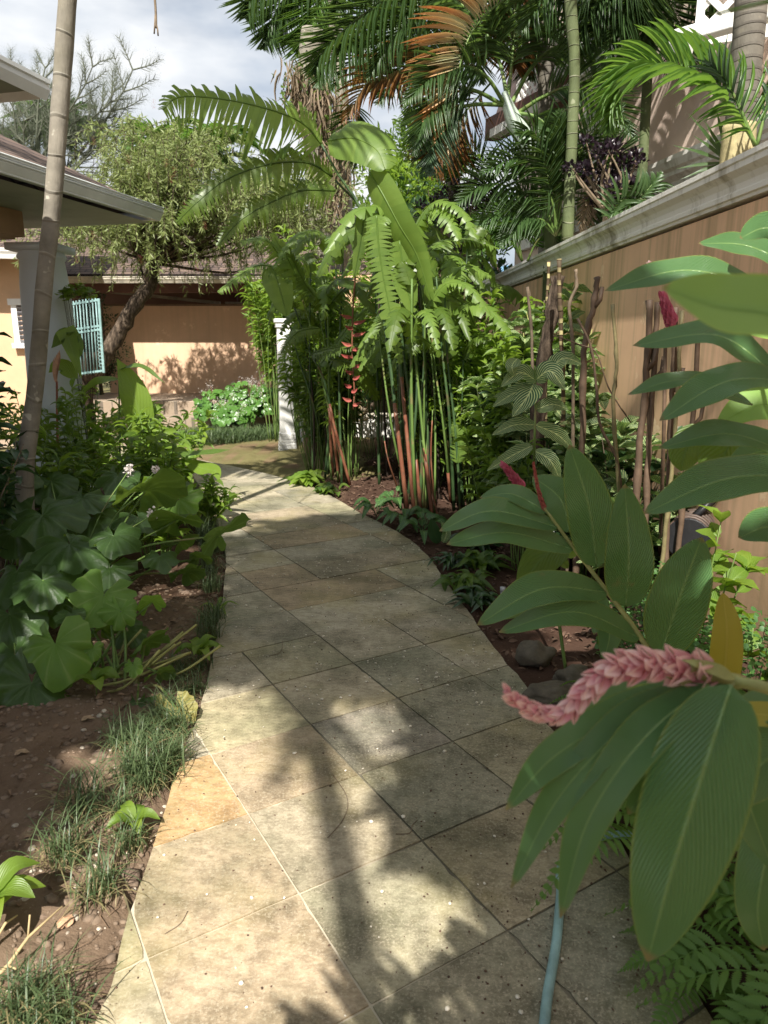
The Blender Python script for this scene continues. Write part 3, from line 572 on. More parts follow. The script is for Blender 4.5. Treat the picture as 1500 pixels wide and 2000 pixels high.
o=m.build('bed_litter',[simple('brown_litter',(.2,.13,.08),.8,.6,30)],loc=(0,0,0)); tag(o,'scraps of brown leaf and twig over the left soil bed','leaf litter',kind='stuff')
# lawn grass
m=MB(); n=26000; X=RS.uniform(-3.4,0,n);Y=RS.uniform(7.2,11.2,n);D=sdist(X,Y);nn=np.array([mnoise.noise(Vector((x*2.2,y*2.2,1))) for x,y in zip(X,Y)]);k=(D>.0)&(Y>7.7+.3*nn)&(X<-.25+.4*nn)&(nn<.28);X,Y,D=X[k],Y[k],D[k];N=len(X);Z=ground_h(X,Y,D)
m.inst(T_NEEDLE,frames(rnddir(N,.25,1.),rnddir(N),.0035,RS.uniform(.015,.04,N)),np.stack([X,Y,Z],1)); o=m.build('lawn',GREEN['lawn'],loc=(0,0,0)); tag(o,'short yellowish lawn grass between the path and the flower bed','lawn',kind='stuff')
# steps and platform in front of the far wall (one structure each)
def dress(name,boxes,matl,kind='structure',vc=None):
    m=MB()
    for c,s in boxes: m.box(c,s)
    o=m.build(name,matl,loc=(0,0,0),smooth=False,vcname=None); tag(o,kind=kind); bevel(o,.012); return o
def bevel(o,w=.006,seg=2):
    b=o.modifiers.new('bevel','BEVEL'); b.width=w; b.segments=seg; b.limit_method='ANGLE'
def paving_slab(h):
    o=h.pos(); br=h.n('ShaderNodeTexBrick',{'Vector':h.n('ShaderNodeMapping',{0:o,2:(0,0,.3)}).outputs[0],'Color1':(.4,.3,.22,1),'Color2':(.33,.26,.19,1),'Mortar':(.12,.1,.08,1),'Scale':1.,'Mortar Size':.01,'Brick Width':.45,'Row Height':.4})
    nz=h.noise(5,6,.7,o); h.out(h.prin(h.mixc(h.math('MULTIPLY',nz,.6),br.outputs[0],(.22,.18,.13)),.7,h.bump(nz,.4,.006),.3))
M_PAVE=mat('terrace_paving',paving_slab)
WY=15.0; PZ=float(P(330,768,WY)[2])                      # platform height at the wall foot
s1=G(330,812)[1]
dress('terrace_platform',[((-3.0,(WY+12.9)/2+.1,PZ/2),(7.5,WY-12.9+.2,PZ))],M_PAVE)
dress('lower_step',[((-3.75,12.62,PZ*.25),(3.3,.56,PZ*.5))],M_PAVE)
dress('terrace_ground',[((-5.2,12.0,.0),(4.2,3.2,.03))],M_PAVE)
# curved pale kerb where the lawn meets the terrace
m=MB(); kp=[G(300,872),G(318,866),G(335,858),G(343,850),G(335,842)]; C=bez(kp,14); 
for a,b in zip(C[:-1],C[1:]): m.bar((a[0],a[1],.03),(b[0],b[1],.03),.08,.1)
o=m.build('stone_kerb',M_CREAM,loc=(0,0,0)); tag(o,kind='structure')
# hills
m=MB(); xs=np.linspace(-900,900,60); top=[120+40*math.sin(x*.006+1)+18*math.sin(x*.021)+8*math.sin(x*.05) for x in xs]
V=[];Q=[]
for j in range(9):
    f=j/8
    for i,x in enumerate(xs): V.append((x,1250+f*500,-8+top[i]*f**.8*1.35+6*mnoise.noise(Vector((x*.02,f*6,0)))))
k=len(xs); Q=[(j*k+i,j*k+i+1,(j+1)*k+i+1,(j+1)*k+i) for j in range(8) for i in range(k-1)]
m.add(V,Q); o=m.build('hills',M_HILL,loc=(0,0,0)); tag(o,kind='structure')

# ================================================================ WALLS AND BUILDINGS
def slopewall(name,label,a,b,z0,z1,th,matl,cat='wall'):
    t=thing(name,label,cat,(a[0],a[1],z0)); return t
# far peach garden wall
t=thing('garden_wall','peach plaster garden wall facing the camera behind the leaning tree','wall',(-3.6,WY+.12,PZ))
ztop=float(P(370,597,WY)[2]); xl=float(P(200,597,WY)[0]); xr=float(P(760,597,WY)[0])
m=MB(); m.box(((xl+xr)/2,WY+.12,(PZ+ztop)/2-.1),(xr-xl,.24,ztop-PZ+.2)); o=m.build('wall_face',M_PEACH,t,smooth=False); bevel(o,.015)
m=MB(); m.box(((xl+xr)/2,WY+.12,ztop+.017),(xr-xl+.04,.29,.03)); o=m.build('coping',simple('dark_coping',(.2,.13,.08),.8,.3,8),t,smooth=False)
# right boundary wall, running nearly along the view
WX0=1.86; WK=-math.tan(math.radians(2.2))
def WXY(y): return WX0+WK*y
t=thing('boundary_wall','stained peach boundary wall with a moulded white cornice along the right side','wall',(WXY(6),6,0))
m=MB(); ya,yb=-4.,15.; d=nrm(np.array((WXY(yb)-WXY(ya),yb-ya,0.))); nx=np.array((d[1],-d[0],0.))  # to the right
zc=float(P(1500,373,WXY(3.6)*FPX*ray(1500,373)[1]/750)[2]); ct=zc+.185
pa=np.array((WXY(ya),ya,0.)); pb=np.array((WXY(yb),yb,0.))
mid=(pa+pb)/2+nx*.14; L0=np.linalg.norm(pb-pa); ang=math.atan2(d[1],d[0])
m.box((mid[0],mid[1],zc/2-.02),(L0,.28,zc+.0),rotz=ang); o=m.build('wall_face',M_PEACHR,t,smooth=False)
# cornice profile (outwards to the left = -nx)
pr=[(.0,.0),(.018,.0),(.022,.014),(.034,.02),(.036,.04),(.028,.05),(.033,.075),(.05,.1),(.075,.118),(.083,.124),(.083,.15),(.092,.156),(.092,.18),(.08,.186),(-.30,.186),(-.30,0)]
m=MB(); V=[];nn=40
for i in range(nn+1):
    p=pa+(pb-pa)*i/nn
    for (q,z) in pr: V.append(p-nx*q+np.array((0,0,zc+z)))
k=len(pr); Q=[(i*k+j,(i+1)*k+j,(i+1)*k+(j+1)%k,i*k+(j+1)%k) for i in range(nn) for j in range(k)]
m.add(V,Q,[]); o=m.build('cornice',M_CORN,t,smooth=False)
# raised bed behind that wall
TZ=ct-.1
m=MB(); Xs=np.linspace(0,1,10);V=[]
for i in range(30):
    y=-6+i*.75
    for j in range(12): V.append((WXY(y)+.27+j*.55,y,TZ+.05*mnoise.noise(Vector((y,j*.6,0)))+ (0 if j else -.02)))
Q=[(i*12+j,(i+1)*12+j,(i+1)*12+j+1,i*12+j+1) for i in range(29) for j in range(11)]
m.add(V,Q,None,None,0,vc=(.08,.05,.035)); o=m.build('raised_bed_soil',M_SOIL,loc=(0,0,0),vcname='ground'); tag(o,kind='structure')
# house on the right, above the wall
hx=lambda px,py,Y: P(px,py,Y)
t=thing('terrace_house','dull pink house with white lattice and moulded plinth high on the right','house',(3.6,7,TZ))
Hp=np.array((2.85,6.0)); Ha=math.radians(-10.8); Hd=np.array((math.sin(Ha),math.cos(Ha))); Hn=np.array((Hd[1],-Hd[0]))
def H3(s,z,o_=0.): return np.array((Hp[0]+Hd[0]*s+Hn[0]*o_,Hp[1]+Hd[1]*s+Hn[1]*o_,z))
hang=math.atan2(Hd[1],Hd[0])
pz=float(P(1500,233,6.0)[2]); 
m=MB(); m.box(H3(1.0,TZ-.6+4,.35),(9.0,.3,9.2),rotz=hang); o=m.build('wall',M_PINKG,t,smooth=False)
m=MB(); 
m.box(H3(.5,pz+3,.17),(.5,.1,6),rotz=hang); o=m.build('pilaster',M_PINKG,t,smooth=False)
m=MB(); V=[]; pr2=[(.0,-.35),(.08,-.35),(.08,-.2),(.14,-.16),(.14,-.12),(.17,-.1),(.19,-.04),(.19,0),(0,0)]
for i in (0,1):
    for q,z in pr2: V.append(H3(-3.5 if i==0 else 5.2,pz+z,.2-q))
k=len(pr2); m.add(V,[(j,(j+1)%k,k+(j+1)%k,k+j) for j in range(k)]); o=m.build('plinth_moulding',M_CORN,t,smooth=False)
# lattice panels
def lattice(p0,ud,vd,w,h,sp=.13,sw=.03,th=.012,parent=None,frame=.06,name='lattice'):
    m=MB(); ud=nrm(ud);vd=nrm(vd);nn=np.cross(ud,vd); p0=np.asarray(p0,float)
    def seg(u0,v0,u1,v1,off):
        m.bar(p0+ud*u0+vd*v0+nn*off,p0+ud*u1+vd*v1+nn*off,sw,th,up=nn)
    c=-h
    while c<w:
        u0=max(c,0);v0=u0-c;u1=min(w,c+h);v1=u1-c
        if u1-u0>.02: seg(u0,v0,u1,v1,.0)
        u0=max(c,0);u1=min(w,c+h)
        if u1-u0>.02: seg(u0,h-(u0-c),u1,h-(u1-c),.014)
        c+=sp
    for a,b,c_,d_ in ((0,0,w,0),(0,h,w,h),(0,0,0,h),(w,0,w,h)):
        m.bar(p0+ud*a+vd*b+nn*.004,p0+ud*c_+vd*d_+nn*.004,frame,.04,up=nn)
    return m.build(name,M_WHITE,parent,smooth=False)
U3=np.array((0,0,1.)); HD3=np.array((Hd[0],Hd[1],0))
# upper right lattice (near) and its beam
a=P(1362,88,6.0); lattice(a+np.array((.0,0,.02)),np.array((1,-.35,.0)),U3,1.1,1.4,.17,.045,parent=t)
m=MB(); e0=P(1314,78,6.0); e1=P(1440,42,5.6); m.bar(e0,e1,.11,.1); m.bar(e1,e1+(e1-e0)*1.2,.11,.1); m.bar(P(1345,90,5.7),P(1320,88,5.9),.09,.1); o=m.build('balcony_beam',M_WHITE,t,smooth=False); bevel(o,.008)
# left lattice (far balcony) with sloping rail
a=P(1010,275,9.3); b=P(1138,262,7.9); lattice(a,b-a-U3*(b-a)[2],U3,float(np.linalg.norm((b-a)[:2])),.62,.12,.032,parent=t)
a2=P(1140,330,7.7); b2=P(1200,330,7.0); lattice(a2,(b2-a2)*np.array((1,1,0)),U3,float(np.linalg.norm((b2-a2)[:2])),.9,.13,.035,parent=t)
m=MB(); m.bar(P(965,262,9.6),P(1145,158,7.6),.12,.09); m.bar(P(1145,158,7.6),P(1150,152,7.6),.14,.12); o=m.build('stair_rail',M_WHITE,t,smooth=False)
# dark roof soffit and eave over the house
m=MB(); m.add([P(955,262,9.8),P(1145,160,7.9),P(1200,120,8.0),P(1090,40,10),P(1000,130,12)],None,[(0,1,4),(1,3,4),(1,2,3)]); o=m.build('roof_soffit',M_DKWOOD,t,smooth=False); so=o.modifiers.new('s','SOLIDIFY'); so.thickness=.06
m=MB(); 
for q in ((1195,130,7.3),(1205,150,7.3)): pass
aa=[P(1205,205,7.4),P(1215,120,7.4),P(1250,70,7.3),P(1290,62,7.2),P(1310,110,7.1)]; C=bez(aa,18)
m.tube(C,.05,6); o=m.build('arch_trim',M_PINKG,t)
m=MB(); m.bar(P(960,255,10),P(1120,175,8),.18,.25); o=m.build('fascia_beam',M_BRWOOD,t,smooth=False)

# left pavilion: hip roof, gutter, soffit, column
def roofquad(m,p,uvs,ma=0): m.add(p,[(0,1,2,3)],None,uvs,ma)
def gutter(m,a,b,h=.13,w=.12,out=None,ma=0):
    """ogee gutter profile swept from a to b (points on the eave's top outer edge)"""
    a=np.asarray(a,float);b=np.asarray(b,float);d=nrm(b-a);x=out; prf=[(0,0),(w,0),(w,-.018),(w-.012,-.022),(w-.006,-.045),(w-.03,-.085),(w-.045,-h),(0,-h)]
    V=[p+x*q+np.array((0,0,z)) for p in (a,b) for q,z in prf]; k=len(prf); m.add(V,[(j,(j+1)%k,k+(j+1)%k,k+j) for j in range(k)],[(0,i,i+1) for i in range(1,k-1)]+[(k,k+i+1,k+i) for i in range(1,k-1)],None,ma)
t=thing('garden_pavilion','left pavilion with brown shingle hip roof, pale gutter and round column','pavilion',(-3.5,6.5,0))
Cn=P(292,404,6.5); az=math.radians(14); d1=np.array((-math.sin(az),-math.cos(az),0.)); d2=np.array((-math.cos(az),math.sin(az),0.)); ez=float(Cn[2])
ap=Cn+(d1+d2)*3.2+U3*1.75; e1=Cn+d1*6.4; e2=Cn+d2*6.4; sl=math.hypot(3.2,1.75)
m=MB(); roofquad(m,[Cn,e1,e1+(d2-d1)*3.2+U3*1.75,ap],[(0,0),(6.4,0),(3.2,sl),(3.2,sl)])
m.v[-1][2]=e1+(d2-d1)*3.2+U3*1.75
roofquad(m,[e2,Cn,ap,ap+(0,0,.001)],[(0,0),(6.4,0),(3.2,sl),(3.2,sl)])
o=m.build('roof',M_ROOF,t,smooth=False); so=o.modifiers.new('s','SOLIDIFY'); so.thickness=.05; so.offset=1
m=MB(); gutter(m,Cn-d1*.08,e1,.105,.085,-d2*1.); gutter(m,Cn,e2,.105,.085,-d1*1.)
for z_,q_ in ((0,.086),(-.03,.083),(-.1,.043)): m.tube([Cn-d1*.08-d2*q_+(0,0,z_),e1-d2*q_+(0,0,z_)],.007,6)
o=m.build('gutter',M_GUT,t,smooth=False)
m=MB(); zz=ez-.13
m.add([Cn*[1,1,0]+(0,0,zz),e1*[1,1,0]+(0,0,zz),e1*[1,1,0]+d2*.8+(0,0,zz+.0),Cn*[1,1,0]+(d2+d1)*.8+(0,0,zz),e2*[1,1,0]+d1*.8+(0,0,zz),e2*[1,1,0]+(0,0,zz)],[(0,1,2,3),(0,3,4,5)]); o=m.build('soffit',M_FASC,t,smooth=False)
m=MB(); q=Cn*[1,1,0]+(d1+d2)*.75+(0,0,zz-.1); m.bar(q-d1*.0,q+d1*6,.16,.19); m.bar(q+d2*.08,q+d2*6,.16,.19); o=m.build('beam',simple('dull_peach_beam',(.33,.21,.13),.8,.15,4),t,smooth=False)
m=MB(); m.add([Cn*[1,1,0]+(d2+d1)*.8+(0,0,zz),e1*[1,1,0]+d2*.8+(0,0,zz),e1*[1,1,0]+d2*6+(0,0,zz+.01),Cn*[1,1,0]+(d2*6+d1*.8)+(0,0,zz+.01)],[(0,1,2,3)]); o=m.build('ceiling',M_DKWOOD,t,smooth=False)
cb=P(103,700,6.45); m=MB(); zt=zz-.2
m.tube([(cb[0],cb[1],0),(cb[0],cb[1],.14),(cb[0],cb[1],.141),(cb[0],cb[1],.3),(cb[0],cb[1],1.2),(cb[0],cb[1],2.0),(cb[0],cb[1],zt-.12),(cb[0],cb[1],zt-.1),(cb[0],cb[1],zt-.08),(cb[0],cb[1],zt-.06),(cb[0],cb[1],zt-.04)],[.28,.28,.245,.232,.226,.2,.18,.2,.2,.185,.185],40); o=m.box((cb[0],cb[1],zt-.02),(.42,.42,.06)); o=m.build('column',M_COLW,t)
for f in o.data.polygons: f.use_smooth=True
# second, nearer eave corner at the upper left
t=thing('near_house_roof','eave corner of a nearer roof at the upper left edge with white gutter','roof',(-3,4.5,3))
C2=P(72,152,3.6); az2=math.radians(14); 
m=MB(); e1=C2+d1*7; e2=C2+d2*5; ap=C2+(d1+d2)*2.5+U3*1.0
roofquad(m,[C2,e1,e1+d2*2.5+U3*1.0,ap],[(0,0),(5,0),(5,2.7),(2.5,2.7)]); roofquad(m,[e2,C2,ap,e2+d1*2.5+U3*1.0],[(0,0),(5,0),(2.5,2.7),(0,2.7)]); o=m.build('shingles',M_ROOF,t,smooth=False); so=o.modifiers.new('s','SOLIDIFY'); so.thickness=.04; so.offset=1
m=MB(); gutter(m,C2-d1*.04,e1,.046,.04,-d2*1.); gutter(m,C2,e2,.046,.04,-d1*1.); o=m.build('gutter',M_GUT,t,smooth=False)
m=MB(); zz2=float(C2[2])-.05; m.add([C2*[1,1,0]+(0,0,zz2),e1*[1,1,0]+(0,0,zz2),e1*[1,1,0]+d2*.45+(0,0,zz2),C2*[1,1,0]+(d2+d1)*.45+(0,0,zz2),e2*[1,1,0]+d1*.45+(0,0,zz2),e2*[1,1,0]+(0,0,zz2)],[(0,1,2,3),(0,3,4,5)]); o=m.build('soffit',M_FASC,t,smooth=False)
m=MB(); m.add([C2*[1,1,0]+(d2+d1)*.45+(0,0,zz2),e1*[1,1,0]+d2*.45+(0,0,zz2),e1*[1,1,0]+d2*4+(0,0,zz2),C2*[1,1,0]+(d2*4+d1*.45)+(0,0,zz2)],[(0,1,2,3)]); o=m.build('ceiling',M_DKWOOD,t,smooth=False)
m=MB(); b=P(26,176,3.65); R=.017; 
t=thing('string_light_bulb','small round amber bulb hanging under the upper left eave','bulb',b+(0,0,.1))
m=MB(); m.tube([b+(0,0,.1),b+(0,0,.015)],.012,10); m.build('socket',M_BLACKP,t)
m=MB(); an=np.linspace(0,math.pi,9); m.tube([b+(0,0,.02-R+R*math.cos(x)) for x in an],[max(.001,R*math.sin(x)) for x in an],14)
def bulbm(h): h.out(h.prin((.75,.62,.35),.15,None,.5,0,{'Emission Color':(1,.8,.45,1),'Emission Strength':.25}))
m.build('globe',mat('amber_bulb_glass',bulbm),t)
# far pavilion
t=thing('far_pavilion','long low pavilion with brown shingles beyond the peach garden wall','pavilion',(-2,17,0))
EY=14.1; l=P(60,545,EY); r=P(760,536,EY); zE=float((l[2]+r[2])/2); m=MB(); xa,xb=l[0]-2,r[0]+1
run=4.2; rise=1.75; sl=math.hypot(run,rise)
roofquad(m,[(xa,EY,zE),(xb,EY,zE),(xb,EY+run,zE+rise),(xa,EY+run,zE+rise)],[(0,0),(xb-xa,0),(xb-xa,sl),(0,sl)]); o=m.build('roof',M_ROOF,t,smooth=False); so=o.modifiers.new('s','SOLIDIFY'); so.thickness=.05; so.offset=1
m=MB(); gutter(m,(xa,EY,zE),(xb,EY,zE),.12,.1,np.array((0,-1.,0))); o=m.build('gutter',M_CREAM,t,smooth=False)
m=MB(); m.bar((xa,EY+.2,zE-.2),(xb,EY+.2,zE-.2),.12,.16); 
for x in (P(160,560,15.6)[0],P(455,560,15.6)[0],P(690,560,15.6)[0]): m.box((x,15.6,1.4),(.16,.16,2.6))
for i in range(8): 
    x=xa+1.5+i*1.6; m.bar((x,EY+.15,zE-.14),(x,EY+3.6,zE+1.1),.07,.12)
o=m.build('timber_frame',M_BRWOOD,t,smooth=False)
m=MB(); m.bar(P(150,563,15.4),P(430,592,15.3),.06,.06); m.bar(P(440,592,15.3),P(760,594,15.3),.05,.05); o=m.build('white_rail',M_CREAM,t,smooth=False)
m=MB(); m.box(((xa+xb)/2,18.6,2.2),(xb-xa,.1,3.0)); o=m.build('back_wall',simple('shaded_brown_wall',(.16,.08,.05),.9,.2,3),t,smooth=False)
m=MB()
for k_ in range(7):
    x0=P(170+k_*55,560,15.0); pts=[x0+np.array((i*.07,0,.12*math.sin(i*.55+k_)+.12)) for i in range(12)]; m.tube(pts,.008,5)
o=m.build('wire_scroll',M_BLKST,t)
# left far house with louvred window
t=thing('louvre_house','light peach house wall with white framed grey louvre window at far left','house',(-6,12,0))
a=P(-260,600,12); b=P(70,600,12); m=MB(); m.box(((a[0]+b[0])/2,12.1,1.5),(b[0]-a[0],.2,3.1)); o=m.build('wall',M_PEACHL,t,smooth=False)
wn0=P(28,590,11.98); wn1=P(68,675,11.98); m=MB(); fx0,fx1,fz0,fz1=wn0[0],wn1[0]+.15,wn1[2],wn0[2]
for c,s in (((fx0,11.97,(fz0+fz1)/2),(.09,.08,fz1-fz0)),((fx1,11.97,(fz0+fz1)/2),(.09,.08,fz1-fz0)),(((fx0+fx1)/2,11.96,fz1),(fx1-fx0+.16,.1,.1)),(((fx0+fx1)/2,11.96,fz0),(fx1-fx0+.16,.14,.08))): m.box(c,s)
wf=m.build('window_frame',M_WHITE,t,smooth=False); m=MB()
k=int((fz1-fz0)/.075)
for i in range(k): m.box(((fx0+fx1)/2,11.95,fz0+.06+i*.075),(fx1-fx0-.09,.012,.07),R=np.array([[1,0,0],[0,.8,-.6],[0,.6,.8]]))
m.build('louvres',M_LOUVRE,wf,smooth=False)
m=MB(); ga=P(-260,478,11.4); gb=P(57,487,11.4); gutter(m,ga,gb,.15,.13,np.array((0,-1.,0))); m.build('gutter',M_WHITE,t,smooth=False)
m=MB(); roofquad(m,[ga,gb,gb+(0,3,1.2),ga+(0,3,1.2)],[(0,0),(3,0),(3,3.2),(0,3.2)]); m.build('roof',M_ROOF,t,smooth=False)
# metal gate
t=thing('metal_gate','pale blue-green metal gate of vertical bars beside the big column','gate',P(165,700,11.0))
g0=P(137,592,11.0); g1=P(193,583,10.9); b0=P(148,735,11.0); b1=P(203,728,10.9); m=MB()
def gl(f,h): return (g0*(1-f)+g1*f)*(1-h)+(b0*(1-f)+b1*f)*h
m.bar(gl(0,0),gl(0,1),.035,.035); m.bar(gl(1,0),gl(1,1),.035,.035)
for h_ in (0.02,.36,.41,.97): m.bar(gl(0,h_),gl(1,h_),.03,.03)
m.build('gate_frame',M_METAL,t,smooth=False)
for i in range(1,9):
    m=MB(); m.tube([gl(i/9,-.02),gl(i/9,1)],.011,6); m.build('bar',M_METAL,t)
m=MB()
for i in range(9):
    f=.85+.0*i; c=gl(.93,.5+i*.05); an=np.linspace(0,5.2,12); m.tube([c+np.array((.04*math.cos(x)*(1-x/9),-.02,.04*math.sin(x)*(1-x/9))) for x in an],.006,5)
m.build('scrollwork',M_METAL,t)
# white post with stepped base
pb_=G(562,884); PY=float(pb_[1]); t=thing('white_post','square white post with a stepped base on the lawn edge','post',pb_); px_=float(pb_[0]); ph=float(P(560,628,PY)[2]); wd=px2m(27,PY,800)
ang=math.radians(12)
m=MB(); m.box((px_,PY,ph/2+.05),(wd,wd,ph-.1),rotz=ang); o=m.build('shaft',M_WHITE,t,smooth=False); bevel(o,.006)
m=MB()
for i in range(5): m.box((px_,PY,.055+.1*0+i*.045+.03),(wd*1.28-i*.008,wd*1.28-i*.008,.042),rotz=ang)
m.box((px_,PY,.03),(wd*1.3,wd*1.3,.06),rotz=ang); o=m.build('base',M_WHITE,t,smooth=False); bevel(o,.006)
m=MB(); m.box((px_,PY,ph+.01),(wd*1.35,wd*1.35,.05),rotz=ang); m.box((px_,PY,ph-.05),(wd*1.18,wd*1.18,.06),rotz=ang); o=m.build('cap',M_WHITE,t,smooth=False); bevel(o,.006)
m=MB(); m.box((px_,PY,.0),(.5,.45,.03),rotz=ang); o=m.build('footing',M_CREAM,t,smooth=False)
pb2=G(583,868); t=thing('thin_post','thin weathered grey post just behind the white post','post',pb2); q=P(583,575,float(pb2[1]))
m=MB(); m.box((q[0],pb2[1],q[2]/2),(.06,.06,q[2])); m.build('shaft',M_GUT,t,smooth=False); m=MB(); m.box((q[0],pb2[1],q[2]+.02),(.085,.085,.05)); m.build('cap',M_GUT,t,smooth=False)
# building behind heliconias: peach wall with white window
t=thing('window_house','shaded peach house with a white framed window behind the tall stems','house',(-.6,13.4,0))
a=P(640,700,13.2); b=P(950,700,13.2); m=MB(); m.box(((a[0]+b[0])/2-.1,13.4,1.35),(b[0]-a[0]+.3,.3,2.7)); m.build('wall',M_PEACHR,t,smooth=False)
w0=P(574,652,12.6); w1=P(618,705,12.6); m=MB()
m.box(((w0[0]+w1[0])/2,12.75,(w0[2]+w1[2])/2),(.75,.2,.75)); m.build('wall_end',M_PEACHR,t,smooth=False)
m=MB()
for c,s in (((w0[0],12.62,(w0[2]+w1[2])/2),(.05,.05,w0[2]-w1[2])),((w1[0],12.62,(w0[2]+w1[2])/2),(.05,.05,w0[2]-w1[2])),(((w0[0]+w1[0])/2,12.62,w0[2]),(w1[0]-w0[0]+.05,.06,.05)),(((w0[0]+w1[0])/2,12.62,w1[2]),(w1[0]-w0[0]+.05,.08,.05))): m.box(c,s)
wf=m.build('window',M_WHITE,t,smooth=False); m=MB(); m.box(((w0[0]+w1[0])/2,12.64,(w0[2]+w1[2])/2),(w1[0]-w0[0],.01,w0[2]-w1[2])); m.build('pane',mat('dark_window_glass',lambda h:h.out(h.prin((.05,.06,.08),.08,None,.6))),wf,smooth=False)
# low white-washed retaining wall right of the lawn
a=G(705,832,.32); t=thing('low_wall','low flaking whitewashed retaining wall behind the heliconia stems','wall',G(760,862)); y0=float(G(760,862)[1]); x0=P(695,800,y0)[0]; x1=P(905,800,y0)[0]; zt=float(P(770,812,y0)[2])
m=MB(); m.box(((x0+x1)/2,y0+.1,zt/2-.02),(x1-x0,.2,zt)); m.build('wall_face',M_CORN,t,smooth=False); m=MB(); m.box(((x0+x1)/2,y0+.1,zt+.0),(x1-x0+.04,.25,.045)); m.build('coping',M_CREAM,t,smooth=False)
# ================================================================ PLANTS
def W(pts): return [P(*q) for q in pts]
CAM=np.array((0,0,CAMH))
def nc_(c,cam_=.75,up=.5,side=0.): 
    d=nrm(CAM-np.asarray(c)); return nrm(cam_*d+np.array((side,0,up)))
def leafpx(parent,pts,wpx,kind='ginger',m='ginger',cam_=.8,up=.45,side=0.,name='leaf',wave=.03,fold=.15,curl=.0,label=None,arch=0,nl=22,nc=8):
    p=W(pts); c=np.mean(p,0); hw=px2m(wpx/2,c[1],pts[0][1])
    if len(p)==2 and arch: L_=np.linalg.norm(p[1]-p[0]); p=[p[0],(p[0]+p[1])/2+np.array((0,0,arch*L_)),p[1]]
    b=MB(); blade(b,p,hw,nc_(c,cam_,up,side),kind,nl=nl,nc=nc,fold=fold,wave=wave,curl=curl)
    o=b.build(name,GREEN[m],parent)
    if label: o['label']=label
    return o
def stempx(parent,pts,r0,r1,m=M_STEM,name='stem',n=18,seg=8,vs=None,world=False):
    p=[np.asarray(q,float) for q in pts] if world else W(pts); b=MB(); b.tube(bez(p,n),np.linspace(r0,r1,n),seg); return b.build(name,m,parent)
# ---- flower spike made of overlapping bracts
def spike(parent,pts,r0,r1,bl0,bl1,n,m='pinkflower',name='flower',world=False,open_=.7):
    p=pts if world else W(pts); C=bez(p,60); T=nrm(np.gradient(C,axis=0)); b=MB(); b.tube(C,np.linspace(r0*.35,r1*.35,60),8)
    s=np.linspace(.02,.985,n); i=np.clip((s*59).astype(int),0,59); a=np.arange(n)*2.399; Tn=T[i]; x=nrm(np.cross(Tn,(0,.3,1.))); y=np.cross(Tn,x)
    out=np.cos(a)[:,None]*x+np.sin(a)[:,None]*y; op=(open_*(1-s*.55))[:,None]*RS.uniform(.7,1.3,(n,1)); D=nrm(Tn+out*op); l=(bl0+(bl1-bl0)*s)*RS.uniform(.85,1.15,n)
    rr_=(r0+(r1-r0)*s)[:,None]*.3
    tp=tpl('ovate',6,4,.1,1.6); b.inst(tp,frames(D,-out,l*.3,l,l*.5),C[i]+out*rr_,0)
    b.inst(tpl('ovate',5,4,.1,1.9),frames(D,out,l*.24,l*.93,l*.42),C[i]+out*rr_*1.2,0)
    return b.build(name,GREEN[m],parent)
# ================= foreground ginger with the pink flower (right)
t=thing('ginger_plant','large foreground ginger with a horizontal pink flower spike and long drooping leaves','ginger plant',(1.15,.85,0))
Y0=.78
stempx(t,[(1425,1330,Y0),(1500,1345,Y0-.02),(1620,1400,Y0),(1760,1700,.85)],.007,.009,M_STEMY)
def curve_to_ground(p,b): return [np.array(p),(np.array(p)+np.array(b))/2+np.array((.05,0,.12)),np.array(b)]
stempx(t,[P(1760,1700,.85),np.array((1.05,.9,.35)),np.array((1.02,.92,0.))],.009,.011,M_STEM,world=True)
spike(t,[(1400,1325,Y0),(1342,1306,Y0),(1270,1300,Y0),(1200,1308,Y0),(1150,1345,Y0),(1105,1388,Y0),(1050,1390,Y0-.005),(985,1350,Y0-.01)],.015,.007,.036,.017,92,open_=.9)
b=MB(); C=bez(W([(1445,1332,Y0),(1390,1322,Y0),(1340,1300,Y0)]),12); b.tube(C,np.linspace(.009,.012,12),10); blade(b,W([(1435,1335,Y0-.01),(1380,1345,Y0-.012),(1300,1322,Y0-.012)]),.008,nc_(C[4]),'lance',12,4); blade(b,W([(1435,1325,Y0-.01),(1390,1306,Y0-.012),(1330,1288,Y0-.012)]),.009,nc_(C[4]),'lance',12,4); b.build('bract_sheath',M_STEMY,t)
leafpx(t,[(1310,1330,.84),(1220,1360,.86),(1125,1395,.88)],80,up=.6)
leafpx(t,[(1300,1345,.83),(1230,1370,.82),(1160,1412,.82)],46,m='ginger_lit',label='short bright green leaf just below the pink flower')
leafpx(t,[(1345,1338,.8),(1210,1400,.8),(1080,1480,.78),(988,1582,.76)],86,side=-.2)
leafpx(t,[(1355,1336,.78),(1220,1420,.77),(1090,1560,.75),(998,1735,.72)],84,side=-.35)
leafpx(t,[(1385,1336,.76),(1260,1440,.74),(1150,1600,.72),(1094,1793,.69)],98,side=-.35)
leafpx(t,[(1425,1338,.76),(1360,1420,.74),(1290,1500,.73),(1226,1590,.71)],112,side=-.4)
leafpx(t,[(1428,1338,.74),(1375,1500,.7),(1315,1690,.67),(1264,1878,.65)],198,side=.1,wave=.02,fold=.12)
leafpx(t,[(1590,1430,.8),(1490,1490,.82),(1400,1580,.84)],120,up=.3)
leafpx(t,[(1540,1400,.84),(1480,1395,.85),(1400,1388,.87)],52,m='yellow',label='narrow yellowing leaf behind the stem')
leafpx(t,[(1600,1360,.9),(1500,1372,.92),(1420,1400,.95)],70)
leafpx(t,[(1545,1520,.9),(1505,1640,.89),(1480,1770,.87),(1492,1856,.87)],100)
leafpx(t,[(1400,1560,1.0),(1450,1600,.98),(1530,1700,.96)],80)
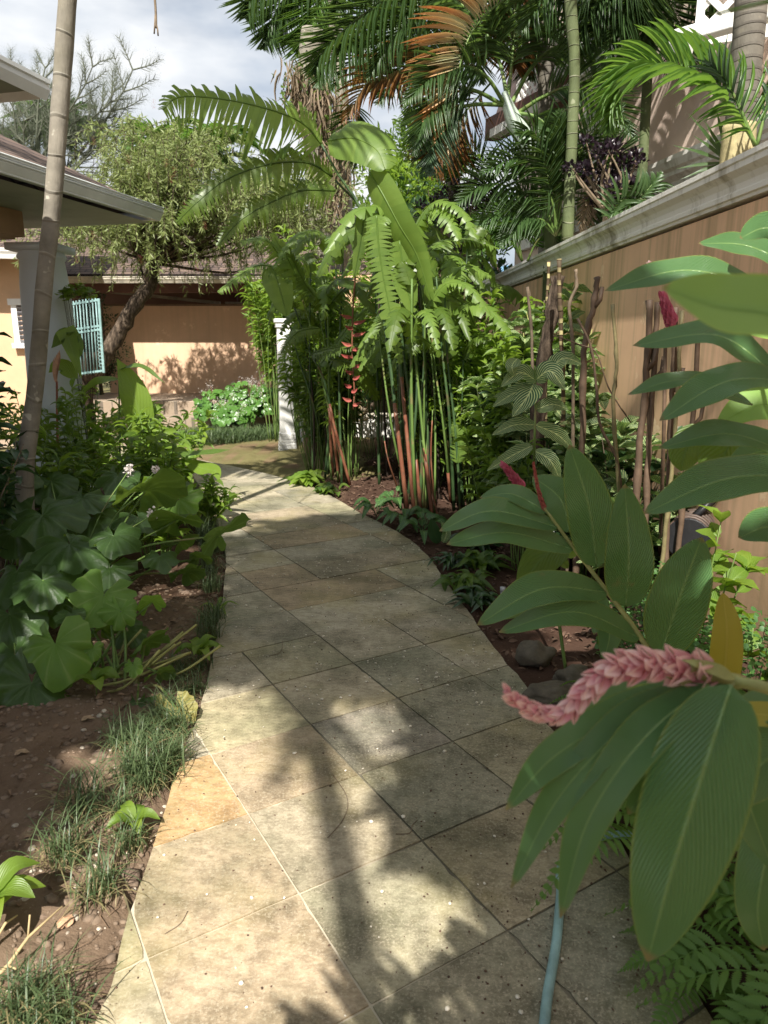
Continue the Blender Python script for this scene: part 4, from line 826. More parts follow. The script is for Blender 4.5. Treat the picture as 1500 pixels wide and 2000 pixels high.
leafpx(t,[(1380,1640,1.05),(1440,1590,1.03),(1520,1580,1.0)],60)
leafpx(t,[(1440,1470,.9),(1460,1560,.88),(1510,1700,.86)],90)
spike(t,[(1185,1440,.98),(1150,1418,.97),(1120,1410,.96)],.012,.008,.03,.02,26,m='magenta',open_=.8)
# ================= middle ginger with a red bud
t=thing('ginger_plant','leaning ginger with fan of broad dark leaves and an upright coral red bud','ginger plant',(1.02,1.95,0))
stempx(t,[P(1063,992,2.2),P(1121,1071,2.16),P(1184,1153,2.1),P(1262,1262,2.02),P(1330,1400,1.95),np.array((1.0,1.93,0.))],.005,.011,M_STEMY,world=True)
spike(t,[(1066,1000,2.2),(1052,960,2.21),(1042,905,2.22)],.011,.005,.02,.012,60,m='redflower',open_=.18)
Ln=[([(1165,1108,2.13),(1150,990,2.12),(1112,868,2.15)],82,.9,.1,.1),([(1222,1186,2.08),(1228,1080,2.05),(1220,945,2.08)],84,.9,.1,.1),([(1290,1280,2.02),(1330,1160,1.98),(1371,1049,2.0)],100,.9,.0,-.1),
([(1121,1073,2.16),(990,1040,2.12),(872,1063,2.1)],66,.6,.7,0),([(1090,1030,2.18),(960,998,2.15),(858,1037,2.15)],60,.6,.7,0),([(1186,1156,2.1),(1060,1150,2.02),(932,1221,1.98)],74,.65,.6,0),([(1250,1246,2.03),(1120,1195,1.98),(974,1235,1.95)],70,.6,.7,0),
([(1112,1040,2.18),(1095,975,2.22),(1040,930,2.28)],70,.9,.2,.2),([(1070,1000,2.2),(1000,965,2.22),(937,972,2.25)],46,.6,.7,0)]
for p_,w_,c_,u_,s_ in Ln: leafpx(t,p_,w_*1.08,cam_=c_,up=u_,side=s_,arch=0)
leafpx(t,[(1110,1060,2.3),(1060,1090,2.3),(1012,1152,2.28)],75,m='shrub',cam_=.8)
leafpx(t,[(1412,1345,1.75),(1420,1240,1.75),(1412,1158,1.78)],58,kind='strap',m='yellow',label='single upright bright yellow leaf',name='leaf')
t=thing('ginger_plant','short young ginger shoots between the leaning ginger and the rock','ginger plant',(1.0,2.4,0))
for q in (([(1110,1110,2.6),(1080,1070,2.6),(1068,1020,2.65)],26,'shrub'),([(1120,1150,2.5),(1170,1180,2.5),(1160,1240,2.4)],40,'ginger'),([(1160,1180,2.5),(1190,1230,2.45),(1180,1290,2.4)],50,'ginger'),([(1080,1120,2.6),(1040,1180,2.5),(985,1210,2.5)],22,'shrub'),([(1110,1090,2.5),(1135,1060,2.5),(1150,1020,2.55)],22,'bright')): leafpx(t,q[0],q[1],m=q[2])
# ================= tall ginger entering from the right edge
t=thing('ginger_plant','tall ginger reaching in from the right edge with big horizontal leaves','ginger plant',(1.35,1.75,0))
for x,y in ((1.0,1.62),(1.13,1.78),(1.22,1.95)):
    stempx(t,[(x+.12,y,0),(x+.08,y,.7),(x,y-.02,1.4),(x-.02,y-.06,1.95)],.012,.006,M_STEM,world=True)
Rn=[([(1475,552,1.75),(1330,528,1.75),(1181,568,1.78)],66,'ginger',.55,.55),
([(1520,735,1.6),(1400,655,1.6),(1236,675,1.65)],84,'ginger',.6,.8),([(1470,790,1.75),(1340,742,1.75),(1226,771,1.78)],58,'ginger',.5,.9),
([(1560,745,1.55),(1420,745,1.5),(1288,822,1.5)],84,'ginger',.5,.6),([(1580,905,1.7),(1430,848,1.7),(1286,875,1.72)],72,'ginger',.6,.8),
([(1590,930,1.5),(1420,935,1.5),(1257,1003,1.5)],92,'ginger',.6,.5),([(1560,525,1.9),(1460,480,1.9),(1364,475,1.92)],52,'ginger',.7,.6),
([(1580,470,1.7),(1500,445,1.7),(1445,465,1.7)],60,'ginger',.7,.4),([(1590,1080,1.7),(1510,1030,1.7),(1442,1050,1.7)],80,'ginger',.8,.5),
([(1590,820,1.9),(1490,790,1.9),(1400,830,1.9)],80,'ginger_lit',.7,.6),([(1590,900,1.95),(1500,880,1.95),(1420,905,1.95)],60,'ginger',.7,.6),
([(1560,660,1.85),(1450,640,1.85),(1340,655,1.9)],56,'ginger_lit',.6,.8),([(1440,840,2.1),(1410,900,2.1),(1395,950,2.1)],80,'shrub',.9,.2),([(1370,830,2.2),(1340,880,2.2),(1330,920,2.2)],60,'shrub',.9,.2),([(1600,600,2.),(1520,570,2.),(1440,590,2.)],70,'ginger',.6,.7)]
for p_,w_,m_,c_,u_ in Rn: leafpx(t,p_,w_*1.12,m=m_,cam_=c_,up=u_,wave=.05)
t=thing('ginger_plant','very near blurred bright green ginger leaf at the right edge with its shoot','ginger plant',(.75,.45,0))
leafpx(t,[(1720,700,.62),(1520,620,.6),(1400,600,.6),(1294,562,.6)],165,m='ginger_lit',cam_=.7,up=.6,fold=.25,label='out of focus sunlit leaf with a yellow margin')
leafpx(t,[(1700,-60,.9),(1530,-5,.95),(1386,30,1.0)],60,cam_=.2,up=.6)
stempx(t,[(.72,.55,0),(.7,.58,1.0),(.62,.62,1.7),(.6,.8,2.15)],.012,.006,world=True)
stempx(t,[P(1715,697,.62),(P(1715,697,.62)+np.array((.63,.62,1.6)))/2+(0,0,.02),np.array((.63,.62,1.6))],.003,.005,name='leaf_stalk',world=True); stempx(t,[P(1700,-60,.9),np.array((.6,.8,2.12))],.003,.004,name='leaf_stalk',world=True)
# flowers seen above/behind
t=thing('ginger_flower_stalk','dark canes carrying a magenta ginger flower against the peach wall','ginger flower',G(1310,1140))
stempx(t,[P(1300,640,3.3),P(1295,900,3.35),G(1285,1165)+np.array((0,0,0))],.008,.01,M_CANE,world=True)
spike(t,[(1315,640,3.3),(1305,610,3.3),(1296,580,3.3)],.035,.02,.05,.035,46,m='magenta',open_=.5)
spike(t,[(1272,545,3.4),(1270,530,3.4),(1268,516,3.4)],.016,.008,.03,.02,24,m='pinkflower',open_=.9)
t=thing('ginger_flower_stalk','faded purplish pink flower spike leaning left behind the coral bud','ginger flower',G(1010,1000))
stempx(t,[P(1022,955,3.2),P(1060,1010,3.1),np.array((.85,3.0,0.))],.006,.008,M_STEM,world=True); spike(t,[(1022,958,3.2),(1005,935,3.2),(985,910,3.2)],.02,.012,.04,.03,40,m='magenta',open_=.9)
# ================= palm trunk at the left
def palmtree(name,label,pts,radii,mt,crown=None,group=None,ringf=7,nf=0,flen=2.4,ll=.6,fm='palm',seed=1,el=(-.2,.9),cat='palm',hang=.35,frsplit=42):
    C=bez(pts,40); t=thing(name,label,cat,C[0],group); b=MB(); r=np.interp(np.linspace(0,1,40),np.linspace(0,1,len(radii)),radii); r=r*(1+.03*np.sin(np.arange(40)*1.9)); b.tube(C,r,18,vscale=ringf); b.build('trunk',mt,t)
    if nf:
        rg=random.Random(seed); top=C[-1]; fb=MB(); k=flen
        frond(fb,[(0,0,0),(0,k*.35,.26*k),(0,k*.7,.22*k),(0,k,-.12*k)],ll,.02,(0,0,1),frsplit,0,1,droop=hang)
        me=None
        for i in range(nf):
            if me is None: o=fb.build('frond',[GREEN[fm],M_STEM],t,loc=None); 
            if me is None:
                for v in o.data.vertices: v.co=v.co+Vector(t.location)      # built round the origin
                me=o.data
            else:
                o=bpy.data.objects.new('frond',me); COL.objects.link(o); o.parent=t
            o.location=Vector(top-C[0]); o.rotation_euler=(rg.uniform(*el),rg.uniform(-.2,.2),i*2.399+rg.uniform(-.2,.2)); s=rg.uniform(.8,1.1); o.scale=(s,s,s)
    return t
tr=W([(48,945,4.2),(70,750,4.2),(87,550,4.2),(103,400,4.2),(118,200,4.2),(132,0,4.2)])
base=np.array((tr[0][0]-.04,4.2,.0)); top=tr[-1]+ (tr[-1]-tr[-2])*3.2
palmtree('palm_tree','ringed grey palm trunk leaning across the sky at the left',[base]+tr+[tr[-1]+(tr[-1]-tr[-2])*1.5,top],[.06,.052,.046,.045,.045,.046,.046,.046,.045],M_TRUNK,nf=11,flen=2.3,ringf=5.2,seed=3)
# hanging strand tip at the top edge
t=thing('hanging_vine','thin brown strand hanging into the sky at the top edge','vine',P(300,-60,4.0)); 
b=MB(); b.tube(bez(W([(296,-900,4),(299,-300,4),(300,-60,4),(304,20,4),(305,55,4)]),24),.006,6); b.tube(W([(303,30,4),(302,50,4),(301,66,4)]),.004,5); b.tube(W([(305,45,4),(308,58,4),(309,70,4)]),.004,5); b.build('strand',M_TWIG,t)
# ================= heliconias
def helic(name,label,bases,leaves,mats=None,group=None,loc=None):
    t=thing(name,label,'heliconia',loc if loc is not None else bases[0][0],group)
    for st in bases:
        pts=[st[0]]+W(st[1]); r0=st[2]; b=MB(); C=bez(pts,20); r=np.linspace(r0,r0*.5,20)*.68; b.tube(C,r,8); o=b.build('stem',M_STEMD if random.random()<.75 else M_STEM,t)
        if len(st)>3:          # brick red dry sheath at the foot
            f=st[3]; k=max(3,int(20*f)); b=MB(); b.tube(C[:k],r[:k]*1.15,8); b.build('dry_sheath',M_REDST,t)
    for lf in leaves:
        pts,w_,mm,sp,dr=lf[:5]; p=W(pts); c=np.mean(p,0); b=MB(); kw=lf[5] if len(lf)>5 else {}
        N=nc_(c,kw.get('cam',.5),kw.get('up',.8),kw.get('side',0))
        splitleaf(b,p,px2m(w_/2,c[1],pts[0][1]),N,split=sp,n=kw.get('n',28),droop=dr,lean=kw.get('lean',.35),rib=kw.get('rib',.009),wu=kw.get('wu',1.),wd=kw.get('wd',1.)); b.build('leaf',GREEN[mm],t)
    return t
g_=lambda x,y:G(x,y)
HG='heliconia clumps along the path'
helic('heliconia','tall heliconia clump with brick red stem feet and huge arching torn leaves',
 [(g_(797,1012),[(778,850,6.0),(752,640,6.1),(712,430,6.2),(660,340,6.2),(628,282,6.2)],.026,.3),(g_(810,1014),[(790,800,6.1),(765,560,6.2),(722,430,6.3),(655,352,6.3)],.024,.38),(g_(822,1000),[(800,780,6.2),(772,560,6.2),(760,400,6.2)],.024,.22),
 (g_(832,980),[(822,800,6.3),(808,640,6.3),(800,520,6.3)],.024,.2),(g_(845,1012),[(826,850,6.1),(806,640,6.1),(790,480,6.1)],.022,.3),(g_(800,975),[(770,860,6.5),(745,690,6.5),(735,560,6.5)],.018,.25),(g_(855,1010),[(838,930,6.1),(824,860,6.0)],.012,.9),(g_(785,975),[(760,905,6.5),(749,850,6.5)],.012,.9),(g_(852,1000),[(842,900,6.1),(845,800,6.1)],.012,.9)],
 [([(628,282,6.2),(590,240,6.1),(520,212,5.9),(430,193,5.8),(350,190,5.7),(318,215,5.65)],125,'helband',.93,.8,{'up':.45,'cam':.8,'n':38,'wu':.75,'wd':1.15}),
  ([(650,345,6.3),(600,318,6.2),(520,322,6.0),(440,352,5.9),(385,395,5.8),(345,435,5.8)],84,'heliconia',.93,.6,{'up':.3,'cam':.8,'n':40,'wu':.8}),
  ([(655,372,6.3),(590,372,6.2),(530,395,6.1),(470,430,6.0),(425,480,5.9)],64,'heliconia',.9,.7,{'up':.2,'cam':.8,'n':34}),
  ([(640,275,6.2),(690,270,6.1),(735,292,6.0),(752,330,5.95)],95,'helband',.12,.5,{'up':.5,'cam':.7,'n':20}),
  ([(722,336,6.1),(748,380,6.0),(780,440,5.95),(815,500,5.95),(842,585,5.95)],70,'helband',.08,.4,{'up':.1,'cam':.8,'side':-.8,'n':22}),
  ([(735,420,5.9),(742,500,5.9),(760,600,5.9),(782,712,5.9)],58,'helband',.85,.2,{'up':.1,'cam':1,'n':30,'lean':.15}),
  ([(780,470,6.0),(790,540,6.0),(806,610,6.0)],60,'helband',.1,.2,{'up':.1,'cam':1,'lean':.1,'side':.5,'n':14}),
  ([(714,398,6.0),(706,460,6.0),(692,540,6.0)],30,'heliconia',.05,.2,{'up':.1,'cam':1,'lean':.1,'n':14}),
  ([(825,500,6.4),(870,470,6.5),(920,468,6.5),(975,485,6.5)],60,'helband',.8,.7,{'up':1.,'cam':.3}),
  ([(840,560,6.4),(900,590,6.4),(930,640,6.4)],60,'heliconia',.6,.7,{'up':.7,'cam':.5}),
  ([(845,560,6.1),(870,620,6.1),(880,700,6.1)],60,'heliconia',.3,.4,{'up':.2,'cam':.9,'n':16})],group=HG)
helic('heliconia','slimmer heliconia clump behind the white post with drooping bright leaves',
 [(g_(684,948),[(655,840,7.4),(632,740,7.4),(607,690,7.4),(575,600,7.4)],.022,.4),(g_(650,935),[(644,820,7.6),(642,700,7.6),(640,600,7.6)],.022,.45),(g_(637,915),[(615,800,7.9),(583,700,7.9),(562,620,7.9)],.02),(g_(662,940),[(648,830,7.5),(620,700,7.5),(596,600,7.5),(560,520,7.5)],.02,.35),(g_(682,940),[(680,820,7.6),(684,700,7.6)],.015),(g_(672,942),[(655,850,7.5),(641,785,7.5)],.012,.9)],
 [([(532,520,7.4),(545,560,7.3),(560,616,7.2)],58,'helband',.1,.3,{'up':.1,'cam':.9,'n':12,'lean':.1}),
  ([(610,690,7.4),(650,680,7.3),(700,672,7.2)],50,'heliconia',.5,.6,{}),([(640,600,7.6),(600,560,7.5),(560,480,7.4)],60,'heliconia',.6,.6,{}),
  ([(625,640,7.4),(580,650,7.3),(548,690,7.2)],50,'heliconia',.8,.9,{}),([(560,530,7.5),(500,520,7.4),(425,570,7.3)],54,'helband',.9,.8,{}),
  ([(640,600,7.6),(680,560,7.5),(720,560,7.4)],60,'heliconia',.5,.7,{}),([(600,600,7.6),(570,520,7.4),(530,455,7.4)],60,'helband',.4,.6,{}),([(560,520,7.4),(520,470,7.3),(470,470,7.3)],55,'helband',.6,.8,{}),([(650,700,7.5),(700,720,7.3),(740,780,7.3)],56,'heliconia',.4,.6,{}),([(620,720,7.6),(680,640,7.5),(720,600,7.5)],45,'helband',.7,.6,{})],group=HG)
helic('heliconia','third heliconia clump of straight dark green stems by the white-veined shrub',
 [(g_(887,1000),[(878,820,6.1),(863,680,6.1),(852,540,6.1)],.022),(g_(900,1006),[(890,850,6.1),(874,700,6.1),(868,560,6.1)],.02),(g_(893,990),[(900,850,6.2),(905,700,6.2)],.014),(g_(880,985),[(868,850,6.2),(850,720,6.2),(838,600,6.2)],.018,.2)],
 [([(852,540,6.1),(820,500,6.1),(790,510,6.0)],70,'heliconia',.3,.6,{}),([(868,560,6.1),(910,520,6.1),(960,540,6.1)],56,'helband',.7,.7,{}),([(893,905,6.1),(896,860,6.1),(885,828,6.1)],34,'helband',.7,.3,{'cam':1,'up':.1}),([(905,700,6.2),(925,660,6.1),(960,660,6.0)],50,'heliconia',.5,.6,{}),([(863,690,6.1),(820,660,6.),(800,690,5.9)],50,'heliconia',.5,.6,{})],group=HG)
# many slimmer pseudostems belonging to the same clumps
def slims(t_label,n,pxs,Ys,topy,grp,seed):
    rg=random.Random(seed); t=None
    for i in range(n):
        px=rg.uniform(*pxs); Y=rg.uniform(*Ys); b0=P(px,1000,Y); b0[2]=0; q=P(px+rg.uniform(-45,15),rg.uniform(*topy),Y+rg.uniform(-.2,.3))
        if t is None: t=thing('heliconia',t_label,'heliconia',b0,grp)
        b=MB(); b.tube(bez([b0,(b0+q)/2+np.array((rg.uniform(-.04,.08),0,0)),q],14),np.linspace(.015,.008,14)*rg.uniform(.7,1.2),6); b.build('stem',rg.choice((M_STEMD,M_STEMD,M_STEMD,M_BLKST,M_STEM)),t)
        for k in range(rg.choice((1,2,2))):
            a=rg.uniform(0,6.28); L_=rg.uniform(.35,.75); d=np.array((math.cos(a),math.sin(a)*.6-.3,0)); b=MB(); splitleaf(b,[q-(0,0,.05),q+d*L_*.35+(0,0,.3*L_),q+d*L_*.75+(0,0,.22*L_),q+d*L_*1.1-(0,0,.22*L_)],rg.uniform(.07,.12),nrm(np.array((0,-.6,.8))),split=rg.uniform(.3,.95),n=18,droop=.7,rib=.005); b.build('leaf',GREEN['helband' if rg.random()<.6 else 'heliconia'],t)
slims('crowded younger heliconia stems filling the middle of the main clump',16,(775,850),(6.0,6.9),(440,700),HG,1)
slims('younger heliconia stems between the main clump and the dark canes',14,(850,925),(6.2,7.6),(480,720),HG,2)
slims('younger heliconia stems between the slim clump and the main clump',13,(610,760),(7.4,8.6),(470,680),HG,3)
# pendulous red heliconia flower
t=thing('heliconia_flower','pendulous red lobster-claw flower hanging among the stems','flower',P(690,560,7.2))
stempx(t,[(700,470,7.2),(694,540,7.2),(689,610,7.2),(688,690,7.2),(692,760,7.2),(690,800,7.2)],.01,.006,M_REDST)
b=MB(); k=14
for i in range(k):
    y=618+i*13.5+random.uniform(-4,4); s=(1 if i%2 else -1)*random.uniform(.6,1.1); p0=P(688+2*math.sin(i),y,7.2); b2=p0+np.array((s*.13*(1-.02*i),-.03,.035)); blade(b,[p0,(p0+b2)/2+np.array((0,0,-.015)),b2],.02,(0,-1,.3),'lance',8,4,fold=.8)
b.build('bracts',GREEN['redflower'],t)
# thin dark canes in the dark corner
for j,(x0,y0,x1,y1) in enumerate(((910,935,905,560),(918,928,915,600),(924,925,928,620),(903,940,893,640),(871,930,862,640),(880,925,890,560))):
    t=thing('dark_cane','thin blackish cane, number %s from the left in the dark row by the wall foot'%('one two three four five six'.split()[[4,5,3,0,1,2].index(j)]),'cane',G(x0,y0),'thin dark canes by the wall'); q=G(x0,y0); stempx(t,[q,P(x0-1,(y0+y1)/2,q[1]),P(x1,y1,q[1]+.05)],.011,.007,M_BLKST,world=True)
    bb=MB(); bb.inst(T_STRIPD,frames(rnddir(16,-.3,.6),np.tile((0,0,1.),(16,1)),.02,RS.uniform(.15,.3,16)),np.array([P(x1,y1,q[1])]*16)+RS.normal(0,.05,(16,3))); bb.build('foliage',GREEN['dark'],t)
# ================= white-veined shrubs along the wall
def wallx(y,off=.3): return WXY(y)-off
VG='white-veined shrubs along the boundary wall'
VL=['tall white-veined shrub nearest the heliconias','bushy white-veined shrub in front of the thick cut trunk','low white-veined shrub at the foot of the cut canes','lanky white-veined shrub rising to the cornice','small white-veined shrub between two brown canes']
for i,(x,y,h,r,n) in enumerate(((wallx(6.6,.3),6.6,2.05,.5,150),(wallx(5.2,.42),5.2,1.55,.42,110),(wallx(4.3,.4),4.3,1.2,.4,80),(wallx(5.7,.25),5.7,2.2,.4,130),(wallx(3.75,.3),3.8,.95,.3,46))):
    shrub('veined_shrub',VL[i],'shrub',(x,y,0),h,r,12,int(n*1.7),.19,.085,GREEN['vein'],M_STEMY if i%2 else M_STEM,VG,T_OV,lo=.3,srad=.008,up=.1,whorl=4,bow=.1)
FL=['dense leafy shrub against the wall just right of the dark canes','tall leafy shrub brushing the cornice behind the veined shrubs','leafy shrub between the dark canes and the banded cane','dark bushy shrub filling the foot of the wall','tall light green shrub at the far end of the boundary wall','mid green shrub behind the third heliconia clump','low dark shrub beneath the white-veined shoot']
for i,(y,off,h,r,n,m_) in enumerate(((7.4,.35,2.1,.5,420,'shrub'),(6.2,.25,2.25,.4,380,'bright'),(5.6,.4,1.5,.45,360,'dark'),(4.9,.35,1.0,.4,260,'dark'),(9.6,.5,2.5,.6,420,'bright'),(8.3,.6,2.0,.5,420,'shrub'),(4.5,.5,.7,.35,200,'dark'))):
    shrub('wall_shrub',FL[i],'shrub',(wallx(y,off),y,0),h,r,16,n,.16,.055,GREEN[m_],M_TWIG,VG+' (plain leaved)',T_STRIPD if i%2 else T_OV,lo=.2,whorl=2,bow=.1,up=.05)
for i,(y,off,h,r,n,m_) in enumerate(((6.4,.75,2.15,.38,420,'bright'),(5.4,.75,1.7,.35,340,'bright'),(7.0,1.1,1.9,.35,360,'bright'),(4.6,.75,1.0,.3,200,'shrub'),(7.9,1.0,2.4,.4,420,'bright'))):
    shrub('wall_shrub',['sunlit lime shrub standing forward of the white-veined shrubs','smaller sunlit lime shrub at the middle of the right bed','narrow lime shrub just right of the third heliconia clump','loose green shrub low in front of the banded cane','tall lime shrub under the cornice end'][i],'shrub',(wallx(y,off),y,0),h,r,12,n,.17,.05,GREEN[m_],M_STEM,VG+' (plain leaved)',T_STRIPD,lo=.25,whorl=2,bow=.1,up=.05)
for i,(y,off,h,r,n) in enumerate(((5.9,.55,1.7,.35,110),(4.9,.6,1.15,.3,80),(7.2,.7,1.9,.4,120))):
    shrub('veined_shrub',['white-veined shrub standing forward of the wall near the slabs','small white-veined shrub leaning out over the bed','white-veined shrub farthest from the viewer'][i],'shrub',(wallx(y,off),y,0),h,r,10,n*2,.19,.085,GREEN['vein'],M_STEMY,VG,T_OV,lo=.25,srad=.007,up=.1,whorl=4,bow=.1)
t=thing('veined_shrub','white-veined shoot with large leaf pairs standing clear in front of the wall','shrub',G(1045,1010),VG)
stempx(t,[G(1040,1010),P(1043,900,4.2),P(1046,760,4.2),P(1044,715,4.2)],.009,.005,world=True)
for p_,w_ in (([(1046,742,4.2),(1015,728,4.15),(978,756,4.1)],34),([(1046,742,4.2),(1075,725,4.15),(1104,762,4.1)],38),([(1042,750,4.2),(1030,775,4.1),(1000,815,4.05)],42),([(1040,755,4.2),(1000,770,4.2),(962,795,4.2)],30),([(1010,700,4.2),(1000,715,4.1),(1005,735,4.1)],24),([(1046,830,4.2),(1005,830,4.2),(960,850,4.2)],28),([(1046,830,4.2),(1090,850,4.2),(1120,880,4.2)],30),([(1068,730,4.2),(1100,700,4.2),(1140,712,4.2)],30),([(1040,870,4.2),(1000,890,4.2),(950,920,4.1)],28),([(1046,800,4.2),(1080,790,4.2),(1110,800,4.2)],28),([(1044,880,4.2),(1075,900,4.1),(1095,940,4.1)],30)): leafpx(t,p_,w_*1.15,kind='ovate',m='vein',cam_=.8,up=.5)
# cut canes and stakes
M_OLIVE=simple('olive_brown_cane',(.2,.17,.08),.6,.4,18)
CG='cut canes in front of the boundary wall'
CL=[('banded yellow and black cane rising above the cornice line',[(1092,506),(1095,640),(1100,800),(1095,960)],.017,M_BAND,4.5),('thick brown cut trunk with rough bark before the wall',[(1089,540),(1072,640),(1055,760),(1048,960)],.055,M_BARK,4.8),
('crooked dark stick with a pale knotted top',[(1124,526),(1126,560),(1112,600),(1119,690),(1117,960)],.012,M_TWIG,4.3),('forked brown cane leaning right of the thick trunk',[(1166,542),(1158,600),(1140,700),(1135,960)],.022,M_CANE,4.2),
('slim straight cane with a flat sawn top',[(1197,594),(1204,720),(1198,800),(1210,1000)],.013,M_OLIVE,3.9),('crooked thin branch with swollen pale joints',[(1128,622),(1155,680),(1165,760),(1172,830),(1205,900),(1212,1000)],.009,M_CANE,3.9),
('reddish brown cane, left of the close pair',[(1268,586),(1264,720),(1248,880),(1238,1120)],.021,M_CANE,3.5),('reddish brown cane, right of the close pair',[(1285,590),(1276,740),(1266,900),(1256,1120)],.018,M_CANE,3.5),
('dark cane standing beside the magenta flower',[(1320,600),(1314,760),(1305,950),(1300,1120)],.017,M_CANE,3.45),('greenish cane close behind the magenta flower',[(1332,606),(1322,800),(1308,960),(1290,1130)],.013,M_OLIVE,3.4),
('tall dark cane nearest the hose reel',[(1366,628),(1352,830),(1335,960),(1320,1130)],.016,M_CANE,3.4),('short banded stub left of the thick trunk',[(1072,510),(1068,620),(1066,760),(1060,960)],.013,M_BAND,4.9),('thin grey stick leaning near the shrub tops',[(1030,560),(1040,700),(1035,960)],.013,M_TWIG,4.9),('thin bent twig crossing in front of the wall',[(1080,655),(1130,672),(1165,690),(1190,760),(1232,825)],.004,M_CANE,3.9)]
for lb,pp,r_,mm,Y in CL:
    pts=[P(x,y,Y) for x,y in pp]; pts=pts[::-1]; 
    if pp[-1][1]>900: pts=[pts[0]*[1,1,0]]+[p for p in pts if p[2]>.12]
    t=thing('cut_cane',lb,'cane',pts[0],CG); b=MB(); C=bez(pts,28); 
    for i in range(3,27): C[i]+=rvec()*r_*.12
    rr2=np.linspace(r_*.9,r_*.7,28)
    for kk in range(2,28,5): rr2[kk]*=1.28
    b.tube(C,rr2,10,vscale=14); b.build('stem',mm,t)
    if r_>.012 and mm is M_CANE:
        b=MB(); c0=C[20]; b.tube([c0,c0+np.array((.03,-.02,.05)),c0+np.array((.035,-.02,.12))],r_*.6,8); b.build('cut_stub',mm,t)
# dull shrubs/vines in front of the wall
shrub('wall_shrub','thin glossy leaved weed between the cut canes','shrub',(wallx(4.0,.25),4.0,0),1.25,.35,7,46,.13,.07,GREEN['dark'],M_TWIG,None,T_OV,whorl=2,bow=.1)
shrub('wall_shrub','young light green shrub below the hose reel by the wall','shrub',(1.42,2.9,0),.85,.22,4,26,.15,.075,GREEN['bright'],M_STEM,None,T_OV,whorl=2,lo=.5,bow=.1)
shrub('wall_shrub','leafy sprout with lime leaves at the right edge beneath the reel','shrub',(1.5,2.6,0),.62,.16,3,20,.13,.07,GREEN['bright'],M_STEM,None,T_OV,whorl=2,lo=.4,bow=.1)
# hose reel on the wall
hr=P(1378,1040,3.55); t=thing('hose_reel','ribbed black hose reel fixed low on the peach wall','hose reel',hr); hr=np.array((WXY(3.55)-.13,3.55,hr[2]))
b=MB(); pr_=[];rr3=[]
for i in range(40): pr_.append(hr+np.array((0.,-.1+.2*i/39,0))); rr3.append(.105+(.006*math.sin(i*1.9)))
b.tube([hr+np.array((.12*(i/39)-.06,-.14+.2*i/39,0.)) for i in range(40)],rr3,24); b.build('drum',M_BLACKP,t,smooth=False)
b=MB(); 
for i in range(5): an=np.linspace(0,2*math.pi,24); c=hr+np.array((.1*(i/4)-.05,-.12+.16*i/4,0.)); b.tube([c+np.array((.112*math.cos(x)*.85,-.112*math.cos(x)*.4,.112*math.sin(x))) for x in an],.009,6,cap=False)
b.build('hose_coils',simple('dull_brown_hose',(.09,.06,.045),.5,.3,20,.1),t); b=MB(); b.bar(hr+(.0,-.06,.1),hr+(.12,-.02,.2),.03,.03); b.bar(hr+(.0,.04,0),hr+(.13,.02,0),.03,.03); b.build('bracket',M_BLACKP,t)
# garden hose on the path
t=thing('garden_hose','pale teal garden hose running out of the ferns across the slabs','hose',G(1085,1900))
hp=[G(1056,2090),G(1068,1960),G(1086,1850),G(1094,1760),G(1100,1690)]; hp=[p+np.array((0,0,.014)) for p in hp]; hp+=[hp[-1]+np.array((.12,.1,.0)),hp[-1]+np.array((.3,.12,.0))]; b=MB(); b.tube(bez(hp,50),.0125,14); b.build('hose',M_HOSE,t)
t=thing('sprinkler_pipe','short grey plastic riser pipe standing at the path edge','pipe',G(980,1190)); q=G(980,1195); b=MB(); b.tube([q-(0,0,.03),q+(0,0,.1),q+(0,0,.135)],.012,12); b.tube([q+(0,0,.125),q+(0,0,.15)],.015,12); b.build('riser',M_PVC,t)
def rock(label,c,s,mm=M_ROCK,sq=.7):
    c=np.asarray(c,float); t=thing('rock',label,'rock',c); V=[];n,k=26,18
    sd_=random.random()*50
    for i in range(k+1):
        for j in range(n):
            ph=math.pi*i/k;a=2*math.pi*j/n; d=np.array((math.sin(ph)*math.cos(a),math.sin(ph)*math.sin(a),math.cos(ph))); f=1+.35*mnoise.fractal(Vector(d*1.3)+Vector((sd_,0,0)),1,2,4); V.append(c+d*np.array(s)*f)
    b=MB(); b.add(V,[(i*n+j,(i+1)*n+j,(i+1)*n+(j+1)%n,i*n+(j+1)%n) for i in range(k) for j in range(n)]); b.build('stone',mm,t)
rock('rounded brown rock by the slab edge below the leaning ginger',G(1045,1290)+(0,0,.03),(.09,.07,.07)); rock('flat grey stone beside the round rock near the fern',G(1075,1355)+(0,0,.01),(.11,.07,.04)); rock('low mossy stone tucked beneath the pink flower',G(1120,1330)+(0,0,.02),(.08,.06,.05))
# ================= ferns
def fern(label,base,n,flen,pl_,az0=0,spread=6.28,m='fern',elev=(.5,1.1),group=None,name='fern'):
    t=thing(name,label,'fern',base,group)
    for i in range(n):
        a=az0+spread*(i+.5*random.random())/n; e=random.uniform(*elev); k=flen*random.uniform(.7,1.1); d=np.array((math.cos(a),math.sin(a),0)); up=np.array((0,0,1.)); b_=np.asarray(base)
        p=[b_,b_+d*k*.3*math.cos(e)+up*k*.42*math.sin(e),b_+d*k*.7*math.cos(e*.6)+up*k*.55*math.sin(e),b_+d*k*(.98)+up*k*.25*math.sin(e)-up*k*.05]
        b=MB(); frond(b,p,pl_,pl_*.13,(0,0,1),26,0,0,a0=72,a1=55,droop=.18,start=.12,rr=.003,T_=T_FERN,rnd=.04,endlen=.1); b.build('frond',GREEN[m],t)
    return t
FG='sword ferns at the lower right'
fern('bright fern with long toothed fronds at the lower right corner',(1.02,1.32,.02),9,.55,.085,group=FG,az0=1.6,spread=4.6)
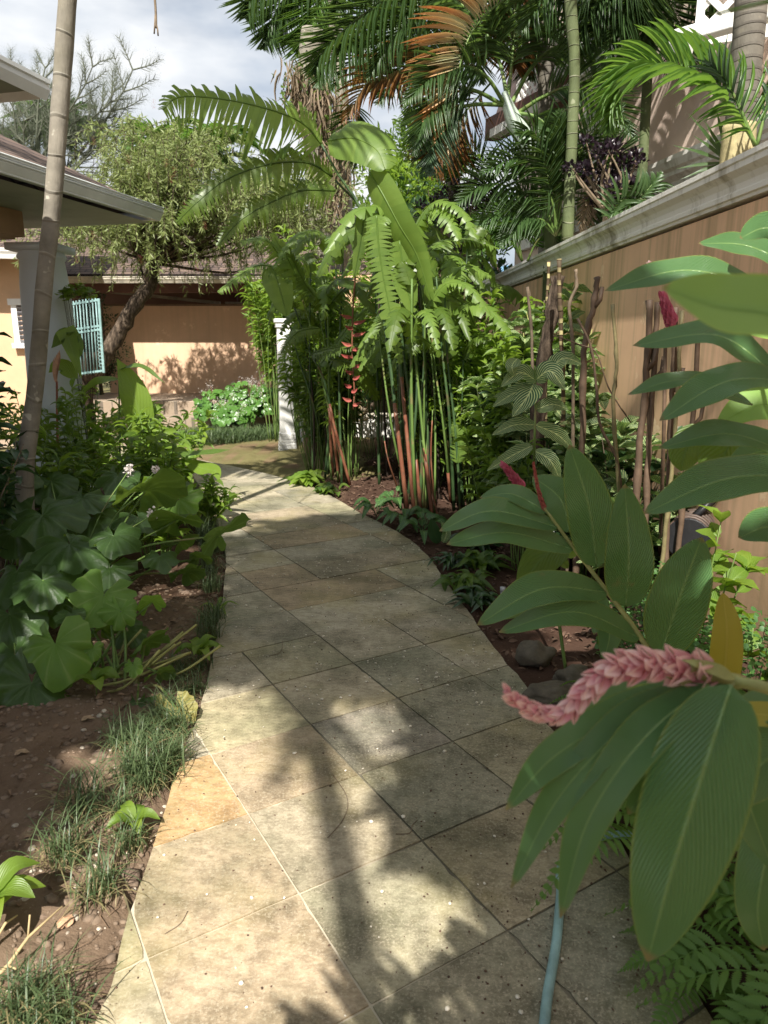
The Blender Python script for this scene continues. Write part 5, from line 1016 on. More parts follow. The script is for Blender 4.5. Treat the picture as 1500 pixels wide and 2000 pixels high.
fern('fern beside the teal hose under the drooping ginger leaves',(.82,1.75,.02),11,.48,.08,group=FG,az0=1.2,spread=5.2)
fern('small yellowing fern sprawling over the slabs by the hose',(.80,1.38,.01),6,.3,.05,group=FG,az0=2.,spread=3.2,elev=(.2,.6))
fern('fern cascading at the right edge near the bottom',(1.25,1.6,.02),10,.5,.08,group=FG,az0=2.0,spread=4)
fern('big arching fern whose fronds fan over the slabs at the bottom edge',(1.05,1.18,.05),10,.5,.085,group=FG,az0=1.9,spread=3.4,elev=(.5,1.0))
fern('fern low at the slab edge beside the rocks',(.92,2.45,.02),10,.36,.05,group=FG,elev=(.2,.8))
fern('dark fern behind the rocks by the boundary wall',(1.25,2.6,.02),8,.36,.055,group=FG,elev=(.3,.9))
def cloudplant(name,label,c,s,n,l,lw,m,cat='fern',stem=None,group=None,tp=None):
    t=thing(name,label,cat,np.array(c)*[1,1,0],group); b=MB(); D=rnddir(n,-.6,1.)*(RS.uniform(.25,1,n)**.45)[:,None]; O=np.array(c)+D*np.array(s); b.inst(tp or T_ROUND,frames(rnddir(n,-.3,.4),np.array((0,-.35,1.))+RS.normal(0,.35,(n,3)),lw,RS.uniform(.6,1.1,n)*l),O); b.build('foliage',GREEN[m],t)
    b=MB(); 
    for i in range(0,n,max(1,n//40)): b.tube([np.array(c)*[1,1,0],(np.array(c)*[1,1,0]+O[i])/2+(0,0,.05),O[i]],.0012,4,cap=False)
    b.build('stems',M_BLKST,t); return t
MG='maidenhair ferns by the boundary wall'
cloudplant('maidenhair_fern','lacy maidenhair fern mound at the right edge below the reel',(1.35,2.35,.32),(.3,.25,.24),1100,.022,.011,'maiden',group=MG)
cloudplant('maidenhair_fern','lacy maidenhair fern beneath the leaning ginger stem',(1.12,2.7,.3),(.25,.25,.2),900,.02,.01,'maiden',group=MG)
cloudplant('maidenhair_fern','maidenhair fern spilling low by the pink flower tip',(.95,2.05,.12),(.22,.2,.14),800,.018,.009,'maiden',group=MG)
cloudplant('maidenhair_fern','maidenhair fern in the shade between two canes',(1.3,3.1,.28),(.3,.3,.24),800,.022,.011,'maiden',group=MG)
# zebra plants at the path edge
ZG='zebra-striped plants edging the path'
for i,(px,py,n,lb) in enumerate(((735,1010,12,'zebra-striped plant spilling over the slab edge, leftmost of its row'),(790,1025,12,'zebra-striped plant at the red feet of the heliconia'),(825,1045,11,'zebra-striped plant beside the upright spotted leaf'),(770,985,8,'zebra-striped plant half hidden behind the edge row'))):
    t=thing('zebra_plant',lb,'low plant',G(px,py),ZG); b=MB(); base=G(px,py)
    for j in range(n):
        a=random.uniform(0,6.28); k=random.uniform(.12,.2); d=np.array((math.cos(a),math.sin(a)-.25,0)); p0=base+d*k*.35+(0,0,random.uniform(.05,.14)); b.tube([base,base+d*.02+(0,0,.05),p0],.0022,4); blade(b,[p0,p0+d*k*.5+(0,0,.03),p0+d*k+(0,0,-.04)],.032,(0,-.3,1),'ovate',14,6,fold=.15)
    b.build('foliage',GREEN['zebra'],t)
t=thing('zebra_plant','two upright dark spotted leaves at the slab edge','low plant',G(850,1060),ZG)
leafpx(t,[(858,1060,5.2),(848,1040,5.2),(842,1012,5.2)],26,m='dark'); leafpx(t,[(866,1060,5.1),(872,1040,5.1),(862,1018,5.1)],18,m='vein')
# low plants at the right slab edge (grey-green, serrated)
def rosette(name,label,cat,base,n,l,w_,m,group=None,elev=(.3,1.2),T=None,sp=0,kind='lance'):
    t=thing(name,label,cat,base,group); b=MB(); base=np.asarray(base,float)
    for j in range(n):
        a=j*2.4+random.uniform(-.3,.3); e=random.uniform(*elev); k=l*random.uniform(.65,1.1); d=np.array((math.cos(a),math.sin(a),0)); o_=base+rvec()*[sp,sp,0]
        blade(b,[o_,o_+d*k*.5*math.cos(e)+(0,0,k*.55*math.sin(e)),o_+d*k*(.6+.4*math.cos(e))+(0,0,k*.5*math.sin(e)*math.sin(e)-.01)],w_/2,(0,-.2,1),kind,10,4,fold=.3)
    b.build('foliage',GREEN[m],t); return t
LG='low leafy plants at the right slab edge'
for px,py,n,l,w_,m,lb in ((905,1150,30,.2,.045,'shrub','low tufted plant with pointed leaves at the slab edge below the broad ginger leaves'),(935,1180,26,.17,.04,'dark','dark low plant beside the grey riser pipe'),(880,1105,24,.2,.03,'dark','spiky low plant leaning over the slabs at mid path'),(940,1110,24,.22,.06,'shrub','loose leafy plant behind the spiky one at mid path'),(930,1070,22,.24,.06,'dark','dark leafy plant under the veined shrub')): rosette('edge_plant',lb,'low plant',G(px,py),n,l,w_,m,LG,sp=.04)
rosette('edge_plant','bright leafy weed clump at the slab edge below the slim heliconias','low plant',G(600,945),34,.26,.09,'bright',None,sp=.06,kind='ovate',elev=(.4,1.2)); rosette('edge_plant','darker low weed right of the bright clump at the slab edge','low plant',G(640,962),26,.16,.07,'shrub',None,sp=.05,kind='ovate')
# ================= mondo grass tufts
TU='mondo grass tufts along the left path edge'
def tuft(label,base,n,l,m='mondo',dry=.12,group=TU,name='grass_tuft',cat='grass tuft'):
    t=thing(name,label,cat,base,group); b=MB(); base=np.asarray(base,float)
    def put(n,mi,el,ls):
        a=RS.uniform(0,6.28,n); e=RS.uniform(*el,n); ls=(ls[0]*.7,ls[1]*random.uniform(.85,1.35)); D=np.stack([np.cos(a)*np.cos(e),np.sin(a)*np.cos(e),np.sin(e)],1); O=base+np.stack([RS.normal(0,.028,n),RS.normal(0,.028,n),np.full(n,-.004)],1)
        b.inst(T_GRASS,frames(D,np.array((0,0,1.))-D*0.2,RS.uniform(.0012,.0022,n),RS.uniform(*ls,n)*l,None),O,mi)
    put(n,0,(.55,1.5),(.5,1.1)); put(int(n*dry)+1,1,(.1,.8),(.4,.9)); b.build('blades',[GREEN[m],GREEN['mondodry']],t)
TF=[(128,1690,80,.2,.5,'sparse half dry tuft alone in the bare soil'),(190,1745,60,.17,.6,'wispy dry tuft nearest the round fallen leaf'),(165,1590,80,.2,.3,'shaded tuft farthest from the slabs'),(250,1655,60,.15,.3,'small tuft under the toothed seedling'),(235,1590,70,.17,.2,'tuft just behind the toothed seedling'),(300,1530,150,.2,.2,'dense green tuft beside the orange slab'),(335,1490,150,.2,.15,'dense tuft touching the corner of the orange slab'),(265,1520,120,.2,.2,'dense tuft set back from the orange slab'),(285,1450,140,.2,.1,'thick dark tuft below the yellow begonia leaf'),(345,1430,110,.17,.1,'tuft against the slab under the yellow begonia leaf'),(320,1400,120,.19,.1,'shaded tuft behind the yellow begonia leaf'),(240,1460,90,.19,.1,'shaded tuft in the bed left of the thick dark tuft'),(375,1350,90,.15,.1,'short tuft at the slab edge above the yellow leaf'),(345,1320,90,.16,.1,'tuft beneath the whorled seedling'),(50,1990,130,.2,.3,'dense tuft at the bottom edge of the picture'),(110,2010,90,.18,.4,'tuft cut by the bottom edge right of the dense one'),(390,1300,70,.14,.1,'tiny tuft at the slab edge by the whorled seedling')]
for px,py,n,l,dr,lb in TF:
    q=G(px,py); q[2]=gz(q[0],q[1])[0]; tuft(lb,q,int(n*1.15),l*.95,dry=dr+.15)
k=0
ED=['first','second','third','fourth','fifth','sixth','seventh','eighth','ninth','tenth','eleventh','twelfth','thirteenth','fourteenth','fifteenth']
for i,(px,py) in enumerate(((418,1250),(424,1210),(420,1150),(412,1110),(425,1075),(405,1060),(418,1035),(395,1025),(400,1000),(380,1000),(392,975),(375,965),(365,945),(350,930))):
    q=G(px-8,py); q[2]=gz(q[0],q[1])[0]; tuft('fine bluish tuft in the shaded edge row, %s from the front'%ED[i],q,150,.22,dry=.05)
# grass band by the flower bed = mondo drift
m_=MB(); n=5200; C0=bez([G(345,870),G(400,872),G(480,868),G(560,866),G(640,862)],60)
idx=RS.randint(0,60,n); O=C0[idx]+np.stack([RS.normal(0,.12,n),RS.uniform(0,.75,n),np.zeros(n)],1); a=RS.uniform(0,6.28,n); e=RS.uniform(.5,1.4,n)
m_.inst(T_GRASS,frames(np.stack([np.cos(a)*np.cos(e),np.sin(a)*np.cos(e),np.sin(e)],1),np.tile((0,0,1.),(n,1)),.004,RS.uniform(.18,.34,n)),O); o=m_.build('mondo_grass',GREEN['mondo'],loc=(0,0,0)); tag(o,'dense band of mondo grass in front of the round-leaved flower bed',kind='stuff')
# ================= big round begonias, left
BG='begonias with round leaves in the left bed'
BB=G(215,1330); BB2=np.array((-1.75,3.6,.05)); BB3=np.array((-2.3,4.0,.05))
t=thing('begonia_plant','large begonia clump with dinner plate leaves on long pale stalks','begonia',BB)
BL=[(83,1007,66,3.7,'begonia',0),(160,973,52,4.0,'begonia',0),(283,960,66,3.7,'begonia',1),(343,1017,58,3.6,'begonia',1),(432,1045,50,3.3,'begonia',1),(137,1063,72,3.4,'begonia',0),(83,1133,66,3.2,'begonia',0),(33,1117,60,3.4,'begonia',0),(203,1162,54,3.0,'begonialit',2),(236,1193,32,2.95,'begonialit',2),(108,1258,58,2.75,'begonialit',2),(62,1335,82,2.7,'begonia',2),(222,1047,52,3.4,'begonia',0),(297,1177,32,3.0,'begonialit',1),(140,1200,28,2.9,'begonia',0),(283,1260,40,2.9,'begonia',1),(180,1268,20,2.8,'begonialit',2),(313,1087,32,3.3,'begonia',0),(215,1110,44,3.3,'begonia',0),(260,1300,18,2.7,'begonialit',2),(312,1315,28,2.8,'begonia',1),(268,1378,36,2.7,'begonia',0),(345,1385,44,2.6,'begoniaold',2),(30,1040,60,3.8,'begonia',0),(100,940,50,4.4,'begonia',0),(230,930,46,4.3,'begonia',0),(40,950,50,4.6,'begonia',0),(310,940,42,4.4,'begonialit',1),(350,975,40,4.2,'begonialit',2),(180,1010,50,4.0,'begonia',0),(20,1200,70,3.2,'begonia',0),(120,1180,40,3.3,'begonia',0),(30,1280,50,3.0,'begonia',0),(360,1120,30,3.5,'begonia',1),(270,1010,40,4.0,'begonia',0),(160,1120,50,3.5,'begonia',0),(350,1060,36,3.7,'begonia',1),(250,1230,34,3.2,'begonia',0),(200,1230,30,3.1,'begonia',1),(15,960,60,4.2,'begonia',0),(390,1090,26,3.6,'begonia',1)]
for i,(px,py,r,Y,mm,kd) in enumerate(BL):
    c=P(px,py,Y); R=px2m(r,Y,py)*1.15; rg=random.Random(i)
    out=nrm(np.array((rg.uniform(-.5,.9),-1,0)))
    if kd==0: N=nrm(np.array((rg.uniform(-.25,.3),-.55+rg.uniform(-.2,.2),1.)))
    elif kd==1: N=nrm(np.array((-.35+rg.uniform(-.3,.2),.55,.75)))
    else: N=nrm(np.array((rg.uniform(-.1,.35),-1.1,.8)))
    tip=nrm(out+np.array((0,0,-1.)) if kd==2 else out+np.array((rg.uniform(0,1.),0,-.3)))
    b=MB(); roundleaf(b,c,R,N,tip,lob=.14,droop=.22+.1*rg.random(),seed=i); bs=(BB,BB2,BB3)[0 if px>60 and Y<3.3 else (1 if px>90 else 2)]; b0=bs+np.array((rg.uniform(-.15,.15),rg.uniform(-.12,.12),0)); md=(b0+c)/2+np.array((0,.04,.1*np.linalg.norm(c-b0)))
    lf=b.build('leaf',GREEN[mm],t)
    if mm=='begoniaold': lf['label']='old yellow leaf with brown patches'
    b=MB(); b.tube(bez([b0,md,c],12),np.linspace(.0075,.0045,12),7); b.build('stalk',M_STEM,t)
for i in range(9):
    b=MB(); a=random.uniform(-.6,1.2); k=random.uniform(.25,.5); p0=BB+rvec()*[.1,.1,0]; b.tube(bez([p0,p0+np.array((k*.5,-.03,.06)),p0+np.array((k,a*.1,.12+.1*random.random()))],8),.006,6); b.build('stalk',M_STEMY,t)
# white flower heads on it
for px,py,Y in ((298,1005,3.5),(305,918,4.1),(252,918,4.2)):
    b=MB(); c=P(px,py,Y); n=50; b.inst(T_ROUND,frames(rnddir(n),rnddir(n),.008,.014),c+rnddir(n)*RS.uniform(.2,1,(n,1))*[.028,.028,.04]); o=b.build('flower_head',GREEN['white'],t); stempx(t,[c,c*.5+BB2*.5+(0,0,.1),BB2],.003,.004,world=True)
# seedlings
SG='seedlings at the left edge of the path'
def seedling(label,px,py,n,l,w_,m='bright',h=.05,kind='ovate'):
    q=G(px,py); q[2]=gz(q[0],q[1])[0]; t=thing('seedling',label,'seedling',q,SG); b=MB()
    b.tube([q,q+(0.004,0,h)],.0025,6); b.build('stem',M_STEM,t); b=MB()
    for j in range(n):
        a=j*2.4+.5; k=l*random.uniform(.7,1.05); d=np.array((math.cos(a),math.sin(a),0)); o_=q+(0,0,h*(.6+.4*j/n)); blade(b,[o_,o_+d*k*.5+(0,0,k*.35),o_+d*k+(0,0,k*.12)],w_/2,(0,-.2,1),kind,10,4,fold=.3)
    b.build('foliage',GREEN[m],t)
seedling('five leaved toothed seedling in sun beside the pale slab',262,1618,7,.095,.04); seedling('whorled lance leaved seedling by the slab edge below the begonias',392,1300,9,.13,.045,h=.12); seedling('narrow upright seedling at the shaded slab edge',424,1190,4,.14,.025,h=.03)
seedling('small lobed seedling under the begonia leaves',190,1370,6,.12,.06,h=.08); seedling('bright seedling cut off by the left edge near the bottom',-5,1830,9,.14,.06,h=.12); seedling('tiny yellow-green sprout at the slab corner by the yellow leaf',380,1450,4,.05,.03,h=.02)
# twigs, fallen leaf
t=thing('dry_twig','pale forked dry twig lying at the lower left','twig',G(40,1900)); b=MB(); tw=[G(-30,1945),G(20,1912),G(60,1870),G(128,1820)]; b.tube([p+(0,0,.02+.02*i) for i,p in enumerate(tw)],[.006,.005,.004,.002],6); b.tube([tw[1]+(0,0,.04),tw[1]+np.array((.03,-.02,.05))],.003,5); b.tube([tw[2]+(0,0,.06),tw[2]+np.array((-.005,.03,.1))],.0025,5); b.build('twig',M_TWIGP,t)
t=thing('dry_twig','second pale twig at the left edge just above the forked one','twig',G(0,1850)); b=MB(); b.tube([G(-20,1880)+(0,0,.03),G(15,1835)+(0,0,.05),G(40,1825)+(0,0,.06)],[.004,.004,.002],6); b.build('twig',M_TWIGP,t)
for i,(lb,pp) in enumerate((('long curved brown twig on the slabs beside the trunk shadow',[(640,1640),(672,1600),(678,1560),(650,1515)]),('short crooked twig on the slab joint at right',[(773,1632),(800,1630),(805,1615),(815,1605)]),('thin reddish twig on the pale slab near the left edge',[(322,1828),(352,1808),(367,1783)]),('dark twig lying across the shaded mid path slab',[(520,1285),(548,1275),(552,1252)]))):
    t=thing('fallen_twig',lb,'twig',G(*pp[0])); b=MB(); b.tube(bez([G(*q)+(0,0,.006) for q in pp],14),.0013,5); b.build('twig',M_TWIG,t)
M_DRYL2=simple('tan_fallen_leaf',(.36,.25,.15),.75,.4,40)
t=thing('fallen_leaf','round pinkish dry leaf lying on the soil at lower left','leaf',G(127,1795)); q=G(127,1795); q[2]=gz(q[0],q[1])[0]+.012; b=MB(); roundleaf(b,q,.024,(0,-.1,1),(0,-1,0),droop=.1,gap=.01,lob=.02); b.build('blade',M_DRYL,t)
for i,(px,py) in enumerate(((30,1490),(215,1440),(455,1010),(160,1420))):
    q=G(px,py); q[2]=gz(q[0],q[1])[0]+.015; t=thing('fallen_leaf',['curled pale dry leaf in the soil near the left edge','tan dry leaf in the soil below the begonia stalks','small dry leaf at the shaded path edge','buff dry leaf under the begonia leaves'][i],'leaf',q); b=MB(); q[2]-=.012; blade(b,[q,q+(.022,.012,.007),q+(.05,.015,.002)],.014,(0,-.1,1),'ovate',10,4,fold=.25,wave=.1); b.build('blade',M_DRYL2,t)
# ================================================================ MIDDLE AND FAR PLANTING
# flower bed of round glossy leaves with pink haze of flowers
def roundbed(label,c,s,n,r,name='flowering_begonia',group=None):
    t=thing(name,label,'flower bed plant',np.array(c)*[1,1,0],group); b=MB(); c=np.array(c)
    for i in range(n):
        d=rnddir(1,-.2,1)[0]; p=c+d*np.array(s)*random.uniform(.75,1.02); roundleaf(b,p,r*random.uniform(.55,1.1),nrm(d*.7+np.array((0,-.7,.6))+rvec()*.25),rvec(),n=14,rings=2,droop=.2,lob=.05,seed=i)
    b.build('foliage',GREEN['glossy'],t); b=MB(); b.inst(T_LANCE,frames(rnddir(260,-.3,.7),rnddir(260),.03,RS.uniform(.05,.14,260)),c+rnddir(260,-.5,.8)*np.array(s)*RS.uniform(.3,.75,(260,1))); b.build('inner_leaves',GREEN['dark'],t)
    b=MB(); k=420; 
    cc=[c+np.array((random.uniform(-1,1)*s[0]*.9,random.uniform(-1,.4)*s[1],s[2]*random.uniform(.3,1.25))) for _ in range(14)]
    idx=RS.randint(0,14,k); O=np.array(cc)[idx]+RS.normal(0,.035,(k,3)); b.inst(T_ROUND,frames(rnddir(k),rnddir(k),.006,.011),O); tag(b.build('flowers',GREEN['white'],t),kind='stuff')
    b=MB(); 
    for q in cc: b.tube([c*[1,1,.2],(c+q)/2,q],.003,4,cap=False)
    b.build('stems',simple('pink_flower_stem',(.35,.14,.1),.6,.2,20) if 'pink_flower_stem' not in MATS else MATS['pink_flower_stem'],t)
BGp='round-leaved flowering begonias in the bed behind the lawn'
for i,(px,Y,rx,h) in enumerate(((425,12.1,.42,.72),(480,12.3,.42,.85),(530,12.2,.4,.8),(605,12.2,.4,.78),(655,11.9,.35,.7),(455,11.6,.35,.5))):
    p=P(px,800,Y); roundbed(['leftmost flowering begonia mound, next to the steps','tallest flowering begonia mound, second from the steps','flowering begonia mound just left of the white post','flowering begonia mound just right of the white post','flowering begonia mound behind the clay pot','low flowering begonia mound at the front left of the bed'][i],(p[0],Y,h*.52),(rx,.38,h*.5),120,.085,group=BGp)
# pot
q=G(622,925); PYY=9.4; q=P(622,915,PYY); t=thing('clay_pot','glazed brown pot standing behind the slim heliconia stems','pot',(q[0],PYY,0)); b=MB(); pf=[(0,.13),(.02,.15),(.12,.185),(.22,.205),(.30,.2),(.31,.225),(.345,.225),(.345,.19),(.30,.18)]
b.tube([(q[0],PYY,z+1e-4*i) for i,(z,_) in enumerate(pf)],[r for _,r in pf],32,cap=False); b.build('vessel',M_POT,t); b=MB(); b.tube([(q[0],PYY,.28),(q[0],PYY,.3)],.185,24); b.build('soil',M_DRYD,t)
t2=cloudplant('potted_plant','dark bushy plant growing in the brown pot',(q[0]+.12,PYY+.05,.62),(.4,.3,.34),620,.08,.022,'shrub','plant',tp=T_OV); t2['category']='potted plant'
# left-hand shrubs
LGp='leafy shrubs of the left bed'
def at(px,py,Y): p=P(px,py,Y); return (p[0],p[1],0.02)
shrub('leafy_shrub','dark wavy-leaved shrub at the left edge behind the palm trunk','shrub',(-2.3,3.85,0),2.0,.36,9,190,.17,.055,GREEN['dark'],M_TWIG,LGp,T_OV,lo=.3,up=.0)
shrub('leafy_shrub','dark shrub with drooping wavy leaves nearest the left edge','shrub',(-2.35,3.55,0),1.35,.5,14,240,.16,.055,GREEN['dark'],M_TWIG,LGp,T_OV,lo=.3,up=.0)
shrub('leafy_shrub','dark shrub beneath the pavilion eave at far left','shrub',(-3.7,5.6,0),1.5,.7,14,300,.16,.05,GREEN['dark'],M_TWIG,LGp,T_OV,lo=.2)
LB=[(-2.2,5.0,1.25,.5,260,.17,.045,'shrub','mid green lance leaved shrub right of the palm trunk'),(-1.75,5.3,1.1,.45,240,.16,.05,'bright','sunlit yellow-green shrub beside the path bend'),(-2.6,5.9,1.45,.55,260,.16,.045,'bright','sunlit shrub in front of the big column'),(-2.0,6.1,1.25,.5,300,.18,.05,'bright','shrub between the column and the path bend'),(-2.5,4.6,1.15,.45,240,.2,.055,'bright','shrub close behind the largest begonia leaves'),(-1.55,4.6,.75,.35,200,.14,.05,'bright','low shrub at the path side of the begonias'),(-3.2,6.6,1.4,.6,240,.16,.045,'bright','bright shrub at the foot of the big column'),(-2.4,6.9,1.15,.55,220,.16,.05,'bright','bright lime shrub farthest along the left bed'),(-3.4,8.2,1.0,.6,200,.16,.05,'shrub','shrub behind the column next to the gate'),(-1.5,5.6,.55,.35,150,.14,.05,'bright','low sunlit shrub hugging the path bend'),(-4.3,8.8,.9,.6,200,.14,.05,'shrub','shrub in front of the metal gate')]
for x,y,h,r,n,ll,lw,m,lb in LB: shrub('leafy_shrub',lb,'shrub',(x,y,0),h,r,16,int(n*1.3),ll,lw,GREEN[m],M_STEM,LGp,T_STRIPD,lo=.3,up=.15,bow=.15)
# broad-leaved gingers on the left
t=thing('broadleaf_ginger','bright broad-leaved ginger with drooping leaves pointing towards the path','ginger plant',at(290,930,6.2))
for s_,e_ in (((285,960,6.2),(287,840,6.2)),((300,960,6.3),(296,870,6.2)),((235,960,6.2),(232,720,6.2))): stempx(t,[s_,e_],.012,.006)
for p_,w_,m_,c_,u_ in (([(284,895,6.2),(270,800,6.2),(252,745,6.2),(228,700,6.2)],56,'bright',.9,.3),([(286,880,6.2),(300,860,6.1),(305,830,6.0),(315,822,5.9)],24,'shrub',.6,.6),([(287,870,6.2),(330,872,6.1),(366,873,6.0)],20,'bright',.5,.9),([(296,900,6.1),(320,890,6.),(400,885,5.8),(450,878,5.7)],28,'shrub',.5,.8),([(360,900,5.9),(395,915,5.8),(420,920,5.7),(428,940,5.6)],32,'bright',.8,.5),([(284,890,6.2),(255,850,6.1),(225,858,6.0)],26,'shrub',.6,.7),([(232,722,6.2),(275,715,6.1),(322,748,6.0)],16,'shrub',.5,.8),([(300,880,6.2),(310,905,6.1),(316,915,6.1)],26,'shrub',.8,.5),([(232,740,6.2),(190,745,6.1),(150,775,6.)],22,'bright',.5,.8),([(150,740,6.),(120,715,6.),(95,728,5.9)],36,'bright',.7,.6),([(155,700,5.9),(130,655,5.9),(100,680,5.9)],42,'shrub',.7,.6),([(150,690,5.9),(130,650,5.9),(160,740,5.8)],40,'bright',.9,.4)): leafpx(t,p_,w_,m=m_,cam_=c_,up=u_,kind='lance',nl=14,nc=4)
t=thing('dry_flower_spike','dry tan flower spike standing upright before the big column','flower spike',at(112,960,5.4)); stempx(t,[(116,960,5.4),(112,840,5.4),(111,745,5.4)],.012,.008,M_REDST); b=MB()
for i in range(5): blade(b,W([(111,750-i*6,5.4),(108+i*2,725-i*6,5.4),(110+(i-2)*3,700-i*4,5.4)]),.016,(0,-1,.1),'lance',8,4,fold=.9)
b.build('husk',M_DRYL,t)
# hedge / greenery behind gate and wall
def blob(name,label,cat,c,s,n,l,lw,m,trunk=None,group=None,tp=None,clumps=26,cr=.33,up=.2,mt=None,lmin=.6):
    """tree or bush: trunk and limbs reaching leaf clumps spread through the crown"""
    c=np.array(c,float);s=np.array(s,float); base=np.array((c[0],c[1],0.) if trunk is None else trunk,float); t=thing(name,label,cat,base,group)
    cc=c+rnddir(clumps,-1,1)*s*(RS.uniform(.15,1,(clumps,1))**.5)*.85; rc=s.mean()*cr*RS.uniform(.6,1.3,clumps)
    b=MB(); fork=base+(c-base)*.5
    r0=.03+.035*s.mean(); b.tube(bez([base,(base+fork)/2+rvec()*.04*s.mean(),fork],8),np.linspace(r0,r0*.6,8),8)
    for q in cc: b.tube(bez([fork,(fork+q)/2+rvec()*.1*s.mean(),q],6),np.linspace(r0*.4,.006,6),5,cap=False)
    b.build('trunk',mt or M_BARK,t); b=MB(); k=n//clumps; idx=np.repeat(np.arange(clumps),k); d=rnddir(len(idx))*(RS.uniform(.1,1,(len(idx),1))**.45); O=cc[idx]+d*rc[idx][:,None]*[1,1,.75]
    D=d*.8+rnddir(len(idx))*.6+np.array((0,0,up)); b.inst(tp or T_LANCE,frames(D,np.array((0,0,1.))+RS.normal(0,.4,(len(idx),3)),lw/2,RS.uniform(lmin,1.1,len(idx))*l),O); b.build('crown',GREEN[m],t); return t
TB='trees and bushes beyond the garden walls'
p=P(185,640,14.2); blob('hedge_bush','dark clipped hedge bush between the gate and the garden wall','bush',(p[0]-.15,14.6,1.5),(.45,.5,1.4),2600,.07,.03,'dark',group=TB,tp=T_LANCE)
for i,(px,py,Y,s,m,lb) in enumerate(((60,480,22,(2.6,2,1.6),'shrub','rounded tree behind the louvre house roof'),(450,575,21,(2.5,1,.9),'bright','sunlit bush seen under the far pavilion roof at centre'),(230,570,21,(2.5,1,1.1),'dark','dark bush seen under the far pavilion roof at left'),
 (600,440,19,(1.5,1.5,1.6),'shrub','bushy tree behind the arching heliconia leaves'),(790,520,15,(1.3,1.2,2.0),'shrub','dense mid green tree behind the tall heliconia'),(860,620,12.5,(1.3,1.0,1.5),'dark','dark bushy tree filling the gap by the boundary wall end'),(760,390,16,(1.2,1.2,1.2),'bright','bright bushy tree top below the bronze palm fronds'),(720,700,13,(1.,.6,1.3),'shrub','leafy bush in front of the shaded peach house'),(900,480,12,(1.0,1.0,1.3),'dark','dark tree behind the purple-leaved shrub'),(830,330,17,(1.4,1.2,1.4),'shrub','tree crown between the palm trunks'),(520,420,18,(1.2,1,1.0),'bottle','greyish fine tree right of the bottlebrush crown'))):
    c=P(px,py,Y); blob('background_tree',lb,'tree',c,s,int(3200),.17 if Y>14 else .14,.06,m,group=TB,clumps=30,cr=.36,tp=T_LANCE)
# bamboo-like bright clump with thin stems around 540-640 px
YG='feathery bright clumps behind the slim heliconias'
for i,(px,Y,h,r,m,lb) in enumerate(((560,10.9,3.5,.5,'bright','feathery bright clump directly above the white post'),(615,10.4,3.5,.55,'bright','feathery bright clump behind the slim heliconia stems'),(520,11.0,3.3,.5,'shrub','feathery clump arching over the garden wall left of the post'),(655,8.4,1.9,.5,'shrub','feathery mid green clump between both heliconias'),(740,9.0,3.0,.55,'bright','tall feathery clump behind the main heliconia stems'),(800,8.6,3.3,.5,'shrub','tallest feathery clump right of the main heliconia leaves'),(850,8.0,2.2,.5,'bright','feathery clump catching sun beside the dark canes'))):
    p=P(px,900,Y); shrub('feathery_clump',lb,'shrub',(p[0] if i!=2 else P(600,900,Y)[0],Y,0),h,r,18,1150,.22,.05,GREEN[m],M_STEM,YG,T_STRIPD,lo=.45 if i not in(3,) else .25,up=-.1,lean=(-.35,0,0) if i==2 else None,bow=.05)
for i,(px,Y,h,r,m,lo,lb) in enumerate(((615,8.2,2.75,.4,'bright',.62,'slender clump with lime leaf tufts arching over the white post'),(690,7.9,2.3,.4,'bright',.5,'slender lime clump between the red flower and the main clump'),(880,7.6,2.7,.45,'bright',.5,'lime leaved clump above the dark canes'),(950,7.2,2.3,.4,'shrub',.35,'green clump overlapping the cornice end'),(830,7.0,2.5,.35,'shrub',.5,'green tufted clump behind the third heliconia stems'),(560,11.4,3.1,.5,'bright',.5,'lime clump rising behind the thin grey post'),(540,10.6,3.4,.45,'bright',.7,'loose lime clump whose tufts hang over the top of the garden wall'))):
    p=P(px,900,Y); shrub('feathery_clump',lb,'shrub',(p[0],Y,0),h,r,12,560,.19,.045,GREEN[m],M_STEM,YG,T_STRIPD,lo=lo,up=-.15,bow=.05,srad=.008,lean=(-.2,0,0) if i==5 else None)
# purple-leaved shrubs
for px,py,Y,s,lb in ((895,420,9.,(.62,.5,.55),'purple-black shrub beneath the palm fronds at centre right'),(1190,330,6.3,(.42,.35,.34),'purple-black airy shrub in front of the pink house')):
    c=P(px,py,Y); blob('purple_shrub',lb,'shrub',c,s,1150,.055,.03,'purple',trunk=(c[0],c[1],TZ if px>1000 else 0),clumps=34,cr=.22,mt=M_TWIG,up=.4)
# ================= bottlebrush tree
BY=11.9; tb=W([(165,775,11.7),(192,715,11.7),(228,660,11.8),(262,600,11.85),(292,555,11.9),(300,515,11.9)]); t=thing('bottlebrush_tree','leaning bottlebrush tree with weeping grey-green crown and red blooms','tree',tb[0]*[1,1,0]); b=MB(); C=bez([tb[0]*[1,1,0]+(.0,0,.2)]+tb,30)
for i in range(30): C[i]+=rvec()*.012
b.tube(C,np.linspace(.15,.1,30)*(1+.1*np.sin(np.arange(30)*2.3)),14); fork=C[-1]; st=W([(178,740,11.6),(182,700,11.5),(181,688,11.5)]); b.tube(st,[.16,.15,.12],12)
crown=np.array(P(372,412,BY)); cs=np.array((px2m(262,BY,400),.85,px2m(140,BY,400)))
tips=[]
for i in range(40):
    d=rnddir(1,-.25,1)[0]; q=crown+d*cs*random.choice((.55,.8,.95,1.1,1.25))*random.uniform(.8,1.05)
    if q[2]<fork[2]-.1: q[2]=fork[2]+.1*random.random()
    mid=(fork+q)/2+rvec()*.18+np.array((0,0,-.08)); b.tube(bez([fork,mid,q],9),np.linspace(.055 if i<9 else .028,.006,9),6,cap=False); tips.append((mid,q))
tw=b; b=MB(); O=[];D=[]
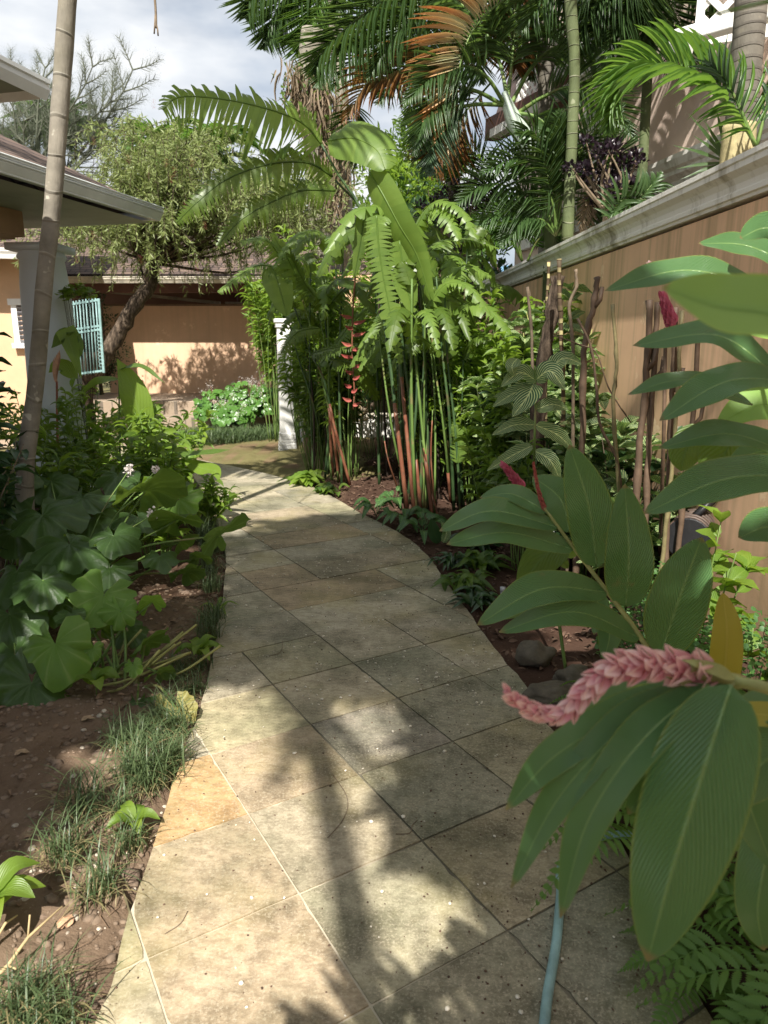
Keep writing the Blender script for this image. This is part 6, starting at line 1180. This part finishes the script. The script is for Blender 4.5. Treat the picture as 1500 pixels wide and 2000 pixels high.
for i in range(1250):
    mid,q=random.choice(tips); f=random.uniform(.35,1.05); s0=mid+(q-mid)*f+rvec()*.2*np.array((1,1,.8)); L_=random.uniform(.3,.95); d=nrm(np.array((random.gauss(0,.5),random.gauss(0,.5),random.uniform(-.1,.5)))); g_=np.array((0,0,-1.))
    pts=bez([s0,s0+d*L_*.45,s0+d*L_*.75+g_*L_*.3,s0+d*L_*.85+g_*L_*.75],8); tw.tube(pts,.004,3,cap=False); k=44; ff=RS.uniform(.1,7,k); i0=np.minimum(ff.astype(int),6); O.append(pts[i0]+(pts[i0+1]-pts[i0])*(ff-i0)[:,None]); D.append((pts[i0+1]-pts[i0])/np.linalg.norm(pts[1]-pts[0])*.9+rnddir(k)*.9)
O=np.concatenate(O);D=np.concatenate(D); b.inst(T_THIN,frames(D,rnddir(len(D)),RS.uniform(.007,.011,len(D)),RS.uniform(.07,.13,len(D))),O); b.build('crown',GREEN['bottle'],t); tw.build('trunk',M_BARK,t)
b=MB()
for (px,py) in ((182,460),(150,505),(275,507),(300,203),(183,275),(325,317),(335,350),(290,340),(375,318),(340,335),(385,520),(400,440),(250,310),(360,400),(205,390)):
    c=P(px,py,BY-1.25); n=160; dd=rnddir(n); z=RS.uniform(-.06,.06,n); O=c+np.stack([np.zeros(n),np.zeros(n),z],1); dd[:,2]*=.3; b.inst(T_NEEDLE,frames(dd,rnddir(n),.007,RS.uniform(.02,.045,n)),O)
b.build('blooms',GREEN['redflower'],t)
# ================= spiky grey conifer at upper left
CY=16.; t=thing('spiky_conifer','sparse grey conifer with spiky upswept branches against the sky at left','tree',P(80,600,CY)*[1,1,0]); b=MB(); lv=MB(); root=P(70,420,CY); b.tube([P(80,700,CY)*[1,1,0],root,P(75,250,CY)],[.14,.09,.04],8,cap=False)
def spiky(p0,d,L_,r,dep):
    pts=[p0]; d=nrm(d); 
    for i in range(7): d=nrm(d+rvec()*.09+np.array((0,0,.06))); pts.append(pts[-1]+d*L_/7)
    pts=np.array(pts); b.tube(pts,np.linspace(r,r*.35,8),4,cap=False); k=int(L_*190); f=RS.uniform(.15,1,k)*6.99; i0=f.astype(int); T_=pts[i0+1]-pts[i0]; lv.inst(T_NEEDLE,frames(nrm(T_)*.8+rnddir(k)*.9,rnddir(k),.02,RS.uniform(.09,.18,k)),pts[i0]+T_*(f-i0)[:,None])
    if dep:
        for i in range(2,8):
            for s in (-1,1): spiky(pts[i],nrm(nrm(pts[i]-pts[i-1])+np.cross(nrm(pts[i]-pts[i-1]),(0,1.,.2))*s*.75+rvec()*.15),L_*.36*(1-.07*i),r*.5,dep-1)
for (a,bq) in (((75,330),(75,120)),((70,330),(185,140)),((75,370),(265,220)),((75,350),(210,190)),((70,340),(20,150)),((70,350),(-20,190)),((75,370),(-40,230)),((80,380),(330,215)),((75,390),(10,235)),((80,390),(230,265)),((80,330),(150,180)),((75,400),(120,230)),((75,400),(60,200))): 
    p0=P(*a,CY);p1=P(*bq,CY+random.uniform(-.8,.8)); spiky(p0,p1-p0,np.linalg.norm(p1-p0),.035,2 if bq[0]<340 else 1)
b.build('branches',simple('grey_green_twig',(.13,.14,.1),.8,.3,10),t); lv.build('needles',GREEN['conifer'],t)
# ================= far palms over the bottlebrush
FP='far feathery palms behind the bottlebrush'
for i,(px,py,Y,lb,fl) in enumerate(((330,335,20,'far bright palm crown above the leaning tree, the left one',1.5),(405,340,20,'far bright palm crown above the leaning tree, the right one',1.6),(120,300,21,'far bright palm crown behind the ringed trunk',1.6))):
    c=P(px,py,Y); palmtree('far_palm',lb,[(c[0],Y,0),(c[0]+.05,Y,c[2]*.5),tuple(c)],[.14,.1,.09],M_TRUNK2,group=FP,nf=17,flen=fl,ll=.7,fm='palmlit',seed=i+5,el=(-.1,1.1),hang=.25)
# ================= palms on the right
PG='palms crowding the terrace above the boundary wall'
def fr(t,pts,ll,m='palm',n=64,hw=.0095,cam_=.8,up=.4,side=0,dr=.35,a0=72,a1=30,sides=(-1,1),st=.1,rr=.012,rm=M_STEM,T=None,lbl=None):
    p=W(pts); c=np.mean(p,0); b=MB(); frond(b,p,ll,hw,nc_(c,cam_,up,side),n,0,1,a0,a1,dr,st,rr,T,sides=sides); o=b.build('frond',[GREEN[m],rm],t)
    if lbl: o['label']=lbl
    return o
# bluish crownshaft palm
t=thing('palm_tree','palm with smooth blue-grey crownshaft leaning between the terrace fronds','palm',P(1075,420,7.2)*[1,1,0],PG)
b=MB(); b.tube(bez([P(1085,520,7.2)*[1,1,0],P(1080,420,7.2),P(1062,330,7.2),P(1030,280,7.2),P(1008,245,7.2)],24),np.linspace(.09,.062,24),16); b.build('trunk',M_TRUNKG,t)
b=MB(); b.tube(bez([P(1040,300,7.19),P(1012,250,7.19),P(995,215,7.19),P(985,180,7.2)],14),[.075,.082,.085,.085,.083,.08,.076,.07,.064,.058,.052,.045,.035,.025],16); b.build('crownshaft',M_BLUESH,t)
for p_,ll,mm in (([(990,210),(930,178),(880,175),(830,230),(810,300)],.5,'palm'),([(992,215),(950,150),(900,128),(850,145),(790,200)],.5,'palm'),([(990,190),(975,120),(940,50),(890,0),(840,-20)],.55,'palm'),([(992,190),(1000,120),(1005,40),(1000,-60)],.55,'palm'),([(1000,200),(1040,130),(1090,90),(1150,100),(1200,150)],.55,'palm'),([(1005,225),(1060,190),(1120,170),(1190,205),(1240,270)],.5,'palm'),([(990,205),(920,205),(870,225),(845,290),(838,340)],.45,'palmblue'),([(1000,220),(1050,230),(1090,270),(1110,330)],.4,'palm')):
    fr(t,[(x,y,7.2+(.15*i if ll>.5 else -.12*i)) for i,(x,y) in enumerate(p_)],ll*.9,mm,st=.3,rr=.02)
# ageing palm with orange fronds hanging
t=thing('palm_tree','palm with bronze and orange ageing fronds hanging in front of the sky','palm',P(1067,260,8.0)*[1,1,0],PG)
b=MB(); b.tube(bez([P(1072,420,8.)*[1,1,0],P(1070,420,8.),P(1067,260,8.),P(1066,0,8.),P(1064,-160,8.)],30),np.linspace(.09,.08,30),18,vscale=14); b.build('trunk',M_TRUNK2,t)
fr(t,[(1060,-40,7.6),(985,0,7.2),(930,50,7.0),(903,110,6.9),(890,180,6.9),(880,250,6.9),(876,305,6.9)],.62,'palmorange',n=60,cam_=1,up=.1,dr=.12,hw=.022,a0=85,a1=40,sides=(1,),lbl='ageing frond with orange sunlit leaflets')
fr(t,[(1060,-60,8.),(960,40,8.3),(860,110,8.4),(790,140,8.4),(720,170,8.4),(675,235,8.4)],.75,'palmbrown',n=50,cam_=.6,up=.7,dr=.3,lbl='bronze frond arching left')
fr(t,[(1060,-60,8.),(1020,-20,7.9),(1000,30,7.9),(1003,100,7.9),(1007,130,7.9)],.5,'palmbrown',cam_=.9,up=.2)
fr(t,[(960,160,8.3),(900,230,8.3),(870,280,8.3),(830,310,8.3)],.6,'palmbrown',cam_=.7,up=.5)
for p_,ll in (([(1060,-80),(980,-60),(880,-10),(780,60),(720,150)],.7),([(1060,-90),(940,-90),(820,-50),(720,20),(640,90),(615,140)],.8),([(1064,-100),(1150,-60),(1250,0),(1330,40),(1360,110)],.8),([(1066,-120),(1130,-40),(1180,40),(1200,140)],.7),([(1060,-110),(1010,-60),(960,30),(940,120)],.6),([(1062,-110),(1040,0),(1050,80),(1035,150)],.6)): fr(t,[(x,y,8.+.05*i) for i,(x,y) in enumerate(p_)],ll,'palm')
fr(t,[(1120,-30,8.2),(1200,0,8.1),(1270,20,8.0),(1330,60,8.0)],.8,'palm',n=50,cam_=1,up=.1); fr(t,[(1090,140,8.6),(1160,70,8.4),(1240,40,8.2),(1330,30,8.)],.8,'palm',n=50,cam_=1,up=.0)
# palm behind at upper centre-left
t=thing('palm_tree','pale thin palm with dark feather fronds at the top centre','palm',P(672,300,14)*[1,1,0],PG)
b=MB(); b.tube(bez([P(690,700,14)*[1,1,0],P(676,420,14),P(668,200,14),P(655,60,14),P(648,-60,14)],24),np.linspace(.13,.11,24),12,vscale=8); b.build('trunk',M_TRUNK,t)
for p_,ll,mm in (([(650,-60),(600,-40),(560,-10),(530,40),(515,90)],.8,'palm'),([(650,-60),(620,0),(600,60),(590,100)],.7,'palmlit'),([(650,-60),(560,-60),(500,-20),(480,30)],.8,'palm'),([(650,-60),(700,-60),(760,-20),(800,50)],.8,'palm'),([(650,-60),(640,0),(625,60),(620,110)],.5,'palmlit')): fr(t,[(x,y,14+.1*i) for i,(x,y) in enumerate(p_)],ll*1.2,mm,hw=.02)
t=thing('palm_tree','palm with dark glossy fronds sweeping left at upper centre','palm',P(800,300,9.4)*[1,1,0],PG)
b=MB(); b.tube(bez([P(895,700,9.4)*[1,1,0],P(888,440,9.4),P(884,300,9.4),P(880,120,9.4),P(860,-40,9.4)],24),np.linspace(.085,.07,24),12,vscale=9); b.build('trunk',M_TRUNK2,t)
for p_,ll in (([(860,-50),(800,-20),(740,30),(680,80),(640,120),(618,165)],.75),([(860,-50),(800,20),(740,90),(700,110),(650,170)],.75),([(860,-50),(780,-60),(700,-30),(650,30)],.7),([(860,-40),(830,60),(790,130),(740,200)],.7),([(860,-40),(850,60),(830,120),(790,240)],.6),([(860,-50),(900,0),(930,80),(940,160)],.7),([(700,200),(690,240),(700,290),(730,300)],.5),([(860,-30),(780,60),(720,60),(655,110)],.6)): fr(t,[(x,y,9.4-.1*i) for i,(x,y) in enumerate(p_)],ll,'palm',dr=.25)
t=thing('palm_tree','slender smooth green palm trunk with pale rings rising from the terrace','palm',P(1110,440,6.4),PG)
b=MB(); b.tube(bez([P(1108,470,6.4),P(1112,380,6.4),P(1118,250,6.4),P(1122,120,6.4),P(1113,-30,6.4),P(1110,-400,6.4)],40),np.concatenate([np.linspace(.05,.043,26),np.linspace(.047,.05,14)]),16,vscale=9); b.build('trunk',M_TRUNKG,t)
for a in range(9):
    d=np.array((math.cos(a*2.4),math.sin(a*2.4),0)); tp_=P(1110,-400,6.4); b=MB(); frond(b,[tp_,tp_+d*.7+(0,0,.55),tp_+d*1.5+(0,0,.5),tp_+d*2.1+(0,0,-.1)],.55,.018,(0,0,1),40,0,1); b.build('frond',[GREEN['palm'],M_STEM],t)
t=thing('palm_tree','thick finely ringed palm trunk with a golden sunlit foot at the right edge','palm',P(1440,300,5.0),PG)
b=MB(); b.tube(bez([P(1438,335,5.),P(1446,250,5.),P(1455,150,5.),P(1466,20,5.),P(1480,-200,5.)],40),[.1]*4+[.095]*36,20,vscale=16); b.build('trunk',M_TRUNK2,t)
b=MB(); b.tube(bez([P(1437,338,4.998),P(1441,290,4.998),P(1445,245,4.998)],12),[.103]*12,20,vscale=16); b.build('trunk_foot',M_GOLD,t)
t=thing('palm_frond_clump','young palm with a long bright frond arching over the cornice','palm',P(1470,290,4.7),PG)
fr(t,[(1478,285,4.6),(1440,225,4.6),(1400,187,4.6),(1345,152,4.6),(1285,140,4.65),(1235,160,4.7),(1205,205,4.7),(1190,255,4.7)],.5,'palmlit',n=60,cam_=.55,up=.75,dr=.22,hw=.0095,st=.05,a0=60)
for p_,ll in (([(1475,285),(1440,200),(1410,150),(1385,125)],.26),([(1478,285),(1500,200),(1520,140)],.2)): fr(t,[(x,y,4.6) for x,y in p_],ll,'palmblue',n=12,cam_=1,up=.1,dr=.0,a0=50,a1=15,st=.3)
t=thing('palm_tree','palm whose long dark fronds cover the top of the pink house','palm',P(1250,420,7.0),PG)
stempx(t,[(1250,420,7.2),(1262,200,7.2),(1275,-60,7.2)],.05,.045,M_TRUNKG,name='trunk')
for p_,ll in (([(1275,-80),(1220,-40),(1150,20),(1120,110)],.6),([(1275,-80),(1240,-10),(1200,60),(1180,150)],.6),([(1275,-80),(1300,-10),(1330,60),(1340,150)],.5),([(1275,-80),(1180,-90),(1090,-40),(1020,60)],.7),([(1275,-80),(1330,-60),(1400,-10),(1430,60)],.5),([(1275,-80),(1265,0),(1262,60),(1262,130)],.5)): fr(t,[(x,y,6.9) for x,y in p_],ll,'palm',dr=.25,n=50)
t=thing('palm_frond_clump','sparse spiky young palm leaf against the plinth moulding','palm',P(1420,310,5.2),PG); 
for x,y in ((1315,284),(1320,330),(1345,222),(1355,265),(1375,235),(1398,210),(1330,350),(1410,240)): leafpx(t,[(1422,318,5.3),((1422+x)/2,(318+y)/2-3,5.3),(x,y,5.3)],7,kind='lance',m='palm',name='leaflet',nl=8,nc=2)
t=thing('palm_frond_clump','comb-like dark palm frond standing behind the cornice','palm',P(1230,400,6.0),PG); fr(t,[(1190,440,6.),(1210,395,6.),(1250,385,6.),(1290,340,6.)],.26,'palm',n=20,cam_=1,up=.0,dr=-.35,a0=80,a1=50,hw=.014); fr(t,[(1330,360,6.),(1280,385,6.),(1230,400,6.),(1190,420,6.)],.3,'palm',n=26,cam_=.7,up=.6)
AR=[('palm_frond_clump','feathery areca clump beside the smooth green trunk',(1090,450,6.8),[([(1085,460),(1082,380),(1070,320),(1045,262),(1010,262)],.42),([(1085,460),(1080,400),(1050,330),(1005,310),(940,340)],.42),([(1085,460),(1060,400),(1010,370),(950,360),(890,400)],.4),([(1085,460),(1100,380),(1130,300),(1170,240),(1210,225)],.4),([(1085,460),(1110,400),(1150,330),(1200,300),(1240,310)],.4),([(1085,460),(1090,370),(1100,290),(1090,220)],.38),([(1085,460),(1040,420),(990,410),(930,440)],.36),([(1085,460),(1060,430),(1020,430),(980,480)],.34),([(1090,460),(1130,420),(1170,410),(1200,440)],.3)],'palm'),
('palm_frond_clump','low yellow-green areca sprouting along the cornice at left',(1010,500,7.4),[([(1020,510),(990,460),(950,440),(900,470)],.3),([(1020,510),(1000,470),(960,470),(920,510)],.3),([(1030,510),(1050,470),(1080,450),(1110,460)],.28),([(1020,510),(1010,460),(1000,430),(970,400)],.3)],'palmlit'),
('palm_frond_clump','second dark areca clump farther along the terrace',(960,480,9.5),[([(960,480),(940,400),(900,340),(850,330)],.5),([(960,480),(970,400),(990,330),(1020,280)],.5),([(960,480),(930,430),(880,420),(830,460)],.45),([(960,480),(1000,420),(1040,400),(1080,420)],.45),([(960,480),(950,390),(940,320),(900,270)],.5),([(960,480),(985,440),(1030,440),(1060,480)],.4)],'palm')]
for nm,lb,c,fs,mm in AR:
    t=thing(nm,lb,'palm',P(*c),PG)
    for p_,ll in fs: fr(t,[(x,y,c[2]-.08*i) for i,(x,y) in enumerate(p_)],ll,mm,n=40,st=.25,cam_=.8,up=.4,dr=.15)
t=thing('palm_frond_clump','bundle of dead tan fronds hanging behind the cornice','dead palm frond',P(1150,400,6.6),PG)
for i in range(5): fr(t,[(1165,360,6.6),(1150+i*6,385,6.6),(1140+i*14,420,6.6),(1135+i*18,455,6.6)],.14,'palmdead',n=20,dr=.5,hw=.008)
# shaggy trunk with hanging dead skirt
t=thing('shaggy_palm','shaggy palm trunk draped with pale hanging dead fibres','palm',P(615,600,13)*[1,1,0])
b=MB(); b.tube(bez([P(650,800,13)*[1,1,0],P(625,480,13),P(612,250,13),P(605,130,13),P(612,60,13)],24),np.linspace(.16,.2,24),12,vscale=8); b.build('trunk',M_TRUNK,t); b=MB(); n=900; f=RS.uniform(0,1,n); C=bez(W([(590,150,13),(615,180,13),(640,260,13),(640,390,13)]),60); O=C[(f*59).astype(int)]+RS.normal(0,.16,(n,3)); b.inst(T_STRIP,frames(np.stack([RS.normal(0,.25,n),RS.normal(0,.25,n),-np.ones(n)],1),rnddir(n),RS.uniform(.006,.016,n),RS.uniform(.25,.7,n)),O); b.build('dead_fibres',GREEN['palmdead'],t)
b=MB(); n=500; O=C[(RS.uniform(0,.8,n)*59).astype(int)]+RS.normal(0,.22,(n,3)); b.inst(T_LANCE,frames(rnddir(n),rnddir(n),.02,.09),O); b.build('climbing_leaves',GREEN['shrub'],t)
# distant grey twiggy shrub under heliconia leaves
c=P(690,760,10.5); blob('twiggy_bush','bare-twigged low bush behind the hanging red flower','bush',(c[0],10.5,.75),(.55,.4,.5),900,.07,.03,'dark',clumps=30,cr=.25,mt=M_TWIGP)
# vines on the left column
cloudplant('climbing_vine','green vine draping from the eave beside the big column',(P(150,575,6.2)[0],6.2,P(150,575,6.2)[2]),(.16,.1,.08),90,.07,.03,'bright','vine',tp=T_OV)['category']='vine'
# ================= behind the camera, unseen: palm read from its trunk shadow, rest added for shade
SB='tall unseen trees behind the viewer, most added for shade'

def shadepalm(lb,base,top,seed,nf,fl):
    base=np.array(base);top=np.array(top); pts=[base+(top-base)*np.array((f**1.5,f,f)) for f in (0,.25,.5,.75,1)]
    palmtree('palm_tree',lb,pts,[.08,.062,.055,.055,.05],M_TRUNK,nf=nf,flen=fl,ll=.6,seed=seed,group=SB)
shadepalm('tall curved palm behind the viewer whose thin trunk shades the slabs',(.37,-3.5,0),(-1.6,-3.5,8.8),9,9,1.7)
shadepalm('second tall palm added unseen behind the viewer so its fronds shade the middle of the path',(1.6,-4.2,0),(-.5,-3.2,9.0),12,16,1.9)  # added for the shade of its crown on the mid path
blob('added_shade_tree','leafy tree added unseen behind the viewer to shade the right side of the slabs','tree',(.13,-2.4,5.),(.5,1.2,.6),2300,.22,.09,'shrub',trunk=(.9,-3.2,0),clumps=30,cr=.34,group=SB)  # added crown, placed to darken the right-hand slabs
blob('added_shade_tree','leafy tree added unseen behind the viewer at left to shade the begonias','tree',(-3.0,-.3,5.0),(1.1,1.3,.7),2000,.22,.09,'shrub',trunk=(-3.2,-1.5,0),clumps=30,cr=.34,group=SB)  # added crown, keeps sun off the left bed

blob('added_shade_tree','tall leafy tree added unseen behind the viewer to shade the bend of the path','tree',(-.9,-2.7,8.2),(1.1,1.6,.8),5200,.26,.1,'shrub',trunk=(1.9,-4.5,0),clumps=36,cr=.4,group=SB)  # added crown, placed so its shade reaches the path bend

t=thing('palm_frond_clump','areca palm clump added unseen just behind the viewer to throw crisp frond shadows on the slabs','palm',(.95,-.95,0),SB)  # added low shadow caster, never in view
for i in range(8):
    a=1.3+i*.5+random.uniform(-.1,.1); L_=random.uniform(1.0,1.35); d=np.array((math.cos(a),math.sin(a)*.55,0)); b_=np.array((.95,-.95,0.))+d*.05; b=MB()
    frond(b,[b_,b_+d*.15*L_+(0,0,1.3),b_+d*.55*L_+(0,0,2.1),b_+d*1.0*L_+(0,0,2.15),b_+d*1.3*L_+(0,0,1.8)],.42,.016,(0,0,1),60,0,1,start=.42,droop=.2); b.build('frond',[GREEN['palm'],M_STEM],t)

blob('added_shade_tree','small leafy tree added unseen behind the viewer to dapple the bare soil at left','tree',(-2.05,-1.95,5.0),(.65,.8,.5),1300,.2,.08,'shrub',trunk=(-2.6,-2.6,0),clumps=16,cr=.34,group=SB)  # added crown for broken shade on the soil
